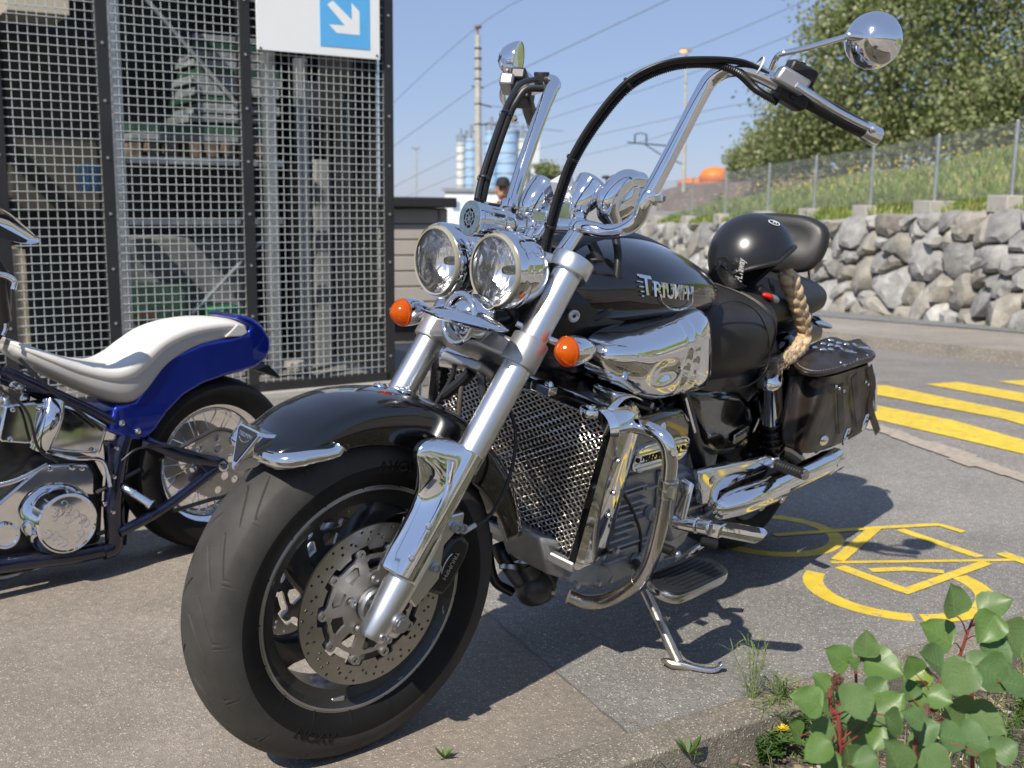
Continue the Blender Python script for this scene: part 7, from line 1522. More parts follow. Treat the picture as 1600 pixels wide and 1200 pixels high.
for k in range(3):
    P = []; rad_ = []
    for i in range(N_):
        t = unit(CP[min(i+1, N_-1)]-CP[max(i-1, 0)]); w_ = unit(np.cross(t, vd)); f = lens_[i]/lens_[-1]; th = 2*math.pi*(turns*f+k/3); A_ = .0150*(1.08-.42*f)*(.55 if f < .03 else 1)
        P.append(CP[i]+w_*A_*math.sin(th)+vd*A_*.62*math.sin(2*th)); rad_.append((.0138*(1.1-.42*f))*(1+.12*math.cos(2*th)))
    m_ = MB(); m_.tube(P, rad_, 12); m_.build('strand', HAIR[k], br_, ang=80)
hb_ = MB(); e = CP[-1]; d0 = unit(B(1200, 572, y=.2)-e)
hr = random.Random(3)
for i in range(260):
    a = e+NT(hr.gauss(0, .004), hr.gauss(0, .004), hr.gauss(0, .004)); L_ = hr.uniform(.04, .075); s_ = NT(hr.gauss(0, .3), hr.gauss(0, .3), hr.gauss(0, .28)); hb_.tube([a, a+(d0+s_*.35)*L_*.5, a+(d0+s_*.7-Z3*.2)*L_], [.0011, .0011, .0003], 3, caps=False)
for i in range(700):                                # flyaway hairs along the plait
    j = hr.randrange(8, N_-8); t = unit(CP[j+1]-CP[j-1]); n_ = unit(NT(hr.gauss(0, 1), hr.gauss(0, 1), hr.gauss(0, 1))); a = CP[j]+n_*.018; hb_.tube([a, a+t*.014+n_*.004, a+t*.03+n_*hr.uniform(0, .008)], [.0006, .0006, .0002], 3, caps=False)
hb_.build('loose_hair', mat('ash_blond_hair', (.38, .28, .18), .55), br_, kind='stuff')
m_ = MB(); m_.tube([e+NT(.010*math.cos(t), .010*math.sin(t), 0) for t in np.linspace(0, 6.28, 16, endpoint=False)], .003, 8, closed=True); m_.build('hair_band', HAIR[1], br_)
# ================================================================= THE BLUE MOTORCYCLE
RR = .268
BO = W(322, 714, 3.42); BO[2] = RR; bd = np.array([math.cos(R(352)), math.sin(R(352)), 0])   # towards its front (left in the picture)
bn = np.array([-bd[1], bd[0], 0]); 
if bn@(CAM-BO) < 0: bn = -bn
BLUE = empty('motorcycle', (0, 0, 0), (0, 0, 0), 'blue custom motorcycle with a white tooled leather seat, seen from its rear half', 'motorcycle')
def Q(px, py, o=0.): return onplane(px, py, BO+bn*o, bn)
def bpoly(nm, pts, o0, o1, m, par=BLUE, bev=.006):
    P = [Q(a, c, o1) for a, c in pts]; n = len(P); D_ = [q-bn*(o1-o0) for q in P]; b = MB()
    b.add(D_+P, [tuple(range(n-1, -1, -1)), tuple(range(n, 2*n))]+[(i, (i+1) % n, n+(i+1) % n, n+i) for i in range(n)])
    import bmesh; o = b.build(nm, m, par, bevel=bev, seg=3); bm = bmesh.new(); bm.from_mesh(o.data); bmesh.ops.recalc_face_normals(bm, faces=bm.faces); bm.to_mesh(o.data); bm.free(); return o
def blathe(nm, prof, c, m, par, n=48, ang=30, close=False): b = MB(); b.lathe(prof, c, bn, n, close=close); return b.build(nm, m, par, ang=ang)
wc = BO.copy(); rim_r = .186
bw = blathe('rear_wheel', [(rim_r, .062), (rim_r+.004, .058), (rim_r-.012, .052), (rim_r-.016, .03), (rim_r-.028, .0), (rim_r-.016, -.03), (rim_r-.012, -.052), (rim_r+.004, -.058), (rim_r-.002, -.06), (rim_r-.022, -.045), (rim_r-.034, 0), (rim_r-.022, .045), (rim_r-.006, .06)], wc, M_['chrome'], BLUE, 72, close=True)
prof = [(rim_r-.004, -.06), (rim_r+.02, -.078), (rim_r+.045, -.084), (RR-.02, -.078), (RR-.006, -.055), (RR, -.02), (RR, .02), (RR-.006, .055), (RR-.02, .078), (rim_r+.045, .084), (rim_r+.02, .078), (rim_r-.004, .06)]
blathe('tyre', prof, wc, M_['sidewall'], bw, 80, ang=60)
bu, bv = bd, Z3
for i in range(28):
    a = 2*math.pi*i/28; s = 1 if i % 2 else -1; a2 = a+(.5 if (i//2) % 2 else -.5); m_ = MB()
    m_.tube([wc+(bu*math.cos(a)+bv*math.sin(a))*.035+bn*.035*s, wc+(bu*math.cos(a2)+bv*math.sin(a2))*(rim_r-.026)], .0018, 6); m_.build('spoke', M_['chrome'], bw)
blathe('hub', [(0, .055), (.03, .055), (.04, .04), (.028, .03), (.028, -.03), (.04, -.04), (0, -.05)], wc, M_['chrome'], bw)
pl_ = [circ(.0, 3)]; teeth = []
for i in range(96): a = 2*math.pi*i/96; r = .106 if i % 2 else .101; teeth.append((r*math.cos(a), r*math.sin(a)))
plate('sprocket', [teeth, circ(.022, 24)]+[circ(.0125, 16, (.082*math.cos(a), .082*math.sin(a))) for a in np.linspace(0, 2*math.pi, 9)[:8]]+[circ(.014, 16, (.048*math.cos(a), .048*math.sin(a))) for a in np.linspace(.4, 2*math.pi+.4, 6)[:5]], .005, M_['carrier'], bw, mat4(wc+bn*.066, bu, bv, bn))
plate('brake_disc', [circ(.115, 64), circ(.06, 32)], .005, M_['disc'], bw, mat4(wc-bn*.066, bu, bv, bn))
m_ = MB(); P = [wc+bn*.066+(bu*math.cos(a)+bv*math.sin(a))*.108 for a in np.linspace(1.9, -1.9+2*math.pi*0, 30)]; 
P = [wc+bn*.066+(bu*math.cos(a)+bv*math.sin(a))*.108 for a in np.linspace(1.45, 4.85, 40)]; P = [Q(150, 770, .066), *P, Q(150, 835, .066)]; m_.tube(P, .0065, 6); m_.build('chain', M_['engine_dirty'], BLUE)
ax_ = MB(); ax_.lathe([(0, .10), (.010, .10), (.012, .095), (.017, .094), (.018, .07), (0, .07)], wc+bn*.01, bn, 20); ax_.build('axle_nut', M_['chrome'], BLUE)
# fender
fpx = [(178, 645), (180, 635), (212, 628), (226, 600), (236, 584), (262, 560), (318, 536), (362, 528), (388, 521), (392, 512), (378, 503), (368, 496), (378, 492), (395, 497), (410, 508), (423, 528), (424, 545), (416, 562), (398, 575), (352, 588), (318, 600), (288, 618), (262, 645), (244, 672), (228, 688), (205, 688), (172, 676)]
fd2 = bpoly('rear_fender', fpx, -.085, .092, M_['blue'], bev=.028)
for (px, py) in ((191, 661), (216, 674)): m_ = MB(); m_.lathe([(0, .007), (.006, .006), (.0095, .001), (.01, 0)], Q(px, py, .093), bn, 16); m_.build('fender_bolt', M_['chrome'], fd2)
bpoly('tail_recess', [(352, 527), (372, 506), (384, 511), (388, 520), (378, 526)], -.05, .095, M_['greyleather'], fd2, .004)
bpoly('plate_holder', [(400, 578), (420, 570), (438, 588), (434, 590)], -.02, .03, M_['black'], BLUE, .002)
# seat
def seatrings(sts, w0, k=6, n=40, e=2.8, off=0):
    A = np.array(sts, float); A = spline(A, k); o = []
    for (x, yt, yb, w_) in A:
        t, b_ = Q(x, yt), Q(x, yb); c = (t+b_)/2; h = np.linalg.norm(t-b_)/2; o.append(sring(c, w_*w0, h*1.02, h, e, n, X=bn, Y=unit(t-b_)))
    return o
sst_ = [(4, 528, 545, .5), (20, 533, 560, .8), (60, 547, 582, .95), (105, 560, 604, 1.0), (150, 564, 622, 1.05), (180, 551, 630, 1.05), (205, 531, 618, 1.0), (235, 512, 580, .95), (275, 500, 551, .9), (320, 496, 536, .85), (360, 500, 526, .75), (377, 508, 520, .5)]
m_ = MB(); m_.loft(seatrings(sst_, .105)); seat2 = m_.build('seat', M_['greyleather'], BLUE, ang=70)
top_ = [(x, yt-1.5, yt+(yb-yt)*.56, w_) for x, yt, yb, w_ in sst_]
m_ = MB(); m_.loft(seatrings(top_, .112, e=2.6)); m_.build('seat_top', M_['whiteleather'], seat2, ang=70)
hr = random.Random(9)
for i in range(26):                                   # tooled scrolls on the white leather
    x = hr.uniform(30, 350); yt = np.interp(x, [q[0] for q in top_], [q[1] for q in top_]); yb = np.interp(x, [q[0] for q in top_], [q[2] for q in top_]); o_ = hr.uniform(.0, .07)
    y0 = yt+(yb-yt)*(.12+.8*(o_/.105)**2.4*.5); P = []
    for j in range(10):
        t = j/9*4.2; r = 1.4+t*1.5; P.append(Q(x+r*math.cos(t+i), y0+r*.35*math.sin(t+i), 0)+bn*(o_+.004*math.sin(t))+Z3*.0005)
    m_ = MB(); m_.tube(P, .0017, 5); m_.build('tooled_scroll', M_['whiteleather'], seat2)
# frame
DB = M_['darkblue']
for nm, pts, r in (('backbone', [(-40, 570, .0), (40, 603, 0), (110, 636, 0), (168, 664, 0)], .022), ('rear_downtube', [(195, 680, .07), (184, 720, .07), (176, 790, .07), (178, 850, .07), (160, 862, .07)], .026), ('rear_downtube', [(205, 680, -.07), (190, 790, -.07), (185, 850, -.07)], .024), ('lower_rail', [(182, 855, .07), (120, 868, .07), (40, 878, .07), (-60, 892, .07)], .022),
                       ('swingarm', [(228, 690, .09), (285, 712, .09), (338, 722, .09)], .019), ('swingarm', [(186, 832, .09), (255, 795, .09), (338, 732, .09)], .015), ('seat_rail', [(5, 578, .06), (80, 612, .07), (140, 640, .07), (180, 660, .08)], .014)):
    m_ = MB(); m_.tube([Q(*p) for p in pts], r, 16, k=5); m_.build(nm, DB, BLUE)
bpoly('axle_plate', [(322, 712), (352, 716), (360, 728), (352, 738), (325, 742), (312, 728)], .085, .1, DB, BLUE, .004)
bpoly('pivot_plate', [(168, 690), (205, 688), (200, 740), (172, 740)], .05, .085, DB, BLUE, .006)
# chrome boxes
def dome(nm, pts, o0, bul, m=M_['chrome'], par=BLUE):
    P = [Q(a, c, o0) for a, c in pts]; P = spline(P, 3, True); c = P.mean(0); b = MB()
    b.grid(np.array([[c+(q-c)*k+bn*d for q in P] for k, d in ((1, -.03), (1, 0), (.985, bul*.55), (.94, bul*.85), (.8, bul), (.4, bul*1.08), (.02, bul*1.1))]), cv=True, flip=False); return b.build(nm, m, par, ang=60)
bpoly('oil_tank_cover', [(8, 634), (56, 628), (61, 634), (52, 690), (44, 694), (2, 691), (-2, 686)], .05, .10, M_['chrome'], BLUE, .009)
bpoly('chrome_battery_box', [(50, 632), (88, 626), (128, 640), (171, 664), (158, 710), (100, 707), (46, 697)], .02, .085, M_['chrome'], BLUE, .010)
m_ = MB(); m_.tube([Q(84, 628, .07), Q(78, 660, .088), Q(60, 700, .07)], .030, 20, k=5); m_.build('chrome_box_fold', M_['chrome'], BLUE)
bpoly('engine_block', [(-80, 700), (150, 715), (165, 745), (160, 850), (60, 872), (-80, 890)], -.12, .03, M_['engine_dirty'], BLUE, .02)
bpoly('belt_cover', [(-60, 800), (-5, 788), (60, 732), (70, 727), (138, 725), (148, 738), (150, 775), (110, 770), (70, 770), (40, 800), (30, 850), (-60, 850)], .03, .06, M_['chrome'], BLUE, .008)
pc = Q(106, 818, .13); pr_ = .0830
prm = blathe('primary_drum', [(pr_*1.18, -.09), (pr_*1.2, -.07), (pr_*1.17, -.045), (pr_*1.1, -.028), (pr_*1.04, -.012), (pr_*1.0, -.002), (pr_*.95, .001), (pr_*.9, -.001), (pr_*.86, -.001), (0, .001)], pc, M_['chrome'], BLUE, 72, ang=24)
for i in range(22):                                   # deep engraving
    hr2 = random.Random(i); a, r = hr2.uniform(0, 6.28), hr2.uniform(.01, .06); c = pc+(bu*math.cos(a)+bv*math.sin(a))*r+bn*.0008
    m_ = MB(); P = [c+(bu*math.cos(t)+bv*math.sin(t))*(.004+.0022*t) for t in np.linspace(0, 5, 12)]; m_.tube(P, .0011, 5); m_.build('engraving', M_['chrome_dull'], prm)
text('engraved_ring', 'I LIVE TO RIDE I', .018, .0006, M_['chrome_dull'], prm, mat4(pc+bn*.0012+bv*.022, -bu, bv, bn)) if False else None
for (px, py, r) in ((163, 787, .010), (112, 730, .008), (196, 823, .007), (40, 740, .007), (100, 873, .007)): m_ = MB(); m_.lathe([(0, .012), (r*.7, .011), (r, .006), (r, 0)], Q(px, py, .07), bn, 14); m_.build('chrome_bolt', M_['chrome'], BLUE)
m_ = MB(); m_.lathe([(.030, 0), (.036, .002), (.036, .01), (.031, .012), (.028, .004), (0, .004)], Q(8, 836, .06), bn, 36); m_.build('chrome_port', M_['chrome'], BLUE)
m_ = MB(); m_.tube([Q(-30, 765, .1), Q(20, 752, .1), Q(50, 738, .1), Q(72, 726, .09)], .007, 12, k=5); m_.build('shift_rod', M_['chrome'], BLUE)
p0, p1 = Q(197, 763, .10), Q(238, 790, .165); m_ = MB(); d = unit(p1-p0); L_ = np.linalg.norm(p1-p0); m_.lathe([(0, -.01), (.009, -.01), (.012, 0), (.0125, L_*.3), (.010, L_*.32), (.0125, L_*.36), (.0125, L_*.9), (.0155, L_*.92), (.0155, L_), (0, L_)], p0, d, 24); m_.build('footpeg', M_['chrome'], BLUE, ang=25)
cl_ = MB()
for i in range(16): x, y = hr.uniform(-10, 60), hr.uniform(585, 625); cl_.ball(Q(x, y, hr.uniform(-.02, .05)), hr.uniform(.008, .018), n=12, m=8)
cl_.build('carburettor_clutter', M_['chrome'], BLUE, kind='stuff')
m_ = MB(); m_.ball(Q(-15, 700, -.05), (.16, .1, .12)); m_.build('gearbox', M_['blackmetal'], BLUE)
# its handlebar end, levers and the chrome leaf mirror at the left edge of the picture
m_ = MB(); mo = Q(0, 352, .22); mx_ = unit(Q(60, 378, .22)-Q(-40, 330, .22)); my_ = unit(np.cross(mx_, bn)); 
P = [Q(a, c, .22) for a, c in ((-60, 318), (-20, 320), (8, 328), (35, 350), (60, 372), (58, 380), (35, 381), (0, 372), (-60, 362))]; c = np.mean(P, axis=0); P = spline(P, 4, True)
m_.loft([[c+(q-c)*k+bn*d for q in P] for k, d in ((.2, -.016), (.7, -.013), (.95, -.005), (1, .001), (.97, .005), (.9, .004), (.85, .0025))]); mm = m_.build('mirror', M_['chrome'], BLUE, ang=50)
bpoly('mirror_glass', [(-50, 345), (0, 352), (45, 376), (20, 377), (-50, 360)], .222, .229, M_['hose'], mm, .001)
m_ = MB(); m_.tube([Q(-40, 380, .2), Q(2, 420, .16), Q(10, 470, .12), Q(4, 510, .06), Q(-20, 545, .0)], .013, 12, k=5); m_.build('control_cable', M_['hose'], BLUE)
m_ = MB(); m_.tube([Q(-30, 400, .18), Q(-4, 430, .15), Q(2, 470, .12), Q(6, 500, .1)], .02, 12, k=5); m_.build('fuel_tank_edge', M_['blackmetal'], BLUE)
m_ = MB(); m_.tube([Q(-10, 425, .17), Q(12, 432, .17), Q(22, 440, .17), Q(20, 452, .17)], .008, 12, k=5); m_.build('lever_tip', M_['chrome'], BLUE)
m_ = MB(); m_.tube([Q(-10, 500, .1), Q(6, 500, .1), Q(9, 512, .1), Q(4, 524, .1)], .005, 10, k=5); m_.build('chrome_trim', M_['chrome'], BLUE)
# front half beyond the picture edge, so that it stands and is mirrored as a whole machine
fwc = wc+bd*1.62; blathe('front_wheel', [(RR-.002, 0), (RR-.01, .04), (RR-.06, .05), (RR-.09, .03), (RR-.09, -.03), (RR-.06, -.05), (RR-.01, -.04)], fwc, M_['sidewall'], BLUE, 48, close=True)
m_ = MB(); m_.tube([fwc+bn*.08, fwc-bd*.42+Z3*.62+bn*.08], .02, 12); m_.build('fork_leg', M_['chrome'], BLUE); m_ = MB(); m_.tube([fwc-bn*.08, fwc-bd*.42+Z3*.62-bn*.08], .02, 12); m_.build('fork_leg', M_['chrome'], BLUE)
tc_ = wc+bd*1.16+Z3*.46; m_ = MB(); m_.ball(tc_, (.22, .12, .11), bd, bn, Z3); m_.build('fuel_tank', M_['blue'], BLUE)
for nm, pts, r in (('cable', [(30, 560, .1), (70, 600, .12), (120, 640, .12), (160, 672, .11)], .005), ('cable', [(-10, 600, .1), (40, 640, .12), (60, 700, .12), (90, 722, .11)], .004), ('oil_line', [(60, 700, .09), (110, 715, .1), (160, 720, .1), (172, 760, .1)], .006), ('exhaust_pipe', [(-40, 905, -.12), (120, 885, -.16), (300, 850, -.18)], .035), ('brake_line', [(338, 722, .11), (280, 700, .11), (220, 700, .11), (190, 720, .1)], .0035)):
    m_ = MB(); m_.tube([Q(*p) for p in pts], r, 10, k=6); m_.build(nm, M_['chrome'] if 'ex' in nm or 'oil' in nm else M_['hose'], BLUE)
for (px, py) in ((182, 700), (178, 745), (176, 800), (250, 700), (300, 716), (60, 640), (150, 705), (20, 640), (16, 686), (128, 732), (78, 733)): m_ = MB(); m_.lathe([(0, .008), (.005, .007), (.007, 0)], Q(px, py, .1), bn, 10); m_.build('frame_bolt', M_['chrome'], BLUE)
m_ = MB(); m_.tube([Q(120, 860, .05), Q(110, 880, .12), Q(96, 900, .2)], .01, 10, k=3); 
# ================================================================= PLANTING BED IN FRONT
def bedz(): return -.075
def onbed(px, py):
    o, d = ray(px, py); t = (-.075-o[2])/d[2]; return o+t*d
nr = random.Random(21)
pm = [ground_mat('pebble_grey', (.25, .24, .22), (.4, .38, .35), .3, 90), ground_mat('pebble_brown', (.22, .15, .1), (.33, .24, .17), .3, 90), ground_mat('pebble_pale', (.45, .42, .38), (.6, .57, .53), .3, 90)]
b = MB()
for i in range(2600):
    p = KA+KD*nr.uniform(-2.2, 2.6)*1.0+KN*nr.uniform(.12, 1.5); r = nr.choice((.004, .006, .009, .014)); b.cur = nr.randrange(3)
    b.ball((p[0], p[1], -.075+r*.3), (r*nr.uniform(.8, 1.4), r, r*.6), unit([nr.gauss(0, 1), nr.gauss(0, 1), 0]), n=6, m=4)
o = b.build('gravel', pm, kind='stuff', ang=60); tag(o, 'small stones and grit strewn over the planting bed', 'gravel')
q = onbed(1142, 1192); b = MB(); b.ball(q+[0, 0, .01], (.022, .018, .014), n=10, m=7); o = b.build('pebble', pm[1], ang=60); tag(o, 'brown pebble lying at the end of the kerb face', 'pebble')
# bushy shoots with large leaves
LF = [leafmat('leaf_bluish_green', (.125, .20, .07), .3, .42), leafmat('leaf_mid_green', (.12, .21, .055), .32, .42), leafmat('leaf_deep_green', (.085, .155, .05), .2, .5), leafmat('leaf_yellow_green', (.22, .30, .06), .35, .4)]
VEIN = leafmat('leaf_vein', (.2, .28, .1), .2); RED = mat('red_stalk', (.22, .045, .035), .4, bump=(80, .3, .001)); BRN = mat('brown_stem', (.12, .06, .045), .6, bump=(80, .5, .001), var=(30, .4))
def leaf_mesh(seed):
    r = random.Random(seed); n = 12; rows = []; asp = r.uniform(.92, 1.12); cup = r.uniform(.10, .28); curl = r.uniform(-.25, .35); wv = r.uniform(.02, .05); ph = r.uniform(0, 6)
    for i in range(n+1):
        t = i/n; hw = asp*.56*(math.sin(math.pi*min(1, t**.72*1.0))**.62)*(1-.30*t)+.0; hw = max(hw, .004); row = []
        if t > .86: hw *= max(.05, ((1-t)/.14)**.8)
        for j in range(9):
            s = (j-4)/4; edge = 1+.03*math.sin(i*2.9+j+ph) if abs(s) == 1 else 1; x = s*hw*edge; z = cup*abs(s)**1.6*hw*1.2-curl*t*t*.5+wv*math.sin(t*9+s*3+ph)*abs(s)
            row.append((x, t-.02*abs(s)*(1-t)*3, z+.008*abs(math.sin((t*6+abs(s)*1.5)*math.pi))*.6))
        rows.append(row)
    m = MB(); m.grid(rows, flip=False); v0 = len(m.f); m.cur = 1
    m.tube([(0, t, -curl*t*t*.5+.004) for t in np.linspace(0, .95, 10)], np.linspace(.011, .003, 10), 4, caps=False)
    for i in (2, 4, 6, 8):
        for s in (-1, 1):
            t0, t1 = i/n*.9, min(.93, i/n*.9+.22); hw = asp*.42*(math.sin(math.pi*t1**.72)**.62)*(1-.3*t1)
            m.tube([(0, t0, -curl*t0*t0*.5+.004), (s*hw*.5, (t0+t1)/2-.02, cup*.5**1.6*hw*1.1-curl*((t0+t1)/2)**2*.5+.006), (s*hw, t1, cup*hw*1.25-curl*t1*t1*.5+.004)], [.006, .004, .002], 3, caps=False)
    me = bpy.data.meshes.new('leaf'); me.from_pydata(m.v, [], m.f); me.polygons.foreach_set('use_smooth', [True]*len(me.polygons)); me.polygons.foreach_set('material_index', m.m); return me
LM = []
for s in range(8):
    for k in range(4):
        if s >= 2 and k != s % 4: continue
        me = leaf_mesh(s); me.materials.append(LF[k]); me.materials.append(VEIN); LM.append((k, me))
def place_leaf(par, c, size, tipdir, nrm, k=0):
    c = np.array(c); y = unit(tipdir); n_ = unit(np.array(nrm)-y*(np.array(nrm)@y)); x = np.cross(y, n_)
    me = nr.choice([m for kk, m in LM if kk == k]); o = bpy.data.objects.new('leaf', me); COL.objects.link(o); o.parent = par
    M = np.eye(4); M[:3, 0] = x*size; M[:3, 1] = y*size; M[:3, 2] = n_*size; M[:3, 3] = c-y*size*.5; o.matrix_local = Matrix(M.tolist()); return c-y*size*.5
shr = []
LEAVES = [  # plant, px, py, size px, tip direction in the picture (right, down), colour
 (0, 1489, 936, 50, (-.2, -1), 0), (0, 1557, 945, 56, (.9, -.5), 0), (0, 1542, 983, 56, (-.6, .7), 1), (0, 1461, 990, 56, (-.9, -.6), 1), (0, 1582, 1002, 66, (.5, .9), 0), (0, 1560, 1018, 50, (.6, .5), 2),
 (1, 1354, 1005, 40, (0, -1), 0), (1, 1306, 1026, 46, (-.8, -.6), 1), (1, 1383, 1044, 56, (.9, .3), 1), (1, 1350, 1027, 20, (.3, .9), 2), (1, 1332, 1035, 22, (-.6, -.6), 1),
 (2, 1452, 1032, 52, (-.9, -.5), 2), (2, 1424, 1038, 40, (-.4, -.8), 1), (2, 1430, 1060, 46, (-.7, .5), 3), (2, 1496, 1062, 64, (-.6, .8), 0), (2, 1556, 1056, 66, (.8, .6), 2), (2, 1535, 1038, 40, (.9, -.3), 2), (2, 1470, 1092, 40, (.8, .2), 1), (2, 1436, 1092, 52, (-.9, -.2), 1), (2, 1503, 1120, 64, (.6, .7), 0), (2, 1543, 1128, 62, (.8, .5), 0), (2, 1420, 1075, 36, (-.3, -.9), 2), (2, 1590, 1070, 50, (.9, .2), 2),
 (3, 1285, 1068, 44, (-.5, -.9), 1), (3, 1259, 1094, 50, (-.9, -.4), 1), (3, 1342, 1093, 56, (.8, -.3), 0), (3, 1311, 1104, 50, (.3, .9), 2), (3, 1392, 1102, 60, (.7, -.7), 1), (3, 1371, 1073, 40, (.8, -.5), 2), (3, 1283, 1142, 46, (-.9, .0), 0), (3, 1336, 1158, 56, (.2, .9), 0), (3, 1276, 1174, 52, (-.8, .6), 1), (3, 1338, 1125, 44, (.9, -.2), 2), (3, 1375, 1118, 40, (.9, .5), 0), (3, 1398, 1133, 48, (.7, .7), 2), (3, 1370, 1155, 40, (-.5, .8), 1), (3, 1241, 1140, 36, (-.6, -.7), 1), (3, 1326, 1186, 40, (.2, .9), 2),
 (4, 1398, 1185, 70, (-.4, -.9), 0), (4, 1456, 1163, 56, (.7, -.6), 1), (4, 1450, 1140, 44, (.8, -.5), 2), (4, 1488, 1155, 50, (.9, .3), 2), (4, 1465, 1195, 56, (.6, .6), 0), (4, 1520, 1160, 56, (.9, .4), 2), (4, 1350, 1190, 44, (-.7, .3), 2), (4, 1572, 1170, 46, (.8, -.4), 2), (4, 1425, 1120, 40, (-.8, -.5), 2), (4, 1300, 1200, 44, (-.8, .5), 1), (4, 1540, 1200, 50, (.4, .8), 1), (4, 1440, 1215, 60, (.2, .9), 1),
]
STEMS = {0: [(1535, 1200, 1.72), (1520, 1110, 1.66), (1497, 1050, 1.62), (1508, 1000, 1.60), (1520, 968, 1.60)], 1: [(1338, 1250, 1.62), (1340, 1130, 1.60), (1338, 1070, 1.58), (1336, 1030, 1.58)],
         2: [(1420, 1270, 1.50), (1437, 1150, 1.50), (1462, 1110, 1.50), (1490, 1075, 1.50)], 3: [(1325, 1260, 1.46), (1312, 1170, 1.46), (1298, 1110, 1.46), (1296, 1075, 1.46)], 4: [(1425, 1280, 1.38), (1427, 1190, 1.38), (1445, 1130, 1.40), (1450, 1100, 1.42)]}
SD = {0: 1.60, 1: 1.58, 2: 1.50, 3: 1.46, 4: 1.38}
PL = ['poplar shoot with the uppermost leaves, rearmost at the right edge', 'small poplar shoot with five leaves beside the brown seed head', 'broad leaved poplar shoot in the middle of the clump', 'leafy poplar shoot at the left side of the clump with a brown seed head', 'low poplar shoot nearest the lens at the bottom of the picture']
roots = {}
for k in range(5):
    P = [W(*p) for p in STEMS[k]]; T_ = empty('poplar_shoot', (P[0][0], P[0][1], -.075), (0, 0, 0), PL[k], 'plant', 'leafy shoots in the planting bed'); base = np.array(T_.location); roots[k] = (T_, base, spline(P, 8))
    m_ = MB(); P0_ = [base-[0, 0, .01]]+[p for p in P[1:]]; C_S = spline(P0_, 6); m_.tube([p-base for p in C_S], np.linspace(.0036, .0018, len(C_S)), 8); m_.build('stem', BRN if k in (2, 4) else RED, T_)
for (k, px, py, s, td, c) in LEAVES:
    T_, base, SP = roots[k]; D = SD[k]+nr.uniform(-.07, .07); p = W(px, py, D); size = s*(.92+.18*nr.random())*D/FPX; tip = CR*td[0]-CU*td[1]+CF*nr.uniform(-.5, .3)
    nrm = -CF*.75+np.array([0, 0, 1.])*nr.uniform(.35, .9)+CR*nr.uniform(-.35, .35); st0 = place_leaf(T_, p-base, size, tip, nrm, c)+base
    j = int(np.argmin(np.linalg.norm(SP-st0-np.array([0, 0, .0]), axis=1))); j = max(0, j-3); m_ = MB(); a = SP[j]; m_.tube([q-base for q in (a, (a+st0)/2+np.array([0, 0, .006]), st0)], [.0012, .0009, .0008], 6, k=4); m_.build('leaf_stalk', RED, T_)
T_, base, SP = roots[3]; c = W(1309, 1066, 1.47)-base; b = MB()
for i in range(90): 
    d = unit([nr.gauss(0, 1), nr.gauss(0, 1), nr.gauss(0, 1.2)]); b.ball(c+d*np.array([.009, .009, .013])*nr.uniform(.5, 1), .0022, n=5, m=3)
b.build('seed_head', mat('dry_brown_seed', (.10, .04, .025), .8), T_, kind='stuff')
# grasses and herbs
GN = [leafmat('herb_green', (.10, .17, .04), .3), leafmat('herb_pale', (.2, .26, .09), .3), leafmat('herb_dark', (.05, .10, .025), .25), leafmat('straw', (.33, .27, .14), .2)]
base_ = []; hh = []
for i in range(15000):
    u = nr.uniform(-1.6, 1.3); v = nr.uniform(.12, 1.45); k = noise.noise(Vector((u*3, v*3, 2)))
    p = KA+KD*u*1.0+KN*v
    q = np.array([p[0], p[1], 0])
    if k < -.2 and nr.random() < .6: continue
    base_.append((p[0], p[1], -.078)); hh.append(nr.uniform(.015, .06)*(1+.9*max(0, k)))
o = blades('bed_grass', np.array(base_), np.array(hh), .003, GN, .5); tag(o, 'short mixed grass and weeds growing over the planting bed', 'grass', kind='stuff')
def herb(px, py, h, n, label, nm='herb', spread=.35, seed=0, mats=(0, 1), lw=.0035, ll=.03, cat='herb'):
    r = random.Random(seed); q = onbed(px, py); T_ = empty(nm, tuple(q), label=label, cat=cat, group='weeds along the kerb'); st_ = MB(); lf = MB()
    for i in range(n):
        a = r.uniform(0, 6.28); sp_ = r.uniform(0, spread)*h; P = spline([(0, 0, 0), (math.cos(a)*sp_*.3, math.sin(a)*sp_*.3, h*.5), (math.cos(a)*sp_, math.sin(a)*sp_, h*r.uniform(.75, 1))], 8); st_.tube(P, np.linspace(.0016, .0008, len(P)), 5)
        for j in range(2, len(P), 1):
            for s in (0, 1):
                b_ = r.uniform(0, 6.28); L_ = ll*r.uniform(.5, 1.2); d = unit([math.cos(b_), math.sin(b_), r.uniform(.2, 1.2)]); sd__ = unit(np.cross(d, [0, 0, 1]))*lw/2; m = P[j]+d*L_*.5; t = P[j]+d*L_-np.array([0, 0, L_*.15]); n0 = len(lf.v)
                lf.add([P[j], m+sd__, t, m-sd__], [(0, 1, 2, 3)])
    st_.build('stem', GN[mats[0]], T_); lf.build('foliage', GN[mats[1]], T_, kind='stuff', smooth=False); return T_
C_all = []
for i in range(9):
    u_, v_ = 2.0+i*.35, .5+.5*((i*7) % 3)/2; p = KA+KD*u_+KN*v_; C_all.append(rng.normal(size=(900, 3))*np.array([.14, .14, .09])+np.array([p[0], p[1], .09]))
o = quads('ground_cover', np.concatenate(C_all), .035, LF); tag(o, 'leafy ground cover of the planting bed beyond the left picture edge', 'ground cover', kind='stuff')
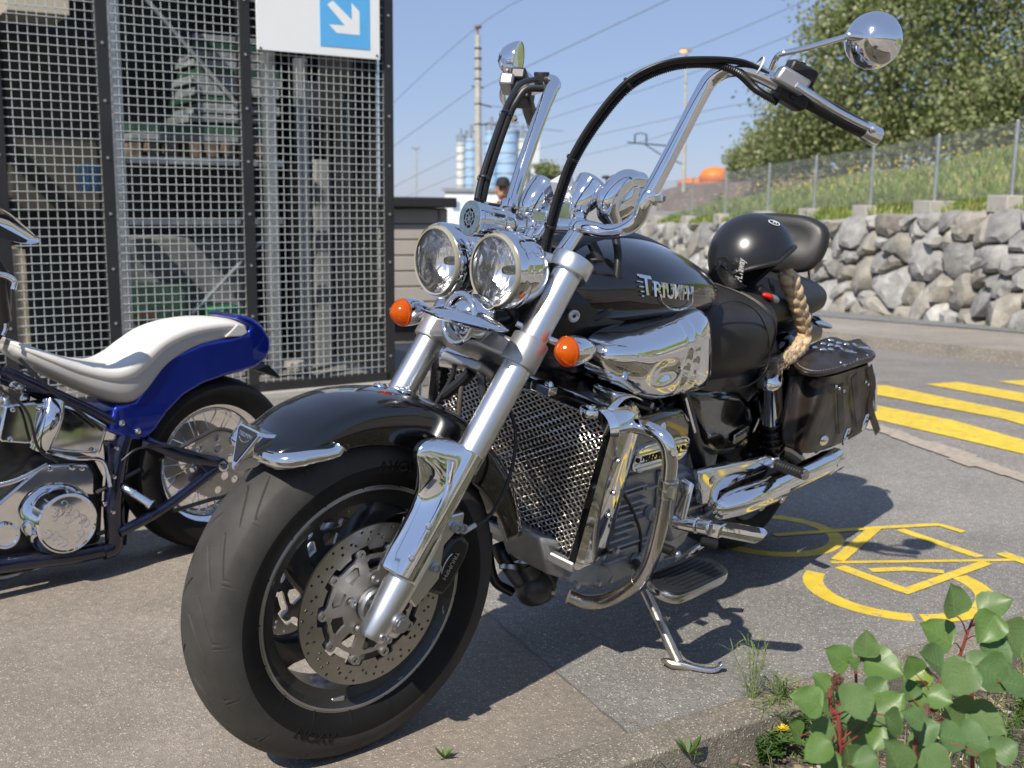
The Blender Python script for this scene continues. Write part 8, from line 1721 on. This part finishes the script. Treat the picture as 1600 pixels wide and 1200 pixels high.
H_ = [(1172, 1150, .24, 6, 'tall feathery weed left of the leafy shoots, by the stand of the motorcycle', .22, .0022, .05, (1, 1)), (1222, 1150, .14, 6, 'narrow leaved grass tuft right behind the yellow flower', .4, .003, .05, (0, 1)), (1165, 1170, .07, 9, 'small dense green weed at the end of the kerb', .8, .007, .016, (0, 0)), (1215, 1185, .06, 10, 'low green weed in front of the yellow flower', .9, .008, .02, (2, 0)), (1250, 1165, .08, 9, 'weed between the yellow flower and the leafy shoots', .8, .008, .02, (2, 2)), (1190, 1195, .05, 8, 'weed at the bottom edge left of the yellow flower', .9, .007, .018, (0, 2)),
      (1590, 1140, .16, 8, 'feathery weed at the right picture edge', .4, .004, .03, (0, 1)), (1560, 1190, .10, 10, 'weed in the bottom right corner', .8, .007, .02, (2, 0)), (1265, 1195, .07, 9, 'weed under the left leafy shoot', .8, .008, .02, (2, 0))]
H_ += [(1145, 1185, .05, 9, 'weed at the very end of the kerb face', .9, .006, .016, (0, 1)), (1235, 1150, .12, 7, 'pale grass tuft leaning out from the left leafy shoot', .5, .003, .05, (1, 3)), (1205, 1165, .10, 8, 'grass tuft just left of the yellow flower', .5, .003, .045, (0, 1)), (1280, 1180, .09, 9, 'grass tuft beneath the lowest left leaves', .5, .004, .04, (3, 0)), (1530, 1175, .12, 9, 'grass tuft right of the broad leaved shoot', .5, .004, .04, (0, 3))]
for i, (px, py, h, n, lab, sp_, lw, ll, mm_) in enumerate(H_): herb(px, py, h, n, lab, spread=sp_, seed=i+3, mats=mm_, lw=lw, ll=ll)
# sprouts in the joints of the asphalt edge
for i, (px, py, h, lab) in enumerate(((695, 1186, .035, 'tiny green sprout on the asphalt at the bottom edge right of the big tyre'), (1075, 1180, .05, 'little green sprout growing in the kerb joint'))):
    X = GP(px, py); T_ = empty('sprout', tuple(X), label=lab, cat='sprout'); lf = MB(); r = random.Random(i+50)
    for j in range(16):
        b_ = r.uniform(0, 6.28); L_ = h*r.uniform(.5, 1); d = unit([math.cos(b_)*.8, math.sin(b_)*.8, r.uniform(.3, 1.3)]); s_ = unit(np.cross(d, Z3))*L_*.16; lf.add([(0, 0, 0), d*L_*.6+s_, d*L_, d*L_*.6-s_], [(0, 1, 2, 3)])
    lf.build('foliage', GN[0], T_, kind='stuff', smooth=False)
# dandelion-like flower
q = onbed(1221, 1180); top = W(1220, 1140, float((q-CAM)@CF)); T_ = empty('yellow_flower', tuple(q), label='single yellow flower on a thin stem beside the kerb', cat='flower'); d = top-q; m_ = MB(); m_.tube([(0, 0, 0), d*.5+[.004, 0, 0], d], .0013, 6, k=4); m_.build('stem', GN[0], T_)
b = MB()
for ring_, nn, rr__, zz_ in ((0, 16, .021, .0), (1, 12, .016, .002), (2, 8, .010, .004)):
    for i in range(nn): a = 2*math.pi*(i+.5*ring_)/nn; dd_ = np.array([math.cos(a), math.sin(a), .35+.3*ring_]); dd_ = unit(dd_); s_ = np.array([-math.sin(a), math.cos(a), 0])*.0016; b.add([d+[0, 0, zz_*.3], d+dd_*rr__*.7+s_, d+dd_*rr__, d+dd_*rr__*.7-s_], [(0, 1, 2, 3)])
b.build('petals', mat('yellow_flower_petals', (.8, .58, .02), .5), T_, smooth=False)
